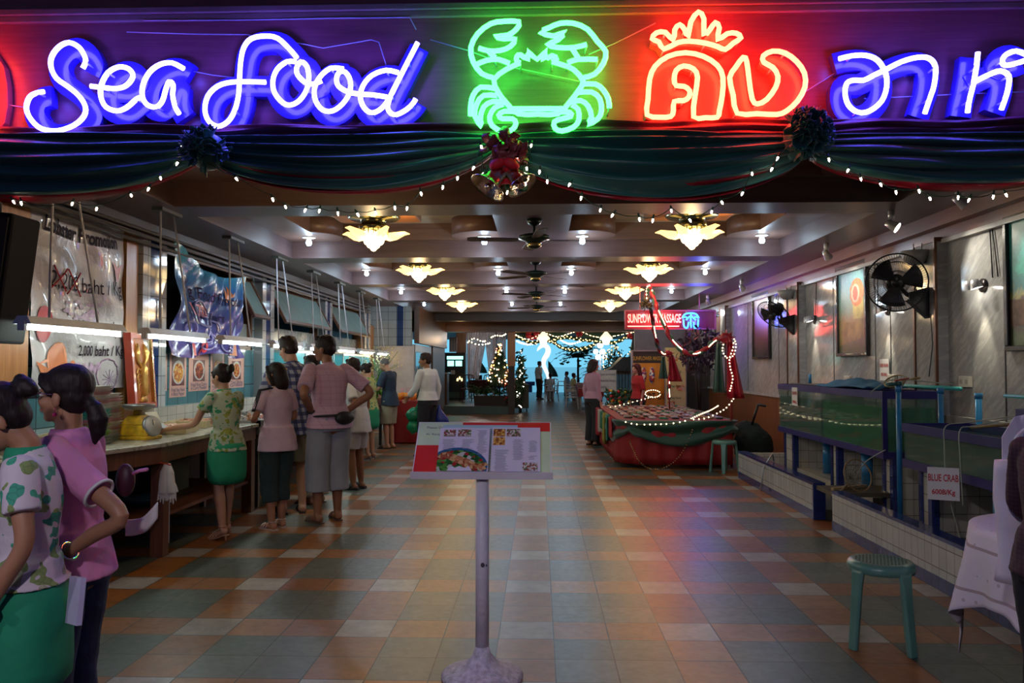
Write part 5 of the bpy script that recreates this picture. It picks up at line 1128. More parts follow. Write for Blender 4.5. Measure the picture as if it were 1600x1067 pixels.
c = PY(1600, 790, 3.25)
prof = []
for i in range(13):
    v = i/12; prof.append((c + Vector((.0+.02*sin(v*5), 0, -.30+.48*v)), .115-.03*v+.02*sin(v*3), .075-.02*v, 0))
bp.loft(prof, 20); bp.build('bag_body', mat('lilac_white_canvas', (.62, .55, .64), .8, bump=.3, bs=12), t, smooth=1, disp=(.02, .1))
mb = MB(); mb.tube(smoothline([c+Vector((-.07, -.05, .17)), c+Vector((-.06, -.05, .26)), c+Vector((0, -.05, .31)), c+Vector((.06, -.05, .26)), c+Vector((.07,-.05,.17))], 5), .008, 6); mb.build('handle', mat('lilac_white_canvas', (.62,.55,.64), .8), t)
mb = MB(); mb.prism([c+Vector((-.08, 0, .18)), c+Vector((.01, .02, .2)), c+Vector((.03, .02, .36)), c+Vector((-.03, 0, .35)), c+Vector((-.08, 0, .27))], (0, .004, 0)); mb.prism([c+Vector((-.02, -.02, .18)), c+Vector((.08, 0, .2)), c+Vector((.10, 0, .38)), c+Vector((.02, 0, .38))], (0, .004, 0)); mb.build('papers', mat('paper_white', (.62,.6,.72), .6), t)
mb = MB(); mb.loft([(c+Vector((.08,0,-.28)), .07, .07, 0), (c+Vector((.07,0,-.26)), .098, .076, 0), (c+Vector((.07,0,-.18)), .10, .078, 0)], 16); mb.build('grey_base_panel', mat('grey_bag_panel', (.28,.24,.26), .8), t)
# ============================================================ LEFT COUNTER
cwood = wood('counter_wood', (.10, .032, .015), (.17, .06, .025), .35, 1, 'Z')
top_m = NT('messy_marble_top', .25); top_m.base(top_m.ramp(top_m.noise(7, 8, dist=2), [(.3, (.16, .17, .14)), (.45, (.42, .42, .36)), (.7, (.55, .54, .47))])); top_m = top_m.m
ct = thing('wooden_counter', 'dark wooden seafood counter with a pale stone top and open lower shelf', 'counter', (0,0,0))
poly = [(-3.35, 4.75), (-2.93, 6.20), (-2.93, 8.30), (XL+.02, 8.30), (XL+.02, 4.75)]
mb = MB(); mb.prism([(x, y, .865) for x, y in poly], (0, 0, .035)); mb.build('stone_top', top_m, ct, bevel=.005)
mb = MB(); mb.prism([(x+(.03 if x < -3.9 else -.03), y, .74) for x, y in poly], (0, 0, .125)); mb.build('apron', cwood, ct)
mb = MB(); mb.prism([(x+(.03 if x < -3.9 else -.05), y, .30) for x, y in poly], (0, 0, .03)); mb.build('lower_shelf', cwood, ct)
for x, y in ((-3.0, 6.27), (-3.38, 4.95), (-3.0, 8.2)): mb = MB(); mb.box(x-.05, x+.05, y-.05, y+.05, 0, .74); mb.build('leg', cwood, ct)
mb = MB(); mb.box(-3.9, -3.88, 4.9, 8.2, .05, .74); mb.build('back_board', dark_m, ct)
steel = mat('counter_steel', (.32, .34, .35), .3, .8, bump=.1, bs=20); darksteel = mat('dull_dark_steel', (.08, .09, .09), .4, .5)
sc = thing('steel_counter', 'long stainless steel ice counter running along the tiled wall', 'counter', (0,0,0))
mb = MB(); mb.box(XL+.25, -2.93, 8.32, 15.4, .78, .86); mb.box(-2.97, -2.93, 8.32, 15.4, .86, .93); mb.box(XL+.25, XL+.29, 8.32, 15.4, .86, .93); mb.box(XL+.25, -2.93, 8.32, 8.36, .86, .93); mb.box(XL+.25, -2.93, 11.6, 11.66, .86, .93); mb.box(XL+.25, -2.93, 15.36, 15.4, .86, .93); mb.build('tray_top', steel, sc)
mb = MB(); mb.box(-2.99, -2.95, 8.36, 15.35, .62, .78); mb.build('front_panel', darksteel, sc)
for y in (8.5, 10.2, 11.9, 13.6, 15.2):
    for x in (-3.02, -3.6): mb = MB(); mb.box(x-.025, x+.025, y-.025, y+.025, 0, .78); mb.build('leg', darksteel, sc)
mb = MB(); mb.box(XL+.26, XL+.30, 8.36, 15.3, .05, .78); mb.build('back_panel', dark_m, sc)
ice = NT('crushed_ice', .15); ice.base(ice.ramp(ice.voro(60), [(0, (.45, .5, .5)), (.5, (.6, .63, .62))])); ice.bump(ice.voro(55), .8, .02)
mb = MB(); rnd = random.Random(2)
mb.grid(lambda u, v: Vector((XL+.29+u*.76, 8.37+v*3.2, .872+.025*sin(u*9+v*20)+.02*sin(v*41)+rnd.uniform(0,.012))), 14, 60); o = tag(mb.build('crushed_ice', ice.m), 'bed of crushed ice in the steel counter', 'ice', kind='stuff')
mb = MB(); mb.grid(lambda u, v: Vector((XL+.29+u*.76, 11.67+v*3.68, .872+.025*sin(u*9+v*20)+.02*sin(v*41)+rnd.uniform(0,.012))), 14, 70); o = tag(mb.build('crushed_ice', ice.m), 'bed of crushed ice in the far part of the steel counter', 'ice', kind='stuff')
mb = MB(); mb.box(XL+.121, XL+.24, 7.72, 15.4, .86, 1.09); tag(mb.build('tiled_ledge', tile_mat('ledge_tile', (.50,.52,.50), (.58,.58,.55), (.2,.2,.2), (.2,.1), 'YZ', .12)), 'white tiled ledge along the wall behind the seafood', 'ledge')
# fish and shrimps: three kinds, copied
fish_ms = [mat('silver_fish_skin', (.42, .42, .42), .2, .3, var=.4, vs=30), mat('pink_fish_skin', (.55, .22, .18), .25, var=.3, vs=30), mat('dark_fish_skin', (.10, .10, .09), .25, var=.4, vs=30)]
def mkfish(m, L):
    mb = MB(); mb.tube([(-L*.5,0,.02), (-L*.42,0,.022), (-L*.2,0,.028), (0,0,.028), (L*.25,0,.022), (L*.38,0,.02), (L*.5,0,.02)], [.004, .022, .038, .040, .022, .010, .004], 10, flat=.55); b = MB()
    o = mb.build('whole_fish', m); b.prism([(L*.40,0,.01), (L*.56,.035,.02), (L*.53,0,.02), (L*.56,-.035,.02)], (0,0,.006)); b.prism([(-L*.1,.03,.02), (L*.12,.055,.02), (L*.15,.02,.02)], (0,0,.004)); b.build('fins', m, o)
    b = MB(); b.ell((-L*.40, -.012, .036), .006, nu=6, nv=4); b.build('eye', mat('eye_black', (.01,.01,.01), .1), o); return o
fp = [mkfish(m, l) for m, l in zip(fish_ms, (.26, .22, .30))]; cn = [0, 0, 0]; rnd = random.Random(21)
lb = ['silver fish lying on the crushed ice', 'pink fish lying on the crushed ice', 'dark fish lying on the crushed ice']
for i in range(46):
    k = rnd.choice([0, 0, 1, 2]); y = 8.55+i*.145+rnd.uniform(-.03,.03); x = -3.08-(i % 3)*.20+rnd.uniform(-.03,.03)
    if cn[k] == 0: o = fp[k]; o.location = (x, y, .90); o.rotation_euler = (0,0,rnd.uniform(-.5,.5)); tag(o, lb[k], 'fish', 'fish on the ice: %s' % lb[k])
    else: dup(fp[k], (x, y, .90), rnd.uniform(-.6,.6), lb[k], 'fish on the ice: %s' % lb[k])
    cn[k] += 1
# seafood trays on the wooden counter
tray_m = mat('cream_tray', (.55, .45, .26), .35)
def tray(x, y, rz, w, l, label, fm, fl, seed):
    t = thing('seafood_tray', label, 'tray', (x, y, .90), rz); mb = MB(); mb.box(-w/2, w/2, -l/2, l/2, 0, .012)
    for a, b, c, d in ((-w/2-.015, -w/2, -l/2-.015, l/2+.015), (w/2, w/2+.015, -l/2-.015, l/2+.015), (-w/2, w/2, -l/2-.015, -l/2), (-w/2, w/2, l/2, l/2+.015)): mb.box(a, b, c, d, 0, .07)
    mb.build('tray_shell', tray_m, t, bevel=.004)
    rn = random.Random(seed); mb = MB()
    for i in range(60):
        p = Vector((rn.uniform(-w/2+.03, w/2-.03), rn.uniform(-l/2+.03, l/2-.03), .03+rn.uniform(0,.035))); a = rn.uniform(0, 6); c = Vector((cos(a), sin(a), 0)); s = Vector((-sin(a), cos(a), 0))
        mb.tube([p+c*.035*cos(q*.6)+s*.03*sin(q*.6) for q in range(5)], [.006, .011, .011, .009, .003], 6)
    o = mb.build('shrimp_heap', mat(fm, fl, .25, var=.3, vs=40), t); o['kind'] = 'stuff'; o.location.z = .0
tray(-3.30, 7.15, .15, .30, .40, 'cream tray of pale squid beside the yellow scale', 'pale_squid', (.62, .42, .34), 1)
tray(-3.62, 7.35, -.1, .26, .36, 'cream tray of grey prawns pushed against the wall behind the scale', 'grey_prawn', (.35, .33, .30), 2)
tray(-3.42, 7.85, .1, .34, .40, 'cream tray of pink prawns beyond the scale', 'pink_prawn', (.55, .28, .20), 3)
tray(-3.55, 5.55, .3, .34, .44, 'cream tray of dark shellfish behind the woman in the floral blouse', 'dark_shell', (.12, .10, .08), 4)
tray(-3.72, 6.15, .2, .30, .4, 'cream tray of mixed shellfish under the lobster banner', 'mixed_shell', (.4, .36, .3), 5)
# weighing scale
yel = mat('worn_yellow_paint', (.60, .36, .02), .4, var=.35, vs=20, bump=.2)
w = thing('weighing_scale', 'worn yellow weighing scale with a steel pan and round dial', 'scale', (-3.30, 6.50, .90), -.15)
mb = MB()
def fr(y, hw, z): return [(-hw, y, z), (hw, y, z)]
for (z0, a0, b0, z1, a1, b1) in ((.0, .15, .11, .03, .15, .11), (.03, .14, .10, .12, .115, .085), (.12, .115, .085, .20, .055, .05), (.20, .03, .03, .235, .025, .025)):
    mb.add([(-a0,-b0,z0),(a0,-b0,z0),(a0,b0,z0),(-a0,b0,z0),(-a1,-b1,z1),(a1,-b1,z1),(a1,b1,z1),(-a1,b1,z1)], [(0,3,2,1),(4,5,6,7),(0,1,5,4),(1,2,6,5),(2,3,7,6),(3,0,4,7)], False)
mb.build('scale_body', yel, w, bevel=.008)
mb = MB(); mb.lathe((.115, 0, .105), [(0, 0), (.085, 0), (.09, .012), (.085, .03), (0, .03)], 28, (1, -.25, .35)); mb.m = 1; mb.lathe((.115, 0, .105), [(0, .0305), (.078, .0305), (.078, .033), (0, .033)], 28, (1, -.25, .35)); mb.build('dial', [steel, mat('dial_face', (.5, .5, .48), .15, coat=.6)], w)
mb = MB(); mb.cyl((.1425, -.006, .115), (.155, -.03, .165), .003, n=5); mb.build('dial_needle', mat('needle_black', (.02,.02,.02), .4), w)
mb = MB(); mb.lathe((0,0,.235), [(0, 0), (.05, 0), (.10, .012), (.125, .035), (.13, .05), (.124, .05), (.095, .02), (0, .012)], 28); mb.build('weighing_pan', steel, w)
# stacked foam trays
kinds = [('white foam tray', (.62,.60,.58)), ('teal plastic tray', (.05,.36,.33)), ('pink foam tray', (.50,.22,.26)), ('lime plastic tray', (.25,.48,.08)), ('clear grey tray', (.30,.34,.32))]
tp = {}
def stack(x, y, seq, where):
    z = .90
    for i, k in enumerate(seq):
        nm, c = kinds[k]
        if k not in tp:
            mb = MB(); mb.add([(-.10,-.13,0),(.10,-.13,0),(.10,.13,0),(-.10,.13,0),(-.125,-.155,.022),(.125,-.155,.022),(.125,.155,.022),(-.125,.155,.022)], [(0,3,2,1),(4,5,6,7),(0,1,5,4),(1,2,6,5),(2,3,7,6),(3,0,4,7)], False)
            o = mb.build('stacked_tray', mat(nm.replace(' ', '_'), c, .4)); tp[k] = o
        else: o = tp[k].copy(); COL.objects.link(o)
        o.location = (x+random.uniform(-.006,.006), y+random.uniform(-.006,.006), z); z += .0225
        tag(o, '%s stacked %s' % (nm, where), 'tray', '%ss stacked %s' % (nm, where))
stack(-3.42, 5.95, [4,4,4,3,3,4,3,2,2,1,1,1,0,0,2,0,0,2,0,0], 'behind the woman in the pink polo shirt')
stack(-3.52, 6.28, [4,4,0,0,2,0,0,2,0,0,2,0,0,0,2,0,0], 'beside the yellow scale')
for k in range(7):
    mb = MB(); mb.box(-3.75, -3.45, 13.05, 13.35, .93+.035*k, .962+.035*k); tag(mb.build('packing_box', mat('box_tint_%d' % (k // 3), [(.35,.10,.35), (.5,.12,.22), (.08,.10,.35)][k // 3], .5)), ['plum', 'crimson', 'navy'][k // 3]+' plastic tub in the pile on the ice counter', 'tub', 'plastic tubs piled on the ice counter: %s' % ['plum','crimson','navy'][k//3])
# shelf things under the wooden counter, gloves
mb = MB(); mb.lathe((-3.35, 6.75, .33), [(0,0),(.15,0),(.20,.05),(.21,.06),(.19,.05),(0,.02)], 26); tag(mb.build('basin', mat('blue_grey_basin', (.05,.10,.13), .3)), 'blue grey basin on the lower shelf of the wooden counter', 'basin')
mb = MB(); mb.box(-3.7, -3.4, 7.3, 7.7, .33, .62); tag(mb.build('crate', mat('dull_crate', (.10,.11,.08), .6)), 'dull crate on the lower shelf of the wooden counter', 'crate')
t = thing('cotton_gloves', 'pair of white cotton gloves tied to the corner post of the wooden counter', 'gloves', (-2.90, 6.20, .62)); mb = MB(); rn = random.Random(3)
for s in (-.02, .025):
    mb.tube([(s*.3, -.02, .12), (s, -.03, .05), (s*1.3, -.03, -.05), (s*1.6, -.03, -.11)], [.018, .035, .04, .035], 10, flat=.5)
    for f in range(4): mb.tube([(s*1.6+(f-1.5)*.018, -.03, -.10), (s*1.8+(f-1.5)*.022, -.032, -.17-.012*(f % 3))], [.010, .006], 6)
    mb.tube([(s*1.4+.03, -.03, -.04), (s*1.4+.055, -.03, -.10)], [.011, .007], 6)
mb.build('gloves', mat('white_cotton', (.58,.54,.50), .9), t, remesh=.006); mb = MB(); mb.tube([(-.15, .0, .10), (-.05, -.02, .125), (.03, -.03, .11)], .006, 6); mb.build('red_tie', mat('red_string', (.5,.05,.02), .6), t)
mb = MB(); mb.tube(smoothline([(-2.885, 6.19, .45), (-2.88, 6.18, .3), (-2.885, 6.19, .12)], 4), .003, 5); tag(mb.build('hanging_string', mat('pale_string', (.5,.5,.45), .7)), 'pale string hanging below the cotton gloves', 'string')
# golden framed picture on the ledge
g = thing('framed_lobster_relief', 'red framed golden lobster relief standing on the tiled ledge', 'picture', (-3.815, 7.62, 1.095), 0)
R_ = Euler((0, -.08, .12)).to_matrix(); mb = MB(); redf = mat('red_lacquer', (.42, .05, .02), .25, coat=.5)
def bb(x0, x1, y0, y1, z0, z1): 
    n0 = len(mb.v); mb.box(x0, x1, y0, y1, z0, z1)
    for i in range(n0, len(mb.v)): mb.v[i] = R_ @ mb.v[i]
for a in ((-.04, .03, -.28, -.23, 0, .72), (-.04, .03, .23, .28, 0, .72), (-.04, .03, -.23, .23, 0, .05), (-.04, .03, -.23, .23, .67, .72)): bb(*a)
mb.build('frame', redf, g)
mb = MB(); bb(-.03, .0, -.23, .23, .05, .67); mb.build('backing_cloth', mat('amber_cloth', (.45, .14, .05), .4), g)
mb = MB(); bb(.0, .012, -.245, -.225, .04, .68); bb(.0, .034, .225, .24, .04, .68); mb.build('gilt_inner_edge', gilt, g)
mb = MB(); lobm = mat('gold_relief', (.70, .42, .12), .3, .6)
P3 = lambda y, z, x=.012: R_ @ Vector((x, y, z))
mb.tube([P3(-.02,.12), P3(0,.2), P3(.0,.3), P3(.0,.38), P3(0,.44)], [.05,.045,.05,.055,.02], 12, flat=.5)
for s in (-1, 1):
    mb.tube([P3(.03*s,.40), P3(.11*s,.46), P3(.12*s,.54), P3(.08*s,.62)], [.012,.018,.035,.008], 8)
    for k in range(4): mb.tube([P3(.03*s,.36-.04*k), P3(.11*s,.38-.05*k), P3(.15*s,.33-.06*k)], .006, 5)
    mb.tube([P3(.02*s,.43), P3(.06*s,.56), P3(.15*s,.64)], .003, 4)
for k in range(5): mb.tube([P3(-.02,.12), P3(-.09+.04*k,.065)], [.02,.014], 6)
mb.build('gold_lobster', lobm, g)
# dish posters on the teal tiles
pinkc = mat('poster_pink', (.62, .36, .30), .35, var=.04); darkph = mat('photo_dark', (.12, .03, .03), .3)
dish = [food_mat('dish_a', [(.35,.06,.02), (.55,.30,.05), (.25,.03,.02), (.5,.15,.05)], 45), food_mat('dish_b', [(.65,.35,.05), (.5,.15,.03), (.35,.08,.02), (.75,.5,.2)], 45), food_mat('dish_c', [(.3,.05,.02), (.5,.12,.04), (.12,.02,.01)], 40), food_mat('dish_d', [(.5,.2,.05), (.25,.05,.03), (.1,.15,.03)], 45)]
plw = mat('photo_plate_white', (.62,.60,.58), .25); dl = ['narrow dish poster half behind the golden relief', 'tall dish poster with a white oval plate of red stew', 'wide dish poster with a plate of orange stir fry', 'tall narrow dish poster showing only dark red food', 'small dish poster beside the bun of the waitress']
for k, (xa, xb, ya, yb) in enumerate(((240,261,552,612), (265,291,551,621), (295,326,553,611), (329,350,551,616), (357,381,556,606))):
    t = thing('dish_poster', dl[k], 'poster'); X = XL+.004; a = PX(xa, (ya+yb)/2, X); b = PX(xb, (ya+yb)/2, X); ym = (a.y+b.y)/2
    zt = EYE+(VPY-ya)*ym/F; zb = EYE+(VPY-yb)*ym/F; y0, y1 = a.y, b.y
    mb = MB(); mb.box(X-.003, X, y0, y1, zb, zt); mb.build('sheet', pinkc, t)
    W_, H_ = y1-y0, zt-zb; m0 = .16 if k in (2, 4) else .08
    q = lambda u, v, d: (X+d, y0+W_*u, zb+H_*v)
    mb = MB(); mb.prism([q(m0+.05, .26, .0), q(.95-m0, .26, .0), q(.95-m0, .84 if k in (2,4) else .94, 0), q(m0+.05, .84 if k in (2,4) else .94, 0)], (.002,0,0)); mb.build('photo_ground', darkph, t)
    if k != 3: mb = MB(); mb.prism([q(.5+(.43-m0)*cos(i*pi/14), .56+.27*sin(i*pi/14), .0021) for i in range(28)], (.001,0,0)); mb.build('plate_photo', plw, t)
    mb = MB(); rr = .36-m0 if k != 3 else .30; mb.prism([q(.5+rr*cos(i*pi/14)*(1+.07*sin(i*2)), .55+(.22 if k != 3 else .28)*sin(i*pi/14)*(1+.05*cos(i*3)), .0034) for i in range(28)], (.0008,0,0)); mb.build('food_photo', dish[k % 4], t)
    mb = MB()
    for j, tx in enumerate(('Fried Sea Food', 'in Black Pepper') if k == 1 else ('Fried Rice Curry', 'in Curry Powder') if k == 2 else ('Thai Style', 'Grilled')):
        vs, fs = text_v(tx, .07, .001, width=W_*.8); mb.add([(X+.002, y0+W_*.1+v.x, zb+H_*(.13-.09*j)+v.y*.8) for v in vs], fs, False)
    mb.build('caption', ink, t)
# ---------------- banners
vinyl = mat('white_vinyl', (.50, .49, .52), .32, coat=.25, bump=.7, bs=7, var=.1, vs=3)
B0, B1, Bz0, Bz1 = 6.04, 7.42, 1.30, 2.86; bx = XL+.08
def bw(y, z, d=0):
    u = (y-B0)/(B1-B0); return Vector((bx+.014*sin(y*9+z*3)+.008*sin(z*14+y*4)+d, y, z-.05*sin(pi*u)*((z-Bz0)/(Bz1-Bz0))))
bn = thing('promotion_banner', 'white plastic lobster promotion banner hanging on the wall', 'banner')
mb = MB(); mb.grid(lambda u, v: bw(B0+(B1-B0)*u, Bz0+(Bz1-Bz0)*v), 60, 60); mb.build('sheet', vinyl, bn)
def btext(mb, txt, y, z, size, bold, width): 
    vs, fs = text_v(txt, size, bold, width=width); mb.add([bw(y+v.x, z+v.y, .010) for v in vs], fs, False)
mb = MB(); btext(mb, 'Lobster Promotion', B0+.13, 2.60, .17, .006, 1.12); btext(mb, '2,200 baht / Kg', B0+.22, 2.16, .19, .0, 1.12); btext(mb, 'Now only', B0+.62, 1.80, .17, 0, .64); btext(mb, '2,000 baht / Kg', B0+.62, 1.60, .13, .002, .70); mb.build('lettering', mat('banner_ink', (.02, .012, .03), .85), bn)
rdi = mat('banner_red', (.50, .03, .04), .35)
mb = MB()
for (a, b, c, d) in ((.24, 2.33, .42, 2.14), (.42, 2.33, .24, 2.14), (.44, 2.33, .66, 2.12), (.66, 2.33, .44, 2.12)): mb.tube([bw(B0+a+(c-a)*i/6, b+(d-b)*i/6, .012) for i in range(7)], .007, 4)
mb.build('price_crosses', rdi, bn)
def bshape(mb, cy, cz, pts, d=.010): mb.add([bw(cy+x, cz+z, d) for x, z in pts], [tuple(range(len(pts)))], False)
E = lambda ry, rz, n=18, k=0: [(ry*cos(2*pi*i/n), rz*sin(2*pi*i/n)*(1+k*cos(2*pi*i/n))) for i in range(n)]
mb = MB(); bshape(mb, B0+.17, 1.84, E(.10, .15)); bshape(mb, B1-.14, 2.40, [(-.1,.08),(-.04,0),(0,-.12),(.05,-.1),(.08,.06),(.02,.02)]); mb.build('red_claw_print', rdi, bn)
orl = mat('lobster_print_orange', (.80, .25, .08), .35)
mb = MB(); bshape(mb, B0+.34, 1.54, E(.13, .16, 18, .3)); bshape(mb, B0+.54, 1.46, E(.05, .10)); bshape(mb, B0+.16, 1.42, [(-.12,.12),(.08,.06),(.1,-.02),(-.1,-.06),(.06,-.02),(-.02,.0)]); bshape(mb, B0+.10, 1.50, [(-.08,.0),(.14,.04),(.1,.06)]); mb.build('lobster_print', orl, bn)
pst = mat('pastel_print', (.42, .30, .45), .35, var=.5, vs=18); mb = MB(); rn = random.Random(6)
for i in range(30): bshape(mb, B0+.42+rn.random()*.55, 1.92+rn.random()*.16, E(.02+.03*rn.random(), .015, 8))
for i in range(7): bshape(mb, B0+.62+.06*i, 1.50-.02*(i % 2), E(.035, .04, 12))
for k in range(12):
    a = 2*pi*k/12; mb.tube([bw(B1-.27+.16*cos(a), 1.42+.15*sin(a), .005), bw(B1-.27+.16*cos(a+.5), 1.42+.15*sin(a+.5), .005)], .008, 4); 
    mb.tube([bw(B1-.23, 1.38, .005), bw(B1-.23+.10*cos(a), 1.38+.09*sin(a), .005)], .003, 4)
mb.build('pale_print', pst, bn)
# blue banner with pulled corners
bb2 = thing('seafood_banner', 'blue seafood promotion banner sagging in folds from its tied corners', 'banner')
C0, C1 = 8.27, 10.35
def bu(u, v, d=0):      # v from top (0) to bottom (1)
    top = 2.72+.10*(1-u)-.36*sin(pi*u)*(1-.3*u)*.55-.05*u; pinch = .20*v*(1 if u > .5 else .4)*abs(2*u-1)**1.2
    uu = u+(0.5-u)*pinch*.9; z = top-(top-1.62)*v; f = .05*sin(u*15+v*5)*(.5+.5*v)+.03*sin((u*6-v*9))+.02*sin(u*31+v*14)
    return Vector((XL+.16+f+d, C0+(C1-C0)*uu, z-.03*sin(u*9)*v))
bluv = NT('blue_vinyl', .22); bluv.base(bluv.ramp(bluv.math('DIVIDE', bluv.math('SUBTRACT', bluv.Z, 1.6), 1.1), [(0, (.10,.07,.28)), (.4, (.06,.08,.33)), (.75, (.04,.16,.42)), (1, (.05,.33,.45))])); bluv.b.inputs['Coat Weight'].default_value = .3; bluv.bump(bluv.noise(6, 3, dist=1), .5, .02)
mb = MB(); mb.grid(lambda u, v: bu(u, v), 80, 50); mb.build('sheet', bluv.m, bb2)
def utext(mb, txt, u, v, size, wd, bold=.002):
    vs, fs = text_v(txt, size, bold, width=wd); mb.add([bu(u+x.x/(C1-C0), v-x.y/1.1, .028) for x in vs], fs, False)
mb = MB(); utext(mb, 'King Food Promotion', .10, .36, .20, 1.6); utext(mb, 'Lobsters', .36, .58, .16, .6); mb.build('lettering', mat('banner_dark_ink', (.012, .006, .05), .85), bb2)
mb = MB(); utext(mb, '1,700', .20, .56, .2, .34, .006); utext(mb, '1,200', .18, .97, .2, .5, .006); mb.build('price_lettering', rdi, bb2)
mb = MB()
for (cu, cv, r, tn) in ((.32, .50, .13, 3.4), (.18, .72, .10, 3), (.42, .80, .11, 3.6), (.55, .68, .12, 3), (.62, .90, .08, 3)):
    mb.tube([bu(min(.98, cu+r*(1-k/46)*cos(k*tn/14)), min(.97, max(.02, cv+r*1.5*(1-k/46)*sin(k*tn/14))), .022) for k in range(40)], .013, 4)
mb.build('swirl_print', mat('swirl_lilac', (.32, .30, .62), .3), bb2)
mb = MB(); mb.add([bu(.84+x, .78+y, .007) for x, y in ((-.05,-.16),(0,-.2),(.05,-.16),(.045,.1),(.07,.2),(-.06,.2),(-.045,.1))], [tuple(range(7))], False); mb.build('bottle_print', mat('bottle_print_blue', (.25,.35,.65), .3), bb2)
mb = MB(); mb.add([bu(.84+x, .92+y, .0085) for x, y in ((-.10,.05),(-.08,-.16),(-.03,-.04),(0,-.2),(.04,-.05),(.09,-.15),(.10,.05))], [tuple(range(7))], False); mb.add([bu(.72+x, .24+y, .0085) for x, y in ((-.05,.08),(-.05,-.12),(-.02,-.02),(.01,-.14),(.03,-.02),(.06,-.06),(.05,.1))], [tuple(range(7))], False); mb.build('crown_print', mat('orange_print', (.55,.16,.04), .3), bb2)
# aquaria in the wall beyond
aq = mat('aquarium_water_lit', (.10, .45, .52), .08, coat=.6, emit=(.05, .32, .38), es=.25, var=.5, vs=2)
for y0, y1, l in ((11.7, 14.3, 'lit turquoise aquarium behind the plaid shirt man'), (15.0, 17.4, 'lit turquoise aquarium behind the waitress by the salad')):
    t = thing('aquarium', l, 'aquarium'); x0, x1 = XL+.02, XL+.30
    mb = MB(); mb.box(x0, x1, y0, y1, 1.14, 1.70); mb.build('tank_water', aq, t)
    mb = MB()
    for z in (1.10, 1.70): mb.box(x0, x1+.015, y0-.02, y1+.02, z, z+.04)
    n_ = 3
    for i in range(n_+1): y = y0+(y1-y0)*i/n_; mb.box(x1-.005, x1+.015, y-.02, y+.02, 1.10, 1.72)
    mb.build('frame', mat('aquarium_frame', (.28, .40, .42), .3), t)
# food at the end of the counter
t = thing('buffet_table', 'steel topped buffet table with blue legs near the salad', 'table', (-3.3, 15.95, 0)); mb = MB(); mb.box(-.55, .45, -.5, .75, .82, .86); mb.build('table_top', steel, t)
for x in (-.5, .40):
    for y in (-.45, .70): mb = MB(); mb.box(x-.02, x+.02, y-.02, y+.02, 0, .82); mb.build('leg', darksteel, t)
t, mb = leafcloud('lettuce_heap', (-3.25, 14.6, .93), (.36, .42, .16), 900, .11, None, 'heap of bright green lettuce at the end of the ice counter', 'lettuce', 5); o = mb.build('leaves', mat('lettuce_green', (.16, .42, .04), .45, var=.5, vs=9), t); o['kind'] = 'stuff'
rn = random.Random(12); frm = [mat('tomato_red', (.55,.05,.02), .2), mat('orange_peel', (.75,.28,.02), .3), mat('carrot_orange', (.7,.2,.03), .3)]
fr0 = []
for i in range(48):
    k = i % 3; lbn = ['red tomato in the fruit heap on the buffet table', 'orange in the fruit heap on the buffet table', 'cut carrot piece in the fruit heap on the buffet table'][k]
    if i < 3:
        mb = MB(); mb.ell((0,0,.03), (.035,.035,.03) if k < 2 else (.02,.045,.02), nu=12, nv=8); o = mb.build(['tomato','orange','carrot_piece'][k], frm[k]); b = MB(); b.ell((0,0,.06), (.008,.008,.004), nu=6, nv=4); b.build('stem', mat('stem_green', (.03,.15,.02), .5), o); fr0.append(o)
    else: o = dup(fr0[k])
    lay = i // 24; tag(o, lbn, ['tomato','orange','carrot'][k], lbn); o.location = (-3.22+(i % 6)*.07+rn.uniform(-.01,.01), 15.55+((i//6) % 4)*.09, .862+lay*.055)
t = thing('flower_arrangement', 'tall arrangement of pale flower sprays at the end of the counter', 'flowers', (-3.25, 16.5, .862)); mb = MB(); rn = random.Random(14)
for i in range(22): mb.tube([(0,0,.1), (rn.uniform(-.1,.1), rn.uniform(-.1,.1), .45), (rn.uniform(-.42,.42), rn.uniform(-.25,.25), rn.uniform(.6,1.05))], .005, 4)
tips = [p for p in mb.v[8::12]]; mb.build('stems', mat('stem_green', (.03,.15,.02), .5), t); m2 = MB()
for i in range(160): a = rn.uniform(0,6.28); r = rn.uniform(.05,.42); m2.ell((r*cos(a), r*sin(a)*.6, .45+rn.uniform(0,.6)), (.014,.014,.02), nu=5, nv=4)
m2.build('blossoms', mat('cream_blossom', (.62,.58,.35), .5), t); mb = MB(); mb.lathe((0,0,0), [(0,0),(.06,0),(.09,.12),(.05,.22),(0,.22)], 16); mb.build('vase', card, t)
t = thing('red_cloth_table', 'table under a red cloth with drinks, beside the man in white', 'table', (-2.55, 15.9, 0)); mb = MB()
mb.grid(lambda u, v: Vector(((.34+.03*sin(u*40)*v)*max(-1, min(1, 1.42*cos(2*pi*u))), (.45+.03*sin(u*40)*v)*max(-1, min(1, 1.42*sin(2*pi*u))), .82-.80*v)), 120, 6); mb.prism([(.34,.45,.81),(-.34,.45,.81),(-.34,-.45,.81),(.34,-.45,.81)], (0,0,.012)); mb.build('red_cloth', redcl, t)
mb = MB(); mb.box(-.25,.25,-.35,.35,0.02,.80); mb.build('table_frame', dark_m, t)
rn = random.Random(15); g0 = None
for i in range(9):
    if g0 is None:
        mb = MB(); mb.lathe((0,0,0), [(0,0),(.03,0),(.045,.14),(.04,.14),(0,.01)], 12); g0 = mb.build('drink_glass', mat('orange_drink', (.75,.25,.02), .1)); b = MB(); b.tube([(0,0,.1), (.02,.01,.24)], .004, 5); b.build('straw', mat('pink_straw', (.6,.1,.2), .4), g0); o = g0
    else: o = dup(g0)
    o.location = (-2.72+(i % 3)*.12, 15.62+(i//3)*.16, .835); tag(o, 'orange drink with a straw on the red cloth table', 'drink', 'orange drinks on the red cloth table')
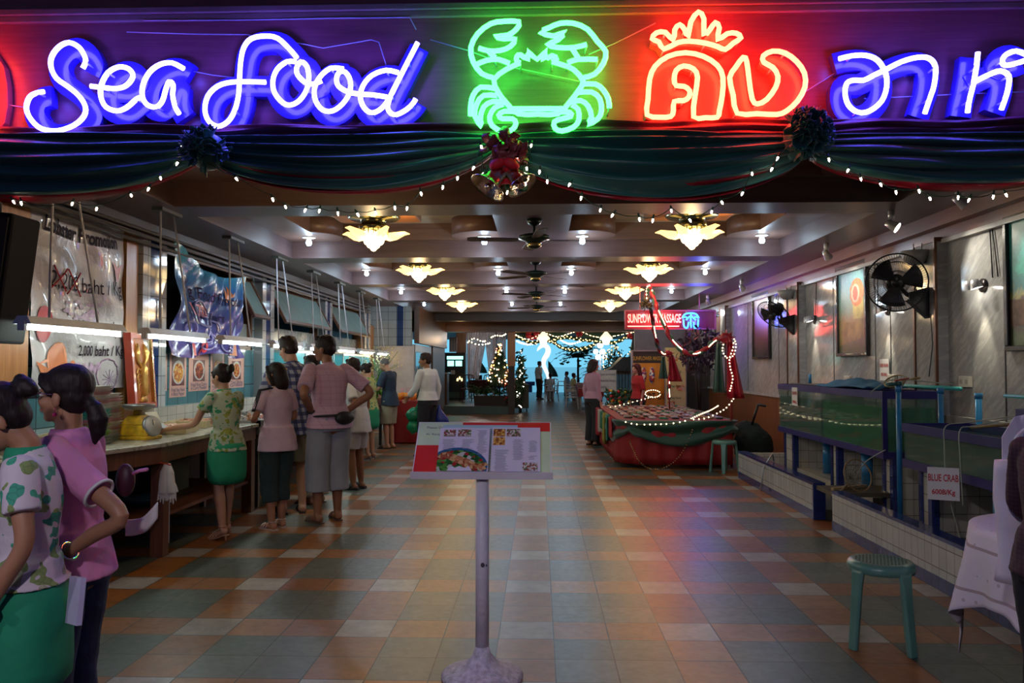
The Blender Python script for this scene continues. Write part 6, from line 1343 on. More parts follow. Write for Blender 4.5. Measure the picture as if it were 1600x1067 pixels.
# fridge and white board beyond the bulkhead
fr_ = thing('display_fridge', 'tall glass door fridge beyond the tiled bulkhead', 'fridge', (0,0,0)); mb = MB(); mb.box(-3.75, -2.98, 19.2, 22.1, 0, .25); mb.box(-3.75, -2.98, 19.2, 22.1, 1.85, 2.03); mb.box(-3.75, -3.70, 19.2, 22.1, .25, 1.85)
for y in (19.2, 20.15, 21.1, 22.04): mb.box(-3.75, -2.98, y, y+.06, .25, 1.85)
mb.build('cabinet', mat('fridge_grey', (.45,.48,.5), .3), fr_)
for y in (19.26, 20.21, 21.16): 
    mb = MB(); mb.box(-2.985, -2.975, y, y+.88, .27, 1.84); d = mb.build('glass_door', mat('fridge_glass', (.4,.6,.6), .03, trans=.9), fr_); b = MB(); b.box(-2.965, -2.94, y+.05, y+.08, .8, 1.5); b.build('door_handle', steel, d)
mb = MB()
for z in (.6, .95, 1.3, 1.6): mb.box(-3.68, -3.05, 19.26, 22.0, z, z+.015)
mb.build('shelf', steel, fr_)
mb = MB(); mb.box(-3.6, -3.55, 19.4, 21.9, 1.2, 1.8); mb.build('interior_lamp', mat('fridge_lamp', (.6,.9,.9), .3, emit=(.35,.9,.9), es=1.6), fr_)
mb = MB(); mb.box(-3.75, -2.98, 18.93, 18.99, .35, 1.98); tag(mb.build('white_panel', mat('white_laminate', (.55,.55,.58), .3)), 'tall white laminate panel in front of the tiled bulkhead', 'panel')
mb = MB(); mb.box(XL+.02, XL+.08, 17.62, 18.9, 1.0, 2.45); tag(mb.build('lit_wood_panel', post_m), 'warm lit wooden panel on the wall by the flowers', 'panel')
lamp('POINT', 'warm_wall_lamp', (-3.6, 17.9, 1.75), 8, (1, .6, .2), .06)
t = thing('speaker_box', 'black speaker hanging at the edge of the picture under the first swag', 'speaker', (0,0,0)); c = PY(8, 430, 4.98); mb = MB(); mb.obox((c.x-.17, 5.12, 2.08), (.34, .30, .84), Euler((.0, .12, 0))); mb.build('cabinet', mat('speaker_black', (.004,.004,.005), .9), t, bevel=.02); mb = MB(); mb.obox((c.x-.17, 4.965, 2.08), (.30, .012, .78), Euler((0, .12, 0))); mb.build('grille', mat('speaker_grille', (.02,.02,.02), .8), t)
mb = MB(); mb.cyl((c.x-.15, 5.12, 2.46), (c.x-.15, 5.12, 2.925), .02, n=8); mb.build('bracket', darksteel, t)
# ============================================================ PEOPLE
skinA = mat('skin_tan', (.36, .17, .095), .5, var=.06, sub=.15, vs=12); skinB = mat('skin_light', (.46, .25, .16), .5, var=.06, sub=.15, vs=12); skinC = mat('skin_brown', (.26, .115, .06), .5, var=.06, sub=.1, vs=12)
def hairmat(name, c):
    n = NT(name, .55); n.b.inputs['Specular IOR Level'].default_value = .25; v = n.vec(n.math('MULTIPLY', n.X, 1.0), n.math('MULTIPLY', n.Y, 1.0), n.math('MULTIPLY', n.Z, .25)); n.base(n.ramp(n.noise(70, 3, v), [(.3, tuple(x*.5 for x in c)), (.7, c)])); n.bump(n.noise(110, 3, v), .5, .004); return n.m
hblack = hairmat('hair_black', (.018, .010, .010)); hgrey = hairmat('hair_grey', (.16, .15, .15)); hdark = hairmat('hair_dark_brown', (.03, .016, .012)); hred = hairmat('hair_reddish', (.10, .03, .025))
eye_w = mat('eye_white', (.6,.58,.55), .2); lipm = mat('lip_tone', (.38, .10, .09), .4); blackm = mat('iris_black', (.01,.008,.008), .1)
def floral(name, base, cols, scale):
    n = NT(name, .75); nz = n.nt.nodes.new('ShaderNodeTexNoise'); nz.inputs['Scale'].default_value = scale*1.3; nz.inputs['Detail'].default_value = 1; n.link(n.O, nz.inputs['Vector'])
    v = n.nt.nodes.new('ShaderNodeVectorMath'); v.operation = 'SCALE'; n.link(nz.outputs['Color'], v.inputs[0]); v.inputs['Scale'].default_value = .10
    a = n.nt.nodes.new('ShaderNodeVectorMath'); n.link(n.O, a.inputs[0]); n.link(v.outputs[0], a.inputs[1])
    d = n.voro(scale, vec=a.outputs[0]); c = n.voro(scale, vec=a.outputs[0], out='Color'); s = n.nt.nodes.new('ShaderNodeSeparateColor'); n.link(c, s.inputs[0])
    leaf = n.ramp(s.outputs[0], [(i/len(cols), q) for i, q in enumerate(cols)], 'CONSTANT'); vein = n.ramp(n.voro(scale*3.2, 'DISTANCE_TO_EDGE'), [(0, .7), (.12, 1.0)])
    n.base(n.mix(n.math('LESS_THAN', d, .43), base, n.mix(1.0, leaf, vein, 'MULTIPLY'))); n.bump(n.noise(9, 3), .25, .01); return n.m
blouseA = floral('floral_blouse', (.58, .50, .56), [(.04,.30,.20), (.22,.30,.10), (.05,.36,.22), (.40,.42,.28)], 13)
blouseC = floral('floral_blouse_green', (.36, .42, .30), [(.02,.22,.10), (.20,.26,.03), (.03,.28,.14), (.30,.32,.05)], 17)
def plaid(name, a, b, c, sc, th=.3, c2=None):
    n = NT(name, .8); fz = n.math('FRACT', n.math('MULTIPLY', n.Z, sc)); an = n.math('ADD', n.math('MULTIPLY', n.X, sc), n.math('MULTIPLY', n.Y, sc*.7)); fx = n.math('FRACT', an)
    la, lb_ = n.math('LESS_THAN', fz, th), n.math('LESS_THAN', fx, th); n.base(n.mix(n.math('MULTIPLY', n.math('ADD', la, lb_), .5), a, b) if c2 is None else n.mix(n.math('MULTIPLY', la, lb_), n.mix(n.math('MAXIMUM', la, lb_), a, b), c2)); n.bump(n.noise(9, 3), .3, .01); return n.m
def cl(name, c, **k): return mat(name, c, .8, bump=.35, bs=9, var=.08, **k)
def person(label, loc, yaw, H=1.65, fem=False, lean=0.0, side=0.0, head=(0, 0), arms=None, legs=None, skin=None, hair='short', hairm=None, top=None, sleeve=.45, topm=None, hem=.86, bottom='trousers', botm=None, botz=.1, shoe=None, shoem=None, vox=.012, hands='relax', fat=1.0, face=True, heel=0):
    k = H/1.7; t = thing('person', label, 'person', loc, yaw); skin = skin or skinA; V = Vector
    pz = .93*k; u = V((sin(side), sin(lean), cos(lean))).normalized(); pel = V((0, 0, pz)); w = .95 if fem else 1.05; w *= fat
    sp = lambda d: pel + u*d*k
    neck = sp(.50) + V((0, .01*k, 0)); sw = (.150 if fem else .180)*k
    hy, hp = head; hdir = V((-sin(hy)*cos(hp), cos(hy)*cos(hp), -sin(hp))); HR = Matrix.Rotation(hy, 3, 'Z') @ Matrix.Rotation(-hp, 3, 'X')
    hc = neck + (Matrix.Rotation(hy, 3, 'Z') @ Matrix.Rotation(-hp*.8, 3, 'X')) @ V((0, 0, .070*k)) + HR @ V((0, .020*k, .083*k))
    sh = {s: sp(.455)+V((s*sw, 0, 0)) for s in (-1, 1)}
    A = arms or {}
    el, wr = {}, {}
    for s, nm in ((-1, 'L'), (1, 'R')):
        if nm in A: e, q = A[nm]; el[s] = V(e)*k; wr[s] = V(q)*k
        else: el[s] = sh[s]+V((s*.045, -.03, -.28))*k; wr[s] = el[s]+V((s*.01, .05, -.245))*k
    an, kn, hip = {}, {}, {}
    for s, nm in ((-1, 'L'), (1, 'R')):
        hip[s] = pel+V((s*.088*k, 0, -.03*k)); a = (legs or {}).get(nm, (s*.09, 0)); an[s] = V((a[0]*k, a[1]*k, (.085+heel)*k)); kn[s] = hip[s].lerp(an[s], .5)+V((0, .035*k, 0))
    tilt = -lean
    def torso(mb, g=0.0, z0=-.10, z1=.50, necky=True):
        prof = [(-.10, .150, .100), (-.02, .168, .118), (.06, .155, .108), (.15, .128, .095), (.24, .135, .105), (.33, .152, .118), (.41, .158, .105), (.46, .130, .085), (.50, .065, .06)]
        if fem: prof = [(-.10, .160, .112), (-.02, .170, .122), (.06, .148, .105), (.15, .118, .088), (.24, .128, .098), (.32, .140, .122), (.40, .142, .098), (.46, .115, .078), (.50, .056, .054)]
        rings = []
        for d, rx, ry in prof:
            if d < z0-1e-6 or d > z1+1e-6: continue
            rings.append((sp(d)+V((0, .012*k if .28 < d < .38 else 0, 0)), rx*k*w+g, ry*k*w+g, tilt))
        mb.loft(rings, 20)
    def limb(mb, pts, rad, n=12):
        ps = smoothline(pts, 5); m = len(ps); rs = []
        for i in range(m):
            q = i/(m-1)*(len(rad)-1); j = min(int(q), len(rad)-2); rs.append(rad[j]*(1-q+j)+rad[j+1]*(q-j))
        mb.tube(ps, rs, n); mb.ell(ps[0], rs[0]*.99); mb.ell(ps[-1], rs[-1]*.99)
    def armpath(s): return [sh[s]+V((-s*.01*k, 0, -.01*k)), sh[s].lerp(el[s], .5), el[s], el[s].lerp(wr[s], .5), wr[s]]
    af = .86 if fem else 1.0
    # body: one surface
    mb = MB(); torso(mb, -.012*k if top else 0); mb.ell(pel+V((0,0,-.06*k)), (.15*k*w, .105*k*w, .09*k))
    mb.tube([neck-u*.05*k, neck+u*.03*k, hc+HR @ V((0, -.02*k, -.05*k))], [.062*k, .050*k, .050*k], 14)
    mb.ell(hc+HR @ V((0, -.012*k, .03*k)), (.072*k, .092*k, .085*k), HR, 20, 14)       # cranium
    mb.ell(hc+HR @ V((0, .022*k, -.035*k)), (.058*k, .066*k, .078*k), HR, 18, 12)      # jaw
    mb.ell(hc+HR @ V((0, .062*k, -.088*k)), (.024*k, .022*k, .020*k), HR)              # chin
    mb.tube([hc+HR @ V((0, .082*k, .012*k)), hc+HR @ V((0, .100*k, -.020*k)), hc+HR @ V((0, .094*k, -.034*k))], [.008*k, .0125*k, .014*k], 8)   # nose
    mb.ell(hc+HR @ V((0, .080*k, -.058*k)), (.022*k, .013*k, .013*k), HR)              # mouth mound
    mb.ell(hc+HR @ V((0, .070*k, .022*k)), (.050*k, .018*k, .010*k), HR)               # brow
    for s in (-1, 1):
        mb.ell(hc+HR @ V((s*.074*k, -.012*k, -.018*k)), (.010*k, .019*k, .031*k), HR)  # ears
        mb.ell(hc+HR @ V((s*.040*k, .055*k, -.030*k)), (.022*k, .024*k, .022*k), HR)   # cheeks
        limb(mb, armpath(s), [.052*k*af, .044*k*af, .036*k*af, .036*k*af, .024*k*af])
        limb(mb, [hip[s], hip[s].lerp(kn[s], .5), kn[s], kn[s].lerp(an[s], .35), an[s]], [.088*k*w, .074*k*w, .052*k, .055*k, .034*k])
        # foot
        f = an[s]; fd = V((s*.12, 1, 0)).normalized(); hz = heel*k
        mb.tube([f+V((0,0,-.0)), f+fd*-.035*k+V((0,0,-.045*k)), f+fd*.05*k+V((0,0,-.05*k-hz*.6)), f+fd*.14*k+V((0,0,-.062*k-hz))], [.036*k, .034*k, .034*k, .022*k], 10, flat=1.1)
        mb.ell(f+fd*-.035*k+V((0,0,-.045*k)), .034*k); mb.ell(f+fd*.15*k+V((0,0,-.065*k-hz)), (.036*k, .04*k, .017*k))
        # hand: palm, four bent fingers of different length, thumb from the side
        d = (wr[s]-el[s]).normalized(); hm = hands if isinstance(hands, str) else hands.get('L' if s < 0 else 'R', 'relax')
        ref = V((0, 1, 0)) if abs(d.z) > .7 else V((0, 0, 1)); sd = (ref-d*ref.dot(d)).normalized(); pn = d.cross(sd)*(s)      # sd: thumb side
        if hm == 'hip': pn = V((-s*1.0, .0, 0)); pn = (pn-d*pn.dot(d)).normalized(); sd = pn.cross(d)*(-s)
        R3 = Matrix((sd, pn, d)).transposed(); p0 = wr[s]+d*.045*k; hk = .92*k if fem else k
        mb.ell(p0, (.036*hk, .015*hk, .050*hk), R3, 14, 10); curl = {'relax': .45, 'hip': .25, 'grip': 1.1, 'flat': .12}[hm]
        for i in range(4):
            b = wr[s]+d*.082*hk+sd*(.027-.018*i)*hk; L = (.068, .078, .072, .056)[i]*hk; a0 = curl*.5; ps = [b-d*.02*hk, b]; ang = 0
            for q, fr_ in enumerate((.42, .32, .26)):
                ang += curl*(.55+.12*i*.3); dd = (d*cos(ang)-pn*sin(ang)*(-1)).normalized(); ps.append(ps[-1]+(dd+sd*(.10-.07*i)).normalized()*L*fr_)
            mb.tube(ps, [.0095*hk, .0092*hk, .0085*hk, .0078*hk, .0062*hk], 8); mb.ell(ps[-1], .0062*hk, nu=8, nv=6)
        b = wr[s]+d*.02*hk+sd*.024*hk; ps = [b, b+(sd*.75+d*.6+pn*.3).normalized()*.030*hk]; ps.append(ps[-1]+(sd*.35+d*.95+pn*.35).normalized()*.030*hk); ps.append(ps[-1]+(sd*.1+d+pn*.45).normalized()*.022*hk)
        mb.tube(ps, [.0135*hk, .0115*hk, .0095*hk, .0070*hk], 8); mb.ell(ps[-1], .007*hk, nu=8, nv=6)
    mb.build('body', skin, t, remesh=vox*.62, smooth=2)
    if face:
        mb = MB()
        for s in (-1, 1): mb.ell(hc+HR @ V((s*.030*k, .074*k, .004*k)), (.0125*k, .010*k, .0085*k), HR, 12, 8)
        mb.m = 1
        for s in (-1, 1): mb.ell(hc+HR @ V((s*.030*k, .0815*k, .004*k)), (.006*k, .0045*k, .006*k), HR, 10, 6); mb.ell(hc+HR @ V((s*.032*k, .082*k, .024*k)), (.018*k, .006*k, .003*k), HR, 10, 6)
        mb.build('eyes', [eye_w, blackm], t)
        mb = MB(); mb.ell(hc+HR @ V((0, .090*k, -.054*k)), (.020*k, .006*k, .0045*k), HR); mb.ell(hc+HR @ V((0, .089*k, -.062*k)), (.018*k, .006*k, .0050*k), HR); mb.build('lips', lipm, t)
    # hair
    hm_ = hairm or hblack; mb = MB(); hv = vox*.7; Hh = lambda x, y, z: hc+HR @ V((x*k, y*k, z*k))
    if hair == 'thin': mb.ell(Hh(0, -.022, .036), (.075*k, .090*k, .084*k), HR, 20, 14)
    else:
        mb.ell(Hh(0, -.022, .040), (.083*k, .100*k, .090*k), HR, 22, 14); mb.ell(Hh(0, -.045, -.005), (.074*k, .070*k, .075*k), HR, 18, 12)
    if hair == 'short':
        for i in range(26): a = i*2.4; mb.ell(Hh(.062*cos(a), -.02+.07*sin(a), .085+.018*sin(i*1.9)-.0005*i), (.022*k, .024*k, .020*k), HR)
    if hair == 'bun':
        mb.ell(Hh(0, -.132, .055), (.044*k, .038*k, .040*k), HR); mb.ell(Hh(.018, -.130, .085), (.026*k, .026*k, .024*k), HR); mb.ell(Hh(-.026, -.145, .035), (.026*k, .026*k, .026*k), HR)
        for s in (-1, 1): mb.tube([Hh(s*.070, .045, .055), Hh(s*.079, .025, .01), Hh(s*.077, .012, -.035)], [.012*k, .010*k, .003*k], 7)
    if hair == 'pony':
        for s in (-1, 1): mb.tube([Hh(s*.035, .070, .088), Hh(s*.066, .050, .05), Hh(s*.076, .012, .012)], [.014*k, .016*k, .012*k], 8)
        mb.ell(Hh(0, -.105, -.03), (.030*k, .026*k, .026*k), HR); mb.tube([Hh(0, -.10, -.03), Hh(0, -.128, -.055), Hh(0, -.145, -.10), Hh(.0, -.140, -.155), Hh(0, -.125, -.20)], [.024*k, .034*k, .040*k, .030*k, .006*k], 12)
    if hair in ('long', 'verylong'):
        L = -.16 if hair == 'long' else -.30
        mb.tube([Hh(0, -.05, .05), Hh(0, -.075, -.04), Hh(0, -.085, L*.7), Hh(0, -.08, L)], [.085*k, .082*k, .080*k, .055*k], 16, flat=.75)
        for s in (-1, 1): mb.tube([Hh(s*.045, .062, .085), Hh(s*.078, .03, .03), Hh(s*.080, -.005, -.04), Hh(s*.075, -.03, L*.75)], [.015*k, .020*k, .026*k, .018*k], 9)
    o = mb.build('hair', hm_, t, remesh=hv, smooth=1, disp=(.012*k, .05))
    # upper garment
    if top:
        mb = MB(); g = .016*k; hd = (hem-.93)
        torso(mb, g, 0.0 if hem > .9 else -.02, .51)
        if True:
            b0 = sp(hd)+V((0,0,0)); mb.loft([(b0, (.172 if not fem else .172)*k*w+g*1.9, .128*k*w+g*1.9, tilt*.5), (sp(.02), .165*k*w+g*1.4, .120*k*w+g, tilt), (sp(.12), .140*k*w+g, .105*k*w+g, tilt)], 20)
        mb.tube([sp(.45), neck+u*.012*k], [.082*k, .066*k], 16)
        for s in (-1, 1):
            pth = armpath(s); S5 = smoothline(pth, 6); n5 = len(S5); e5 = max(3, int(sleeve*(n5-1))); q = S5[:e5+1]; m5 = len(q)
            loose = .016*k if sleeve < .6 else .010*k
            rs = [(.060*af-.018*min(1, i/(n5*.6)))*k+loose*(.6+.7*i/m5) for i in range(m5)]; mb.tube(q, rs, 14); mb.ell(q[0], rs[0]*1.0)
        mb.build(top, topm, t, remesh=vox*.75, smooth=3, disp=(.010*k, .07))
    # lower garment
    if bottom == 'skirt':
        mb = MB(); hz = botz*k; rr = [(max(.95, hem+.03)*k, .145, .106), (.92*k, .168, .126), (.82*k, .180, .136), (.65*k, .178, .138), (hz, .172, .140)]
        mb.loft([(V((0, 0, z)), rx*k*w+.026, ry*k*w+.024, 0) for z, rx, ry in rr], 24); mb.build('skirt', botm, t, smooth=1, sub=1)
    elif bottom:
        mb = MB(); g = .018*k; mb.loft([(sp(.07), .150*k*w+g*.5, .106*k*w+g*.5, 0), (pel, .165*k*w+g*.7, .120*k*w+g*.7, 0), (pel-V((0,0,.10*k)), .155*k*w+g, .115*k*w+g, 0)], 20)
        for s in (-1, 1):
            end = botz*k; tt = (hip[s].z-end)/(hip[s].z-an[s].z); full = smoothline([hip[s], hip[s].lerp(kn[s], .5), kn[s], kn[s].lerp(an[s], .4), an[s]], 5); q = [p for p in full if p.z >= end-.02]
            n6 = len(q); flare = {'trousers': .0, 'wide': .020, 'shorts': .022}[bottom]*k
            mb.tube(q, [(.090*w-.028*min(1, (hip[s].z-p.z)/(.5*k)))*k+g+flare*min(1, (hip[s].z-p.z)/(.45*k)) for p in q], 16)
        mb.build('shorts' if bottom == 'shorts' else 'trousers', botm, t, remesh=vox*.8, smooth=3, disp=(.012*k, .09))
    # shoes
    if shoe:
        for s in (-1, 1):
            f = an[s]; fd = V((s*.12, 1, 0)).normalized(); sdv = V((fd.y, -fd.x, 0)); hz = heel*k; mb = MB()
            sole = [(-.075, .026), (-.05, .034), (.02, .030), (.10, .042), (.16, .040), (.195, .018)]
            P = [f+fd*a*k+sdv*b*k for a, b in sole]+[f+fd*a*k-sdv*b*k for a, b in reversed(sole)]
            def zz(p): a = (p-f).dot(fd)/k; return hz*max(0, min(1, (.07-a)/.12))
            th = .012*k if shoe != 'sneaker' else .03*k
            vs = [V((p.x, p.y, zz(p)+.0)) for p in P]+[V((p.x, p.y, zz(p)+th)) for p in P]; n7 = len(P)
            mb.add(vs, [tuple(range(n7-1, -1, -1)), tuple(range(n7, 2*n7))]+[(i, (i+1) % n7, n7+(i+1) % n7, n7+i) for i in range(n7)], False)
            if heel: mb.cyl(f+fd*-.055*k-V((0,0,f.z)), f+fd*-.055*k+V((0,0,hz-f.z+.01)), .007*k, .018*k, 8)
            def strap(a, w_, h): mb.tube([f+fd*a*k+sdv*(cos(q*pi/8)*w_*k)+V((0,0, -f.z+zz(f+fd*a*k)+.012*k+sin(q*pi/8)*h*k)) for q in range(9)], .0065*k, 6, flat=2.2 if shoe != 'strappy' else 1)
            if shoe in ('sandal', 'strappy'): 
                for a in ((.09, .12, .04) if shoe == 'strappy' else (.09, .125)): strap(a, .042, .045)
                if shoe == 'strappy': mb.tube([f+V((cos(q*pi/6)*.042*k, sin(q*pi/6)*.045*k-.005, .0)) for q in range(12)], .004*k, 5, True)
            if shoe == 'sneaker': mb.ell(f+fd*.06*k+V((0,0,-f.z+.045*k)), (.042*k, .125*k, .038*k), Euler((0,0,-s*.12)))
            mb.build('shoe', shoem, t)
    return t, dict(k=k, hc=hc, HR=HR, Hh=Hh, neck=neck, sp=sp, sh=sh, el=el, wr=wr, an=an, u=u, pel=pel)
def ringat(mb, p, d, r, th, n=20, flat=None):
    R = Vector((0,0,1)).rotation_difference(Vector(d).normalized()).to_matrix(); mb.tube([Vector(p)+R @ Vector((r*cos(2*pi*i/n), r*sin(2*pi*i/n), 0)) for i in range(n)], th, 6, True, flat=flat)
kgreen = cl('kelly_green_cloth', (.012, .24, .12)); denim = mat('dark_denim', (.018, .035, .085), .8, var=.4, vs=7, bump=.3, bs=25)
chrome = mat('chrome', (.6,.6,.62), .15, 1.0)
# --- A: waitress in front (leaf print blouse)
A, a_ = person('woman in a green and white leaf print blouse and green skirt looking down', (-1.61, 2.50, 0), radians(112), 1.46, True, .02, 0, (.05, .55),
  arms={'L': ((-.215, -.02, 1.13), (-.20, .10, .90)), 'R': ((.21, .10, 1.17), (.12, .30, 1.05))}, skin=skinA, hair='bun', top='blouse', sleeve=.30, topm=blouseA, hem=.965, bottom='skirt', botm=kgreen, botz=.55, shoe='strappy', shoem=mat('gold_sandal', (.4,.3,.15), .4), vox=.009, heel=.04, fat=.93)
k = a_['k']; mb = MB(); n_ = a_['neck']; mb.lathe(n_-a_['u']*.015, [(.074*k, -.01), (.070*k, .012), (.064*k, .034), (.060*k, .034), (.062*k, .0)], 28, a_['u']); mb.build('green_collar', kgreen, A)
w0 = a_['wr'][-1]; d0_ = (a_['wr'][-1]-a_['el'][-1]).normalized(); mb = MB(); ringat(mb, w0-d0_*.02, d0_, .0275, .0055, flat=1.6); mb.lathe(w0-d0_*.02+Vector((-.028, 0, 0)), [(0,-.004), (.016,-.004), (.016,.005), (0,.006)], 16, (-1,-.1,0)); mb.build('wrist_watch', chrome, A)
mb = MB(); mb.obox((-.10, -.145*k-.02, .90*k), (.09, .016, .14), Euler((.12, .1, .5))); mb.build('note_pad', mat('lilac_pad', (.45,.42,.60), .5), A)
# --- B: woman in pink polo
pinkp = cl('pink_pique', (.62, .22, .42)); 
B, b_ = person('woman in a pink polo shirt, glasses and dark jeans with one hand on her hip', (-1.66, 2.82, 0), radians(92), 1.50, True, .03, 0, (-.06, .02),
  arms={'L': ((-.25, -.31, 1.14), (-.185, -.07, .985)), 'R': ((.21, .05, 1.12), (.15, .25, 1.0))}, hands={'L': 'hip', 'R': 'relax'}, skin=skinA, hair='pony', top='polo_shirt', sleeve=.34, topm=pinkp, hem=.86, bottom='trousers', botm=denim, botz=.10, shoe='sandal', shoem=dark_m, vox=.009, fat=1.06)
k = b_['k']; mb = MB(); n_ = b_['neck']; mb.lathe(n_-b_['u']*.012, [(.085*k, -.028), (.080*k, -.005), (.066*k, .028), (.062*k, .028), (.066*k, -.004)], 28, b_['u']); mb.m = 1; ringat(mb, n_-b_['u']*.042, b_['u'], .0865*k, .0045); mb.build('polo_collar', [pinkp, card], B)
for s in (-1, 1):
    mb = MB(); S5 = smoothline([b_['sh'][s], b_['sh'][s].lerp(b_['el'][s], .5), b_['el'][s], b_['el'][s].lerp(b_['wr'][s], .5), b_['wr'][s]], 6); i = int(.34*(len(S5)-1)); ringat(mb, S5[i], S5[i]-S5[i-1], .058*k, .006); mb.build('white_cuff_trim', card, B)
Hh = b_['Hh']; mb = MB()
for s in (-1, 1): mb.tube([Hh(s*.033+.021*cos(i*pi/6), .088, .002+.016*sin(i*pi/6)) for i in range(12)], .0016, 5, True); mb.tube([Hh(s*.054, .087, .006), Hh(s*.074, .06, .010), Hh(s*.078, -.005, .004)], .0018, 5)
mb.tube([Hh(-.012, .088, .004), Hh(.012, .088, .004)], .0016, 5); mb.build('glasses', mat('purple_wire_frame', (.10,.04,.12), .3, .6), B)
mb = MB()
for s in (-1, 1): mb.ell(Hh(s*.078, -.010, -.075), .008); mb.tube([Hh(s*.076, -.012, -.048), Hh(s*.078, -.010, -.070)], .0015, 4)
mb.build('earring', mat('pink_bead', (.7,.05,.2), .2), B)
w0 = b_['wr'][-1]; dd = (b_['wr'][-1]-b_['el'][-1]).normalized(); mb = MB(); ringat(mb, w0-dd*.02, dd, .030, .0045, flat=1.8); mb.build('bracelet', chrome, B)
t = thing('handbag', 'small maroon bag with a white flap on the far side of the woman in pink', 'bag', (-1.68, 2.99, .02)); mb = MB(); mb.ell((.085, .06, 1.04), (.038, .03, .065)); mb.build('bag_body', mat('maroon_bag', (.045,.006,.015), .5), t, smooth=1); mb = MB(); mb.grid(lambda u, v: Vector((.12+.13*u, .0+.02*sin(u*5), .90-.06*v-.03*u+.10*u*u)), 8, 4); mb.build('flap', card, t, solid=.01); mb = MB(); mb.tube([(.13, .03, 1.07), (.16, .02, 1.082), (.20, .0, 1.09)], .007, 6); mb.build('pink_strap_end', pinkp, t)
# --- C: waitress at the counter
C, c_ = person('waitress in a green leaf print blouse holding a notepad over the wooden counter', (-2.72, 6.92, 0), radians(52), 1.52, True, .12, 0, (.30, .15),
  arms={'L': ((-.26, .16, 1.12), (-.42, .42, 1.06)), 'R': ((.19, .16, 1.13), (.13, .40, 1.12))}, hands={'L': 'grip', 'R': 'relax'}, legs={'L': (-.06, -.03), 'R': (.07, .12)}, skin=skinB, hair='bun', top='blouse', sleeve=.28, topm=blouseC, hem=.86, bottom='skirt', botm=kgreen, botz=.50, shoe='strappy', shoem=mat('tan_strap', (.45,.25,.15), .4), vox=.011, heel=.05)
k = c_['k']; mb = MB(); mb.lathe(c_['neck']-c_['u']*.01, [(.072*k, -.01), (.066*k, .03), (.060*k, .03), (.062*k, 0)], 24, c_['u']); mb.build('green_collar', kgreen, C)
mb = MB(); w0 = c_['wr'][-1]; t2 = thing('notepad', 'open order pad held by the waitress at the counter', 'notepad', C.location + Matrix.Rotation(radians(52), 3, 'Z') @ (w0+Vector((-.03, .10, .04))), radians(52)); mb.obox((0,-.03,0), (.12, .16, .012), Euler((.35, 0, .2))); mb.build('cover', mat('grey_pad', (.30,.33,.38), .5), t2); mb = MB(); mb.obox((.03,.10,.05), (.12, .14, .008), Euler((.9, 0, .2))); mb.build('page', mat('pad_page', (.42,.38,.30), .6), t2)
# --- D: woman with three stripes
D, d_ = person('woman in a pale pink sports shirt with black sleeve stripes and dark cropped trousers', (-2.42, 7.36, 0), radians(48), 1.53, True, .03, 0, (.45, .05),
  arms={'L': ((-.25, .02, 1.13), (-.17, .24, 1.13)), 'R': ((.22, .05, 1.13), (.12, .26, 1.14))}, legs={'L': (-.07, -.02), 'R': (.08, .05)}, skin=skinA, hair='long', top='sports_shirt', sleeve=.36, topm=cl('pale_pink_cotton', (.52, .38, .46)), hem=.80, bottom='trousers', botm=mat('dark_green_denim', (.018, .035, .035), .8, bump=.3), botz=.30, shoe='strappy', shoem=mat('white_sandal', (.5,.42,.38), .4), vox=.011, fat=1.12)
S5 = smoothline([d_['sh'][-1], d_['sh'][-1].lerp(d_['el'][-1], .5), d_['el'][-1]], 6); mb = MB(); k = d_['k']
for j in (-1, 0, 1):
    pts = [d_['neck'].lerp(S5[0], .45)+Vector((0, j*.020-.01, .030))] + [S5[i]+Vector((-.050+.0*i, j*.021-.012, .034-.0045*i)) for i in range(0, 9)]; mb.tube(pts, .0065, 6)
mb.build('black_stripes', mat('stripe_black', (.015,.012,.02), .7), D)
mb = MB(); mb.ell(d_['Hh'](.03, -.105, .05), (.028, .012, .010)); mb.build('hair_clip', mat('amber_clip', (.35,.18,.03), .3), D)
# --- E: man in plaid
E_, e2 = person('tall man in a navy and white plaid shirt and shorts leaning over the counter', (-2.52, 8.15, 0), radians(28), 1.82, False, .10, 0, (.55, .35),
  arms={'L': ((-.25, .12, 1.12), (-.20, .36, 1.08)), 'R': ((.25, .08, 1.12), (.20, .32, 1.05))}, skin=skinB, hair='short', hairm=hdark, top='plaid_shirt', sleeve=.45, topm=plaid('navy_plaid', (.30,.31,.36), (.055,.065,.16), None, 13, .5, (.015,.02,.07)), hem=.76, bottom='shorts', botm=cl('khaki', (.20,.17,.10)), botz=.50, shoe='sandal', shoem=mat('black_sandal', (.02,.015,.015), .5), vox=.012, fat=1.08)
# --- F: man with hands on hips
Fm, f_ = person('man in a pink checked shirt and grey cropped trousers standing with hands on his hips', (-2.02, 7.68, 0), radians(38), 1.80, False, .10, 0, (.75, .12),
  arms={'L': ((-.31, -.16, 1.17), (-.17, .0, 1.00)), 'R': ((.36, -.10, 1.17), (.18, .02, 1.00))}, hands='hip', legs={'L': (-.10, .02), 'R': (.11, .06)}, skin=skinC, hair='short', top='checked_shirt', sleeve=.40, topm=plaid('pink_check', (.50,.33,.42), (.40,.22,.34), None, 17, .14), hem=.86, bottom='wide', botm=cl('grey_cotton', (.25,.27,.30)), botz=.30, shoe='sandal', shoem=mat('brown_sandal', (.12,.07,.05), .5), vox=.012, fat=1.05)
mb = MB(); ringat(mb, f_['sp'](.03), f_['u'], .178*f_['k'], .012, 28, flat=1.4); p = f_['sp'](.03)+Vector((.08, -.17, -.01)); mb.ell(p, (.11, .05, .065), Euler((0,0,.2))); mb.build('waist_pack', mat('black_nylon', (.012,.012,.015), .5), Fm, smooth=1)
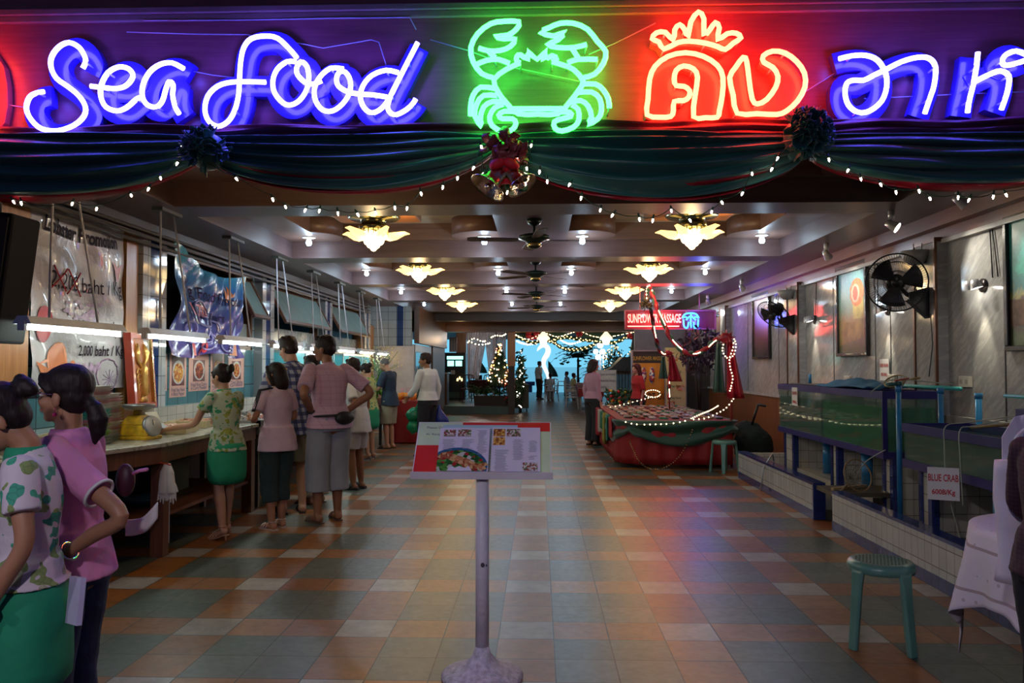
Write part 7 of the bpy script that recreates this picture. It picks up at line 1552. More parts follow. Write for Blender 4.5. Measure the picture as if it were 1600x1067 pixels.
mb = MB(); dd = (f_['wr'][-1]-f_['el'][-1]).normalized(); ringat(mb, f_['wr'][-1]-dd*.03, dd, .032, .007, flat=2); mb.build('wrist_watch', blk, Fm)
Hh = f_['Hh']; mb = MB()
for s in (-1, 1): mb.tube([Hh(s*.033+.021*cos(i*pi/6), .090, .002+.015*sin(i*pi/6)) for i in range(12)], .0015, 5, True); mb.tube([Hh(s*.054, .089, .006), Hh(s*.074, .06, .010), Hh(s*.078, -.005, .004)], .0018, 5)
mb.build('glasses', chrome, Fm)
# --- G: with shoulder bag
G, g_ = person('woman in cream trousers mostly hidden by the man in pink checks', (-2.46, 8.75, 0), radians(62), 1.62, True, .05, 0, (.1, .15),
  arms={'L': ((-.22, .05, 1.12), (-.18, .25, 1.05)), 'R': ((.22, .05, 1.12), (.18, .25, 1.05))}, skin=skinB, hair='short', top='shirt', sleeve=.4, topm=cl('off_white_shirt', (.45,.43,.45)), hem=.84, bottom='wide', botm=cl('cream_white_cotton', (.42,.40,.34)), botz=.10, shoe='sandal', shoem=mat('brown_clog', (.15,.04,.03), .5), vox=.013, fat=1.05)
t = thing('shoulder_bag', 'black shoulder bag hanging behind the plaid shirt man', 'bag', (-2.52, 8.42, .0), radians(30)); mb = MB(); mb.box(-.17, .17, -.06, .06, .92, 1.16); mb.box(-.175, .175, -.067, -.05, 1.04, 1.17); mb.build('bag_body', mat('bag_dark_grey', (.035,.035,.042), .5), t, bevel=.02); mb = MB(); mb.tube([(-.16, 0, 1.15), (-.02, .06, 1.38), (.10, .15, 1.50)], .012, 6, flat=2); mb.build('strap', blk, t)
# --- H: in white behind
H_, h_ = person('man in a white t-shirt and white shorts, almost hidden behind the man in pink checks', (-2.22, 9.75, 0), radians(70), 1.60, False, .05, 0, (.1, .2),
  arms={'L': ((-.27, -.12, 1.13), (-.22, .10, .98))}, skin=skinC, hair='short', top='t_shirt', sleeve=.42, topm=cl('white_tshirt', (.50,.50,.52)), hem=.74, bottom='shorts', botm=cl('white_shorts', (.42,.42,.45)), botz=.55, shoe='sneaker', shoem=mat('dark_sneaker', (.02,.025,.03), .5), vox=.014)
# --- I: second waitress
I_, i_ = person('waitress in a yellow green leaf print blouse standing by the lettuce, hair in a bun', (-2.70, 12.75, 0), radians(72), 1.55, True, .05, 0, (.1, .40),
  arms={'L': ((-.22, .10, 1.10), (-.16, .30, 1.12)), 'R': ((.20, .10, 1.10), (.12, .30, 1.12))}, skin=skinB, hair='bun', top='blouse', sleeve=.3, topm=floral('floral_blouse_yellow', (.36,.40,.16), [(.03,.22,.12), (.35,.34,.05), (.05,.25,.13), (.42,.42,.12)], 19), hem=.88, bottom='skirt', botm=kgreen, botz=.52, shoe='strappy', shoem=mat('grey_heel', (.25,.25,.28), .4), vox=.015, heel=.05)
# --- J: man in navy tee
J_, j_ = person('grey-haired man in a navy t-shirt and khaki shorts holding a plate at the buffet', (-2.72, 14.55, 0), radians(70), 1.66, False, .06, 0, (.15, .45),
  arms={'L': ((-.24, .10, 1.12), (-.16, .32, 1.10)), 'R': ((.22, .10, 1.10), (.10, .30, 1.10))}, skin=skinB, hair='thin', hairm=hgrey, top='t_shirt', sleeve=.42, topm=cl('navy_tshirt', (.012,.028,.055)), hem=.80, bottom='shorts', botm=cl('khaki_pale', (.26,.25,.18)), botz=.45, shoe='sandal', shoem=dark_m, vox=.016)
mb = MB(); mb.lathe((-3.08, 14.62, 1.09), [(0,0),(.08,.0),(.13,.02),(.12,.02),(0,.006)], 20); tag(mb.build('plate', mat('pale_blue_plate', (.35,.5,.5), .2)), 'pale plate in the hands of the man in the navy t-shirt', 'plate')
# --- K: man in white shirt
K_, k_ = person('man in a white long-sleeved shirt and black trousers carrying plastic bags', (-1.85, 13.3, 0), radians(58), 1.72, False, .03, 0, (.6, .1),
  arms={'R': ((.24, -.02, 1.12), (.24, .02, .90)), 'L': ((-.22, .08, 1.12), (-.22, .22, .98))}, skin=skinC, hair='short', hairm=hdark, top='shirt', sleeve=.95, topm=cl('white_shirt', (.55,.56,.56)), hem=.92, bottom='trousers', botm=cl('black_trousers', (.012,.012,.018)), botz=.10, shoe='sneaker', shoem=dark_m, vox=.016)
t = thing('carrier_bag', 'blue plastic bag held by the man in the white shirt', 'bag', (-1.68, 13.45, .0)); mb = MB(); mb.loft([(Vector((.05,0,.50)), .13,.05,0), (Vector((.03,0,.62)), .12,.06,0), (Vector((0,0,.78)), .03,.02,0), (Vector((0,0,.85)), .012,.01,0)], 12); mb.build('bag_body', mat('royal_blue_plastic', (.015,.03,.22), .3), t, disp=(.03,.08))
t = thing('carrier_bag', 'crumpled green plastic bags held in front of the red cloth table', 'bag', (-2.10, 13.45, .0)); mb = MB(); mb.ell((0,0,.68), (.15,.12,.12)); mb.ell((.0,0,.48), (.13,.10,.12)); mb.ell((.1,0,.80), (.08,.06,.10)); mb.build('bag_body', mat('green_plastic_bag', (.01,.22,.09), .25, var=.4, vs=18), t, disp=(.08,.06))
# --- L: vendor in pink
L_, l_ = person('woman in a pale pink long-sleeved blouse and black trousers at the stall end', (1.02, 15.3, 0), radians(-50), 1.63, True, 0, 0, (-.4, .05),
  skin=skinB, hair='long', hairm=hdark, top='blouse', sleeve=.95, topm=cl('dusty_pink', (.40,.22,.28)), hem=.92, bottom='wide', botm=cl('black_cloth', (.012,.012,.014)), botz=.06, shoe='sneaker', shoem=dark_m, vox=.016)
# --- M: girl in red
M_, m_ = person('young woman in a red shirt standing behind the stall with long dark hair', (2.05, 16.75, 0), radians(115), 1.55, True, 0, 0, (.1, .05),
  skin=skinB, hair='verylong', hairm=hred, top='shirt', sleeve=.5, topm=cl('red_shirt', (.34,.018,.018)), hem=.9, bottom='trousers', botm=cl('black_cloth', (.012,.012,.014)), botz=.1, shoe='sneaker', shoem=dark_m, vox=.016)
# --- N: person cut by the right edge
N_, n2 = person('person in a dark maroon striped top standing by the white bag at the picture edge', (1.86, 2.96, 0), radians(-68), 1.47, True, 0, 0, (0, .1),
  arms={'L': ((-.20, .05, 1.12), (-.10, .27, 1.0)), 'R': ((.20, .04, 1.12), (.12, .26, 1.0))}, skin=skinB, hair='bun', hairm=hblack, top='striped_top', sleeve=.9, topm=plaid('maroon_stripe', (.05,.012,.025), (.02,.006,.012), None, 60, .5), hem=.86, bottom='trousers', botm=cl('black_cloth', (.012,.012,.014)), botz=.1, shoe='sandal', shoem=dark_m, vox=.012)
# --- far people
O_, o_ = person('waiter in a white shirt and black trousers standing on the terrace by the white sculpture', (.0, 36.0, 0), radians(-60), 1.72, False, 0, 0, (0, .1), skin=skinC, hair='short', top='shirt', sleeve=.45, topm=cl('white_shirt', (.55,.56,.56)), hem=.92, bottom='trousers', botm=cl('black_trousers', (.012,.012,.018)), botz=.1, shoe='sneaker', shoem=dark_m, vox=.025, face=False)

person('person in a pale shirt sitting at the last red clothed table', (1.5, 34.9, -.42), radians(-70), 1.62, False, 0, 0, (0,0), skin=skinC, hair='short', top='shirt', sleeve=.4, topm=cl('lemon_shirt', (.50,.48,.25)), hem=.88, bottom='trousers', botm=cl('grey_cotton', (.25,.27,.30)), botz=.5, vox=.03, face=False)
person('person in a blue shirt sitting beyond the third red clothed table', (1.35, 38.6, -.42), radians(60), 1.66, True, 0, 0, (0,0), skin=skinB, hair='short', hairm=hdark, top='shirt', sleeve=.4, topm=cl('sky_shirt', (.22,.34,.45)), hem=.88, bottom='trousers', botm=cl('grey_cotton', (.25,.27,.30)), botz=.5, vox=.03, face=False)
# ============================================================ BACK OF THE HALL AND TERRACE
def bulbs(pts, label, name='light_string', r=.03, es=None, col=(1,.8,.5), per=1, droop=0):
    t = thing(name, label, 'string lights'); mb = MB(); mb.tube(pts, .008, 4)
    for q in (pts[0], pts[-1]): mb.tube([q, Vector((q.x, q.y, 2.999 if q.y > 25.2 else 2.559))], .006, 4)
    mb.build('wire', sock_m, t)
    m = mat('far_bulb_%d_%d_%d' % tuple(int(c*9) for c in col), (1,1,1), .3, emit=col, es=es or 7); first = None
    for p in pts:
        if first is None: mb = MB(); mb.ell((0,0,0), r*.6, nu=8, nv=6); first = mb.build('bulb', m, t); first.location = p
        else: b = first.copy(); COL.objects.link(b); b.parent = t; b.location = p
    return t
def LN(pts, n): 
    w = [PY(x, y, Y) for x, y, Y in pts]; w = smoothline(w, 12); return [w[min(len(w)-1, int(i*(len(w)-1)/(n-1)))] for i in range(n)]
bulbs(LN([(731,535,32),(740,529,32),(752,533,32),(758,533,32)], 9), 'warm bulb string over the white curtains on the terrace', r=.045)
bulbs(LN([(733,533,31),(745,538,31),(758,538,31),(765,536,31)], 8), 'lower warm bulb string crossing the white curtains', r=.045)
bulbs(LN([(768,527,31),(775,524,31),(784,525,31),(790,522,31)], 8), 'warm bulb string beside the orange post', r=.045)
bulbs(LN([(808,533,34),(815,536,34),(825,538,34),(838,537,34)], 14), 'bright white bulb string at the terrace edge beside the lantern', r=.06, col=(.8,.9,1))
bulbs(LN([(876,531,34),(885,536,34),(895,537,34),(908,533,34)], 14), 'bright white bulb string sagging above the palms', r=.055, col=(1,.9,.7))
bulbs(LN([(806,523,25),(825,530,25),(850,521,25),(870,526,25),(890,521,25),(905,516,25)], 40), 'coloured bulb garland along the top of the terrace opening', r=.022, col=(1,.75,.4))
bulbs(LN([(905,516,25),(925,525,25),(945,527,25),(965,524,25),(990,519,25)], 34), 'coloured bulb garland at the corner of the terrace opening', r=.022, col=(1,.75,.4))
gar = mat('fir_garland_green', (.015,.05,.02), .8)
def thickgar(pts, n, label, r=.07):
    w = LN(pts, n); t = thing('fir_garland', label, 'garland'); mb = MB(); mb.tube(w, [r*(.8+.3*sin(i*2.1)) for i in range(len(w))], 8); mb.build('fir_twist', gar, t, disp=(.05,.05))
    m = mat('garland_bulb', (1,.8,.5), .3, emit=(1,.55,.2), es=6); f = None
    for i, p in enumerate(w):
        q = p+Vector((0, -r, .03*sin(i*3))); 
        if f is None: mb = MB(); mb.ell((0,0,0), .018, nu=6, nv=5); f = mb.build('bulb', m, t); f.location = q
        else: b = f.copy(); COL.objects.link(b); b.parent = t; b.location = q
thickgar([(806,524,25.4),(830,535,25.4),(858,532,25.4),(880,544,25.4),(905,546,25.4),(930,538,25.4)], 40, 'thick fir garland with amber bulbs swinging across the sea view')
thickgar([(858,534,25.2),(880,527,25.2),(905,530,25.2),(930,533,25.2),(960,535,25.2),(985,523,25.2)], 36, 'second fir garland crossing below the lanterns')
# dark green canopy cloth at the top of the opening
mb = MB(); a = PY(806, 515, 25.3); b = PY(992, 515, 25.3)
mb.grid(lambda u, v: Vector((a.x+(b.x-a.x)*u, 25.3+.04*sin(u*30), a.z+.1-(.10+.34*abs(sin(u*pi*2.0+.25))**.8)*v)), 80, 6); tag(mb.build('green_valance', mat('dark_green_felt', (.012,.05,.03), .7), solid=.01), 'dark green cloth valance across the top of the terrace opening', 'valance')
for x, s in ((832, 1), (989, .9), (905,.5)):
    c = PY(x, 522, 25.1); mb = MB()
    for i in range(7): an = i*.9; mb.ell(c+Vector((.13*s*cos(an), 0, .12*s*sin(an))), (.10*s, .06, .08*s))
    tag(mb.build('red_bow', redsat), 'red bow on the green valance %s' % {832: 'near the orange post lantern', 989: 'at the dark post', 905: 'above the palms'}[x], 'bow')
# lanterns
lan_m = mat('paper_lantern_lit', (1,.9,.7), .5, emit=(1,.82,.52), es=1.5)
for x, l in ((849, 'white pagoda-shaped lantern hanging near the middle of the terrace opening'), (947, 'white pagoda-shaped lantern hanging over the palms')):
    c = PY(x, 528, 24.8); t = thing('pagoda_lantern', l, 'lantern', c); mb = MB(); mb.lathe((0,0,0), [(0,-.22),(.10,-.20),(.13,-.06),(.20,-.05),(.20,.0),(.10,.12),(.03,.20),(0,.22)], 8, sm=False); mb.build('paper_shade', lan_m, t)
    mb = MB(); mb.cyl((0,0,.2), (0,0,.55), .008, n=6); [mb.tube([(.2*cos(q*pi/4), .2*sin(q*pi/4), -.05), (.10*cos(q*pi/4), .10*sin(q*pi/4), .12)], .008, 4) for q in range(8)]; mb.build('ribs', dark_m, t)
    lamp('POINT', 'lantern_glow', (0, -.3, -.2), 10, (1,.8,.5), .1, t)
lamp('POINT', 'curtain_fill', (-2.3, 31.0, 2.6), 45, (1,.88,.8), .15)  # added point light without a fixture, brightens the sheer curtains
# glowing bird-necked sculptures
glow = mat('sculpture_lit_white', (1,1,1), .4, emit=(.85,.92,1.0), es=1.15)
def sculpt(px, py, Y, s, label, m=glow):
    t = thing('light_sculpture', label, 'sculpture', PY(px, py, Y)); t.scale = (s, s, s)
    mb = MB(); mb.tube(smoothline([(-.42,0,1.55),(-.30,0,1.72),(-.12,0,1.85),(.10,0,1.82),(.20,0,1.60),(.14,0,1.35),(-.02,0,1.1),(-.06,0,.8),(.06,0,.5),(.16,0,.25),(.2,0,.0)], 4), [.02,.03,.05,.07,.08,.09,.10,.105,.11,.115,.12,.125,.13,.135,.14,.145,.15,.15,.15,.15,.15,.15,.145,.14,.14,.135,.13,.13,.125,.12,.12,.115,.11,.11,.105,.10,.10,.095,.09,.09,.09], 12); mb.build('glowing_neck', m, t)
    mb = MB(); mb.grid(lambda u, v: Vector((.2+.55*u, .02*sin(u*9), .1+.9*(1-u)**.7*v+.02)), 10, 6); mb.build('dark_wing', mat('wing_green', (.02,.10,.09), .5), t, solid=.04)
    zz = t.location.z/s-(.25/s if t.location.x < -.9 else 0); mb = MB(); mb.cyl((.2,0,-zz),(.2,0,0),.22,n=12); mb.build('pedestal', dark_m, t)
sculpt(851, 592, 44.5, 1.0, 'tall glowing white swan-necked sculpture against the sea')
sculpt(743, 586, 38, .75, 'glowing white sculpture seen between the sheer curtains')
# sheer curtains
she = mat('sheer_curtain', (.62,.58,.64), .9, alpha=.93)
def drape(xa, xb, xc, xd, Y, label):
    A0, A1 = PY(xa, 516.5, Y), PY(xb, 516.5, Y); B0, B1 = PY(xc, 592, Y), PY(xd, 592, Y)
    mb = MB(); mb.grid(lambda u, v: A0.lerp(A1, u).lerp(B0.lerp(B1, u), v**1.3)+Vector((0, .06*sin(u*38), 0)), 60, 14); tag(mb.build('sheer_curtain', she), label, 'curtain')
drape(729, 750, 730, 744, 33.0, 'sheer white curtain gathered at the dark wall side'); drape(748, 763, 736, 748, 33.2, 'sheer white curtain swept towards the dark wall'); drape(756, 774, 765, 778, 33.1, 'sheer white curtain swept towards the orange post'); drape(772, 791, 776, 790, 33.3, 'sheer white curtain gathered at the orange post')
mb = MB()
for x in (733, 772): p = PY(x, 560, 33.6); mb.box(p.x-.05, p.x+.05, 33.6, 33.7, .25, 3.0)
struct('trim_60', mb, mat('pale_post', (.4,.42,.55), .5))
mb = MB(); a = PY(714, 0, 32); b = PY(729, 0, 32); mb.box(a.x, b.x, 32, 32.2, 1.9, 3.0); tag(mb.build('dark_screen', wd), 'dark wooden screen high beside the sheer curtains', 'screen')
# wall shelf of pictures, bar, tv cabinet
for k, (xa, xb, ya, yb, l) in enumerate(((684,695,523,545,'amber lit framed panel on the wooden wall above the glasses'), (702,714,527,550,'white framed mirror on the wall by the host desk'))):
    a = PY(xa, yb, 24.9 if k == 0 else 29); b = PY(xb, ya, 24.9 if k == 0 else 29); mb = MB(); mb.box(a.x, b.x, a.y, a.y+.06, a.z, b.z); t = thing('lit_wall_frame', l, 'frame'); mb.build('frame', card, t); mb = MB(); w_ = (b.x-a.x)/3
    for i in range(3): mb.box(a.x+w_*i+.02, a.x+w_*(i+1)-.02, a.y-.01, a.y, a.z+.05, b.z-.05)
    mb.build('pane', mat('amber_pane' if k == 0 else 'mirror_pane', (.6,.3,.08) if k == 0 else (.4,.42,.5), .2, emit=(1,.5,.1) if k == 0 else None, es=.35 if k == 0 else 0), t)
lamp('POINT', 'bar_lamp', (-2.4, 24.3, 2.3), 8, (1,.6,.25), .08)
t = thing('host_desk', 'dark panelled host desk with a pale top on the raised floor', 'desk', (-3.4, 26.2, .25)); mb = MB(); mb.box(-.32,.42,-.3,.3,0,1.0)
for i in range(5): mb.box(-.26+i*.13,-.18+i*.13,-.315,-.30,.12,.9)
mb.build('body', wd, t); mb = MB(); mb.box(-.38,.48,-.35,.35,1.0,1.04); mb.build('top', mat('pale_desk_top', (.35,.35,.38), .2), t)
t = thing('drinks_cooler', 'black drinks cooler with a teal lit header beside the host desk', 'cooler', (-3.1, 29.5, .25)); mb = MB(); mb.box(-.38,.38,0,.6,0,1.75); mb.build('cabinet', mat('black_cooler', (.015,.02,.02), .3), t)
mb = MB(); mb.box(-.30,.30,-.01,0,1.50,1.62); mb.box(-.28,-.04,-.01,0,1.25,1.45); mb.box(.02,.26,-.01,0,1.25,1.45); mb.build('lit_header', mat('teal_light', (.5,1,.9), .3, emit=(.35,1,.85), es=2.2), t)
mb = MB(); mb.box(-.15,.0,-.012,0,.95,1.10); mb.build('label_card', card, t); mb = MB()
for i in range(3): mb.lathe((.1+.08*i, -.05, .70+.06*(i==1)), [(0,0),(.03,.0),(.03,.08),(0,.12)], 8)
mb.build('small_lamps', mat('amber_small', (1,.8,.4), .3, emit=(1,.7,.3), es=3), t); mb = MB(); mb.box(-.3,.3,-.01,0,.08,.3); mb.build('lower_shelf', mat('dull_green_glass', (.10,.16,.12), .2), t)
# dining tables on the raised floor
def chair(loc, rz, m, label, group=None, name='dining_chair'):
    t = thing(name, label, 'chair', loc, rz, group); mb = MB(); mb.box(-.22,.22,-.22,.22,.42,.46); mb.build('seat', m, t, bevel=.01)
    mb = MB(); mb.tube([(-.2,-.2,.46),(-.2,-.24,.75),(-.16,-.26,.92),(0,-.27,.96),(.16,-.26,.92),(.2,-.24,.75),(.2,-.2,.46)], .018, 6)
    for x in (-.1,0,.1): mb.tube([(x,-.21,.46),(x,-.26,.94)], .012, 5)
    mb.build('backrest', m, t)
    for x in (-.19,.19):
        for y in (-.19,.19): mb = MB(); mb.tube([(x,y,.43),(x*1.15,y*1.15,0)], .02, 6); mb.build('leg', m, t)
        mb = MB(); mb.tube([(x*1.1,-.2,.66),(x*1.15,.15,.66),(x*1.1,.18,.44)], .018, 6); mb.build('armrest', m, t)
    return t
wch = mat('white_chair_plastic', (.60,.62,.68), .35); rch = mat('dark_red_chair', (.10,.02,.03), .5)
def table(loc, m, label, r=.45, rect=False):
    t = thing('dining_table', label, 'table', loc); mb = MB(); 
    if rect: mb.box(-.4,.4,-.5,.5,.72,.75); mb.build('table_top', card, t); mb = MB(); mb.grid(lambda u, v: Vector(((.42+.02*sin(u*60)*v)*max(-1,min(1,1.42*cos(2*pi*u))), (.52)*max(-1,min(1,1.42*sin(2*pi*u))), .755-.28*v)), 80, 3); mb.build('cloth', m, t)
    else: mb.lathe((0,0,0), [(0,.75),(r,.75),(r+.02,.70),(r*.95,.3),(r*1.0,.28)], 24); mb.build('cloth', m, t)
    mb = MB()
    for x in (-.33,.33):
        for y in (-.35,.35): mb.cyl((x*(1 if rect else .5),y*(1 if rect else .5),0), (x*(1 if rect else .5),y*(1 if rect else .5),.72), .022, n=6)
    mb.build('table_legs', wch, t); return t
table((-2.1, 29.0, .25), mat('dark_maroon_cloth', (.08,.01,.02), .7), 'round table with a dark maroon cloth on the raised floor')
chair((-2.55, 28.4, .25), .3, rch, 'dark red chair at the maroon table beside the cooler'); chair((-1.7, 28.3, .25), -.2, rch, 'dark red chair at the maroon table beside the palms')
table((-.95, 34.0, 0), mat('pale_tablecloth', (.40,.46,.50), .6), 'round table with a pale cloth left of the waiter')
chair((.55, 34.5, 0), radians(150), wch, 'white plastic armchair in front of the swan-necked sculpture'); 
P_, p_ = person('person seated in the white chair facing away with dark hair', (.50, 34.9, -.42), radians(10), 1.62, True, 0, 0, (0,0), skin=skinC, hair='short', top='shirt', sleeve=.4, topm=cl('pale_seated_shirt', (.40,.44,.50)), hem=.88, bottom='trousers', botm=cl('grey_cotton', (.25,.27,.30)), botz=.5, vox=.03, face=False)
for i, (x, y) in enumerate(((1.75,27.5),(1.85,30.2),(1.95,33.0),(2.05,36.0))):
    table((x, y, 0), redcl, 'red and white clothed table %s along the walkway' % ['nearest', 'second', 'third', 'last'][i], rect=True)
    chair((x-.62, y+.1, 0), -pi/2, wch, 'white chair on the walkway side of the %s red clothed table' % ['nearest', 'second', 'third', 'last'][i])
# cart, tree, plants at the orange post
t = thing('service_cart', 'dark service cart on castors beside the walkway with a box on top', 'cart', (-.68, 26.6, 0)); mb = MB(); mb.box(-.34,.34,-.3,.3,.12,.86); mb.build('cabinet', mat('cart_brown', (.05,.045,.03), .6), t, bevel=.01); mb = MB(); mb.box(-.36,.36,-.32,.32,.86,.89); mb.build('top', dark_m, t)
for x in (-.28,.28): mb = MB(); mb.lathe((x,-.25,.05), [(0,-.02),(.05,-.02),(.05,.02),(0,.02)], 12, (1,0,0)); mb.cyl((x,-.25,.05),(x,-.25,.12),.012,n=6); mb.build('castor', blk, t)
mb = MB(); mb.box(-.80,-.45,26.45,26.75,.89,1.12); tag(mb.build('napkin_box', mat('pinkish_box', (.35,.26,.30), .6)), 'pinkish box standing on the service cart', 'box')
t = thing('christmas_tree', 'Christmas tree with white and amber lights on the raised floor by the orange post', 'tree', (-1.25, 25.45, .25)); rn = random.Random(30); mb = MB(); mb.lathe((0,0,0), [(0,.6),(.40,.62),(.30,.9),(.33,.92),(.22,1.25),(.25,1.27),(.12,1.6),(.14,1.62),(.0,2.0)], 24)
for i in range(700):
    z = rn.uniform(.55,1.95); r = (.42*(2.0-z)/1.4)*rn.uniform(.6,1.15); a = rn.uniform(0,6.28); p = Vector((r*cos(a), r*sin(a), z)); mb.add([p, p+Vector((.07*cos(a)-.015, .07*sin(a), -.03)), p+Vector((.07*cos(a)+.015, .07*sin(a), -.03))], [(0,1,2)], False)
mb.build('branches', gar, t); mb = MB(); mb.cyl((0,0,0),(0,0,.7),.03,n=8); mb.build('trunk', dark_m, t)
f = {}; cc = [mat('tree_bulb_white', (1,1,1), .3, emit=(1,.85,.7), es=9), mat('tree_bulb_amber', (1,.6,.2), .3, emit=(1,.4,.08), es=9), mat('tree_bulb_pink', (1,.4,.3), .3, emit=(1,.25,.15), es=7)]
for i in range(75):
    z = rn.uniform(.62,1.95); r = .44*(2.0-z)/1.4+.03; a = rn.uniform(pi, 2*pi); k = i % 3
    if k not in f: mb = MB(); mb.ell((0,0,0), .02, nu=6, nv=5); f[k] = mb.build('bulb', cc[k], t); b = f[k]
    else: b = f[k].copy(); COL.objects.link(b); b.parent = t
    b.location = (r*cos(a), r*sin(a), z)
def palm(loc, n, L, label, m, pot=True, name='potted_palm', seed=0, z0=.35, w=.05):
    rn = random.Random(seed); t = thing(name, label, 'plant', loc); mb = MB()
    for i in range(n):
        a = rn.uniform(0,6.28); l = L*rn.uniform(.7,1.1); up = rn.uniform(.5,1.2); c = []
        for q in range(7): s = q/6; c.append(Vector((cos(a)*l*.75*s, sin(a)*l*.75*s, z0+l*up*s-l*.75*s*s)))
        sd = Vector((-sin(a), cos(a), 0))
        for q in range(6):
            for sg in (-1, 1): b = c[q].lerp(c[q+1], .5); mb.add([b, c[q+1], b+sd*sg*w*2.2*(1-.1*q)+Vector((cos(a),sin(a),-.4))*w], [(0,1,2)], False)
        mb.tube(c, .006, 4)
    mb.build('fronds', m, t)
    if not pot: mb = MB(); mb.cyl((0,0,0),(0,0,z0),.07,.05,8); mb.build('trunk', dark_m, t)
    if pot: mb = MB(); mb.add([(-.28,-.15,0),(.28,-.15,0),(.28,.15,0),(-.28,.15,0),(-.32,-.18,.32),(.32,-.18,.32),(.32,.18,.32),(-.32,.18,.32)], [(0,3,2,1),(4,5,6,7),(0,1,5,4),(1,2,6,5),(2,3,7,6),(3,0,4,7)], False); mb.build('planter', dark_m, t)
    return t
pg = mat('palm_leaf_green', (.02,.10,.03), .5)
palm((-1.75, 25.35, .25), 34, .75, 'potted fern palm in a black planter on the raised floor', pg, seed=1); palm((-1.25, 25.3, .25), 26, .55, 'smaller potted palm under the Christmas tree', pg, seed=2)
t = thing('poinsettia', 'red poinsettia against the orange post beside the planters', 'plant', (-.95, 25.2, .25)); rn = random.Random(4); mb = MB(); m2 = MB()
for i in range(70):
    p = Vector((rn.uniform(-.16,.16), rn.uniform(-.12,.0), rn.uniform(.05,.8))); q = Euler((rn.uniform(0,6), rn.uniform(0,6), rn.uniform(0,6))).to_matrix(); (mb if i % 2 else m2).add([p, p+q @ Vector((.06,.025,0)), p+q @ Vector((.12,0,0)), p+q @ Vector((.06,-.025,0))], [(0,1,2,3)], False)
mb.build('red_bracts', mat('poinsettia_red', (.40,.02,.01), .5), t); m2.build('leaves', gar, t)
# trees and lights on the terrace
palm((2.0, 41, 0), 40, 1.9, 'palm with long fronds against the sea on the terrace', pg, False, 'terrace_palm', 5, 1.9, .12)
palm((2.9, 38, 0), 30, 1.4, 'second terrace palm beside the lamp post', pg, False, 'terrace_palm', 6, 1.0, .10)
palm((2.3, 33, 0), 26, .8, 'low broad plant growing beside the red clothed tables', pg, True, 'potted_palm', 7)
for (x, y, l, sd_) in ((3.35, 35.5, 'dark tree wrapped in small amber lights', 9), (3.9, 31, 'dark bushy tree with tiny lights near the kiosk', 10), (-.60, 25.8, 'slim conifer with white lights behind the orange post', 11)):
    rr = (.5,.5,.75) if sd_ != 11 else (.12,.12,.95)
    t, mb = leafcloud('lit_tree', (x, y, .9 if sd_ != 11 else .1), rr, 420, .16, None, l, 'tree', sd_); mb.build('foliage', gar, t); mb = MB(); mb.cyl((0,0,-.9 if sd_ != 11 else -.1), (0,0,.7), .05, n=8); mb.build('trunk', dark_m, t)
    rn = random.Random(sd_); fb = None
    for i in range(60 if sd_ != 11 else 26):
        a = rn.uniform(pi*.95, 2.05*pi); z = rn.uniform(0, 2*rr[2]); s = sin(pi*min(1, z/(2*rr[2])))**.5
        if fb is None: mb = MB(); mb.ell((0,0,0), .018, nu=6, nv=5); fb = mb.build('bulb', cc[1 if sd_ != 11 else 0], t); b = fb
        else: b = fb.copy(); COL.objects.link(b); b.parent = t
        b.location = (rr[0]*1.02*s*cos(a), rr[1]*1.02*s*sin(a), z)
t = thing('terrace_lamp', 'white post lamp with glowing globes beside the palms', 'lamp', (2.75, 36, 0)); mb = MB(); mb.cyl((0,0,0),(0,0,2.2),.04,n=8); mb.build('pole', wch, t); mb = MB()
for i in range(6): a = i*pi/3; mb.ell((.2*cos(a), .2*sin(a), 1.9+.25*(i % 2)), .12)
mb.ell((0,0,2.45), .15); mb.build('globes', mat('globe_lit', (1,1,1), .3, emit=(.9,.95,1), es=1.8), t); lamp('POINT', 'globe_glow', (0,-.5,2.2), 40, (.9,.95,1), .2, t)
# terrace railing / beach shelter far away
t = thing('beach_pavilion', 'low flat-roofed beach building far away at the water edge', 'building', (-6.0, 58, -.9)); mb = MB(); mb.box(0,5.5,0,2,.0,1.0); mb.build('walls', mat('far_wall_blue', (.12,.2,.3), .7), t); mb = MB(); mb.box(-.2,5.7,-.3,2.2,1.0,1.25); mb.build('roof', mat('far_roof_blue', (.08,.14,.25), .7), t); mb = MB()
for i in range(7): mb.box(.3+i*.75,.8+i*.75,-.02,0,.3,.8)
mb.build('windows', mat('far_window', (.3,.45,.6), .3), t)
for i, (x, y) in enumerate(((1.9,43.5),(1.2,44.0),(.4,44.6))): chair((x, y, 0), .5+i, wch, 'small white terrace chair %s' % ['by the palms', 'near the terrace rail', 'near the sculpture'][i])
# kiosk and notice board
k_ = thing('kiosk', 'small kiosk with a dark pitched roof and blue slatted sides', 'kiosk', (2.50, 23.3, 0)); mb = MB()
for i in range(9): mb.box(-.38+i*.09, -.31+i*.09, -.3, .3, .45, 1.30)
mb.build('blue_slats', mat('kiosk_blue', (.07,.16,.24), .6), k_); mb = MB(); mb.prism([(-.62,-.5,1.36),(.62,-.5,1.36),(.42,-.5,1.46),(.12,-.5,1.76),(-.12,-.5,1.76),(-.42,-.5,1.46)], (0,1.0,0)); mb.build('roof', mat('kiosk_roof', (.03,.03,.035), .6), k_); mb = MB(); mb.box(-.42,.46,-.32,.32,1.28,1.36); mb.box(-.42,.46,-.32,.32,0,.45); mb.build('frame', wd, k_)
nb = thing('notice_board', 'white board with handwritten lines standing behind the woman in pink', 'board', (2.0, 21.5, 0)); a = PY(931, 612, 21.5); b = PY(963, 578, 21.5); mb = MB(); mb.box(a.x-2, b.x-2, 0, .03, a.z, b.z); mb.build('board', mat('board_white', (.45,.44,.45), .5), nb); mb = MB()
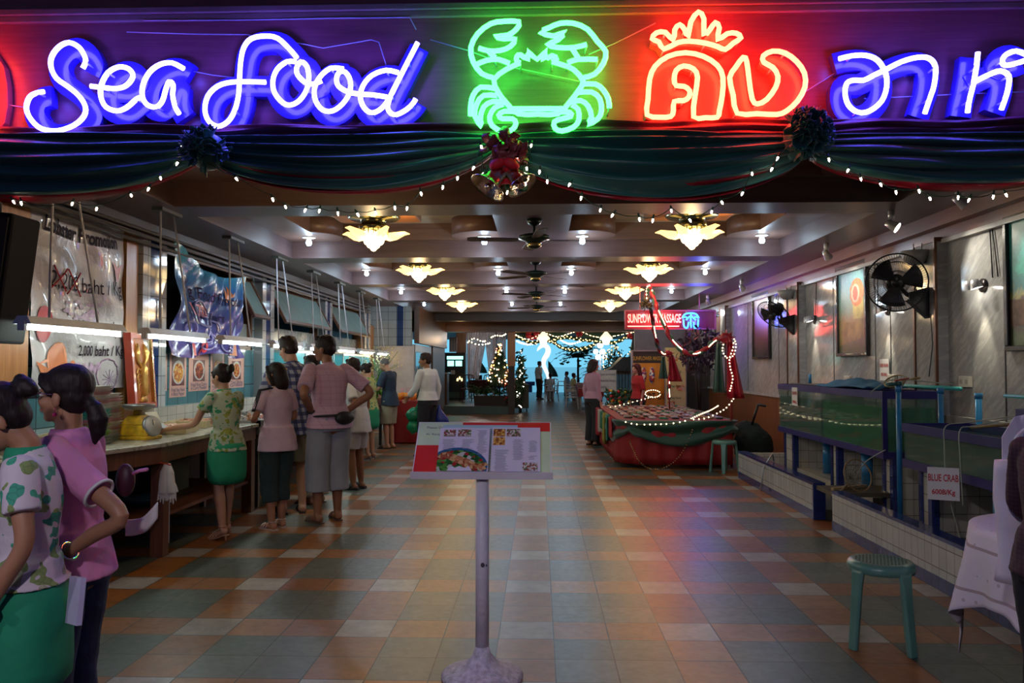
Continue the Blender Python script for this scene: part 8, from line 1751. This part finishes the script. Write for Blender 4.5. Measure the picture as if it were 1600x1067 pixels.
for i, tx in enumerate(('and your promotion', 'the Australian Holiday', 'US dollar')): vs, fs = text_v(tx, .09, .001, width=.48 if i < 2 else .25); mb.add([(a.x-2+.04+v.x, -.006, b.z-.14-.17*i+v.y) for v in vs], fs, False)
mb.build('handwriting', mat('grey_ink', (.15,.16,.22), .6), nb); mb = MB(); mb.box(a.x-2, a.x-1.97, 0, .03, 0, a.z); mb.box(b.x-2.03, b.x-2, 0, .03, 0, a.z); mb.build('legs', dark_m, nb)
fs_ = thing('flower_stand', 'dark flower stand with red and yellow blooms behind the woman in pink', 'flowers', (1.85, 17.3, 0)); mb = MB(); mb.box(-.42,.42,-.25,.25,0,.55); mb.build('stand', dark_m, fs_); rn = random.Random(17)
for nm, c, n in (('leaves', (.01,.06,.02), 160), ('red_blooms', (.45,.02,.02), 24), ('yellow_blooms', (.6,.4,.03), 16)):
    mb = MB()
    for i in range(n): p = Vector((rn.uniform(-.42,.42), rn.uniform(-.25,.1), rn.uniform(.55,1.0))); mb.ell(p, (.035,.035,.03) if nm != 'leaves' else (.06,.03,.015), Euler((rn.uniform(0,3), rn.uniform(0,3), 0)), 6, 4)
    mb.build(nm, mat('bloom_'+nm, c, .5), fs_)
um = thing('folded_umbrella', 'folded black umbrella standing by the kiosk', 'umbrella', (2.86, 24.3, 0)); mb = MB(); mb.lathe((0,0,0), [(0,1.2),(.12,1.25),(.16,1.6),(.06,2.2),(0,2.45)], 10); mb.build('canopy', blk, um); mb = MB(); mb.cyl((0,0,0),(0,0,2.5),.02,n=6); mb.build('pole', blk, um)
bp_ = thing('potted_bush', 'dark bushy plant on the partition beside the kiosk roof', 'plant', (3.1, 22.4, 0)); rn = random.Random(19); mb = MB()
for i in range(260):
    d = Vector((max(-.6,min(.55,rn.gauss(0,.22))), rn.gauss(0,.2), rn.uniform(1.3,2.2))); q = Euler((rn.uniform(0,6), rn.uniform(0,6), rn.uniform(0,6))).to_matrix(); mb.add([d, d+q @ Vector((.07,.03,0)), d+q @ Vector((.14,0,0)), d+q @ Vector((.07,-.03,0))], [(0,1,2,3)], False)
mb.build('foliage', gar, bp_); mb = MB(); mb.cyl((0,0,0),(0,0,1.9),.05,n=8); mb.build('trunk', dark_m, bp_)
mb = MB(); mb.obox((1.95, 18.9, .75), (1.3, .05, .09), Euler((0, -.62, 0))); mb.box(2.3, 2.36, 18.87, 18.93, 0, 1.0); tag(mb.build('sloping_rail', wood('rail_wood', (.14,.05,.02), (.22,.09,.04))), 'sloping brown wooden rail behind the stall', 'rail')
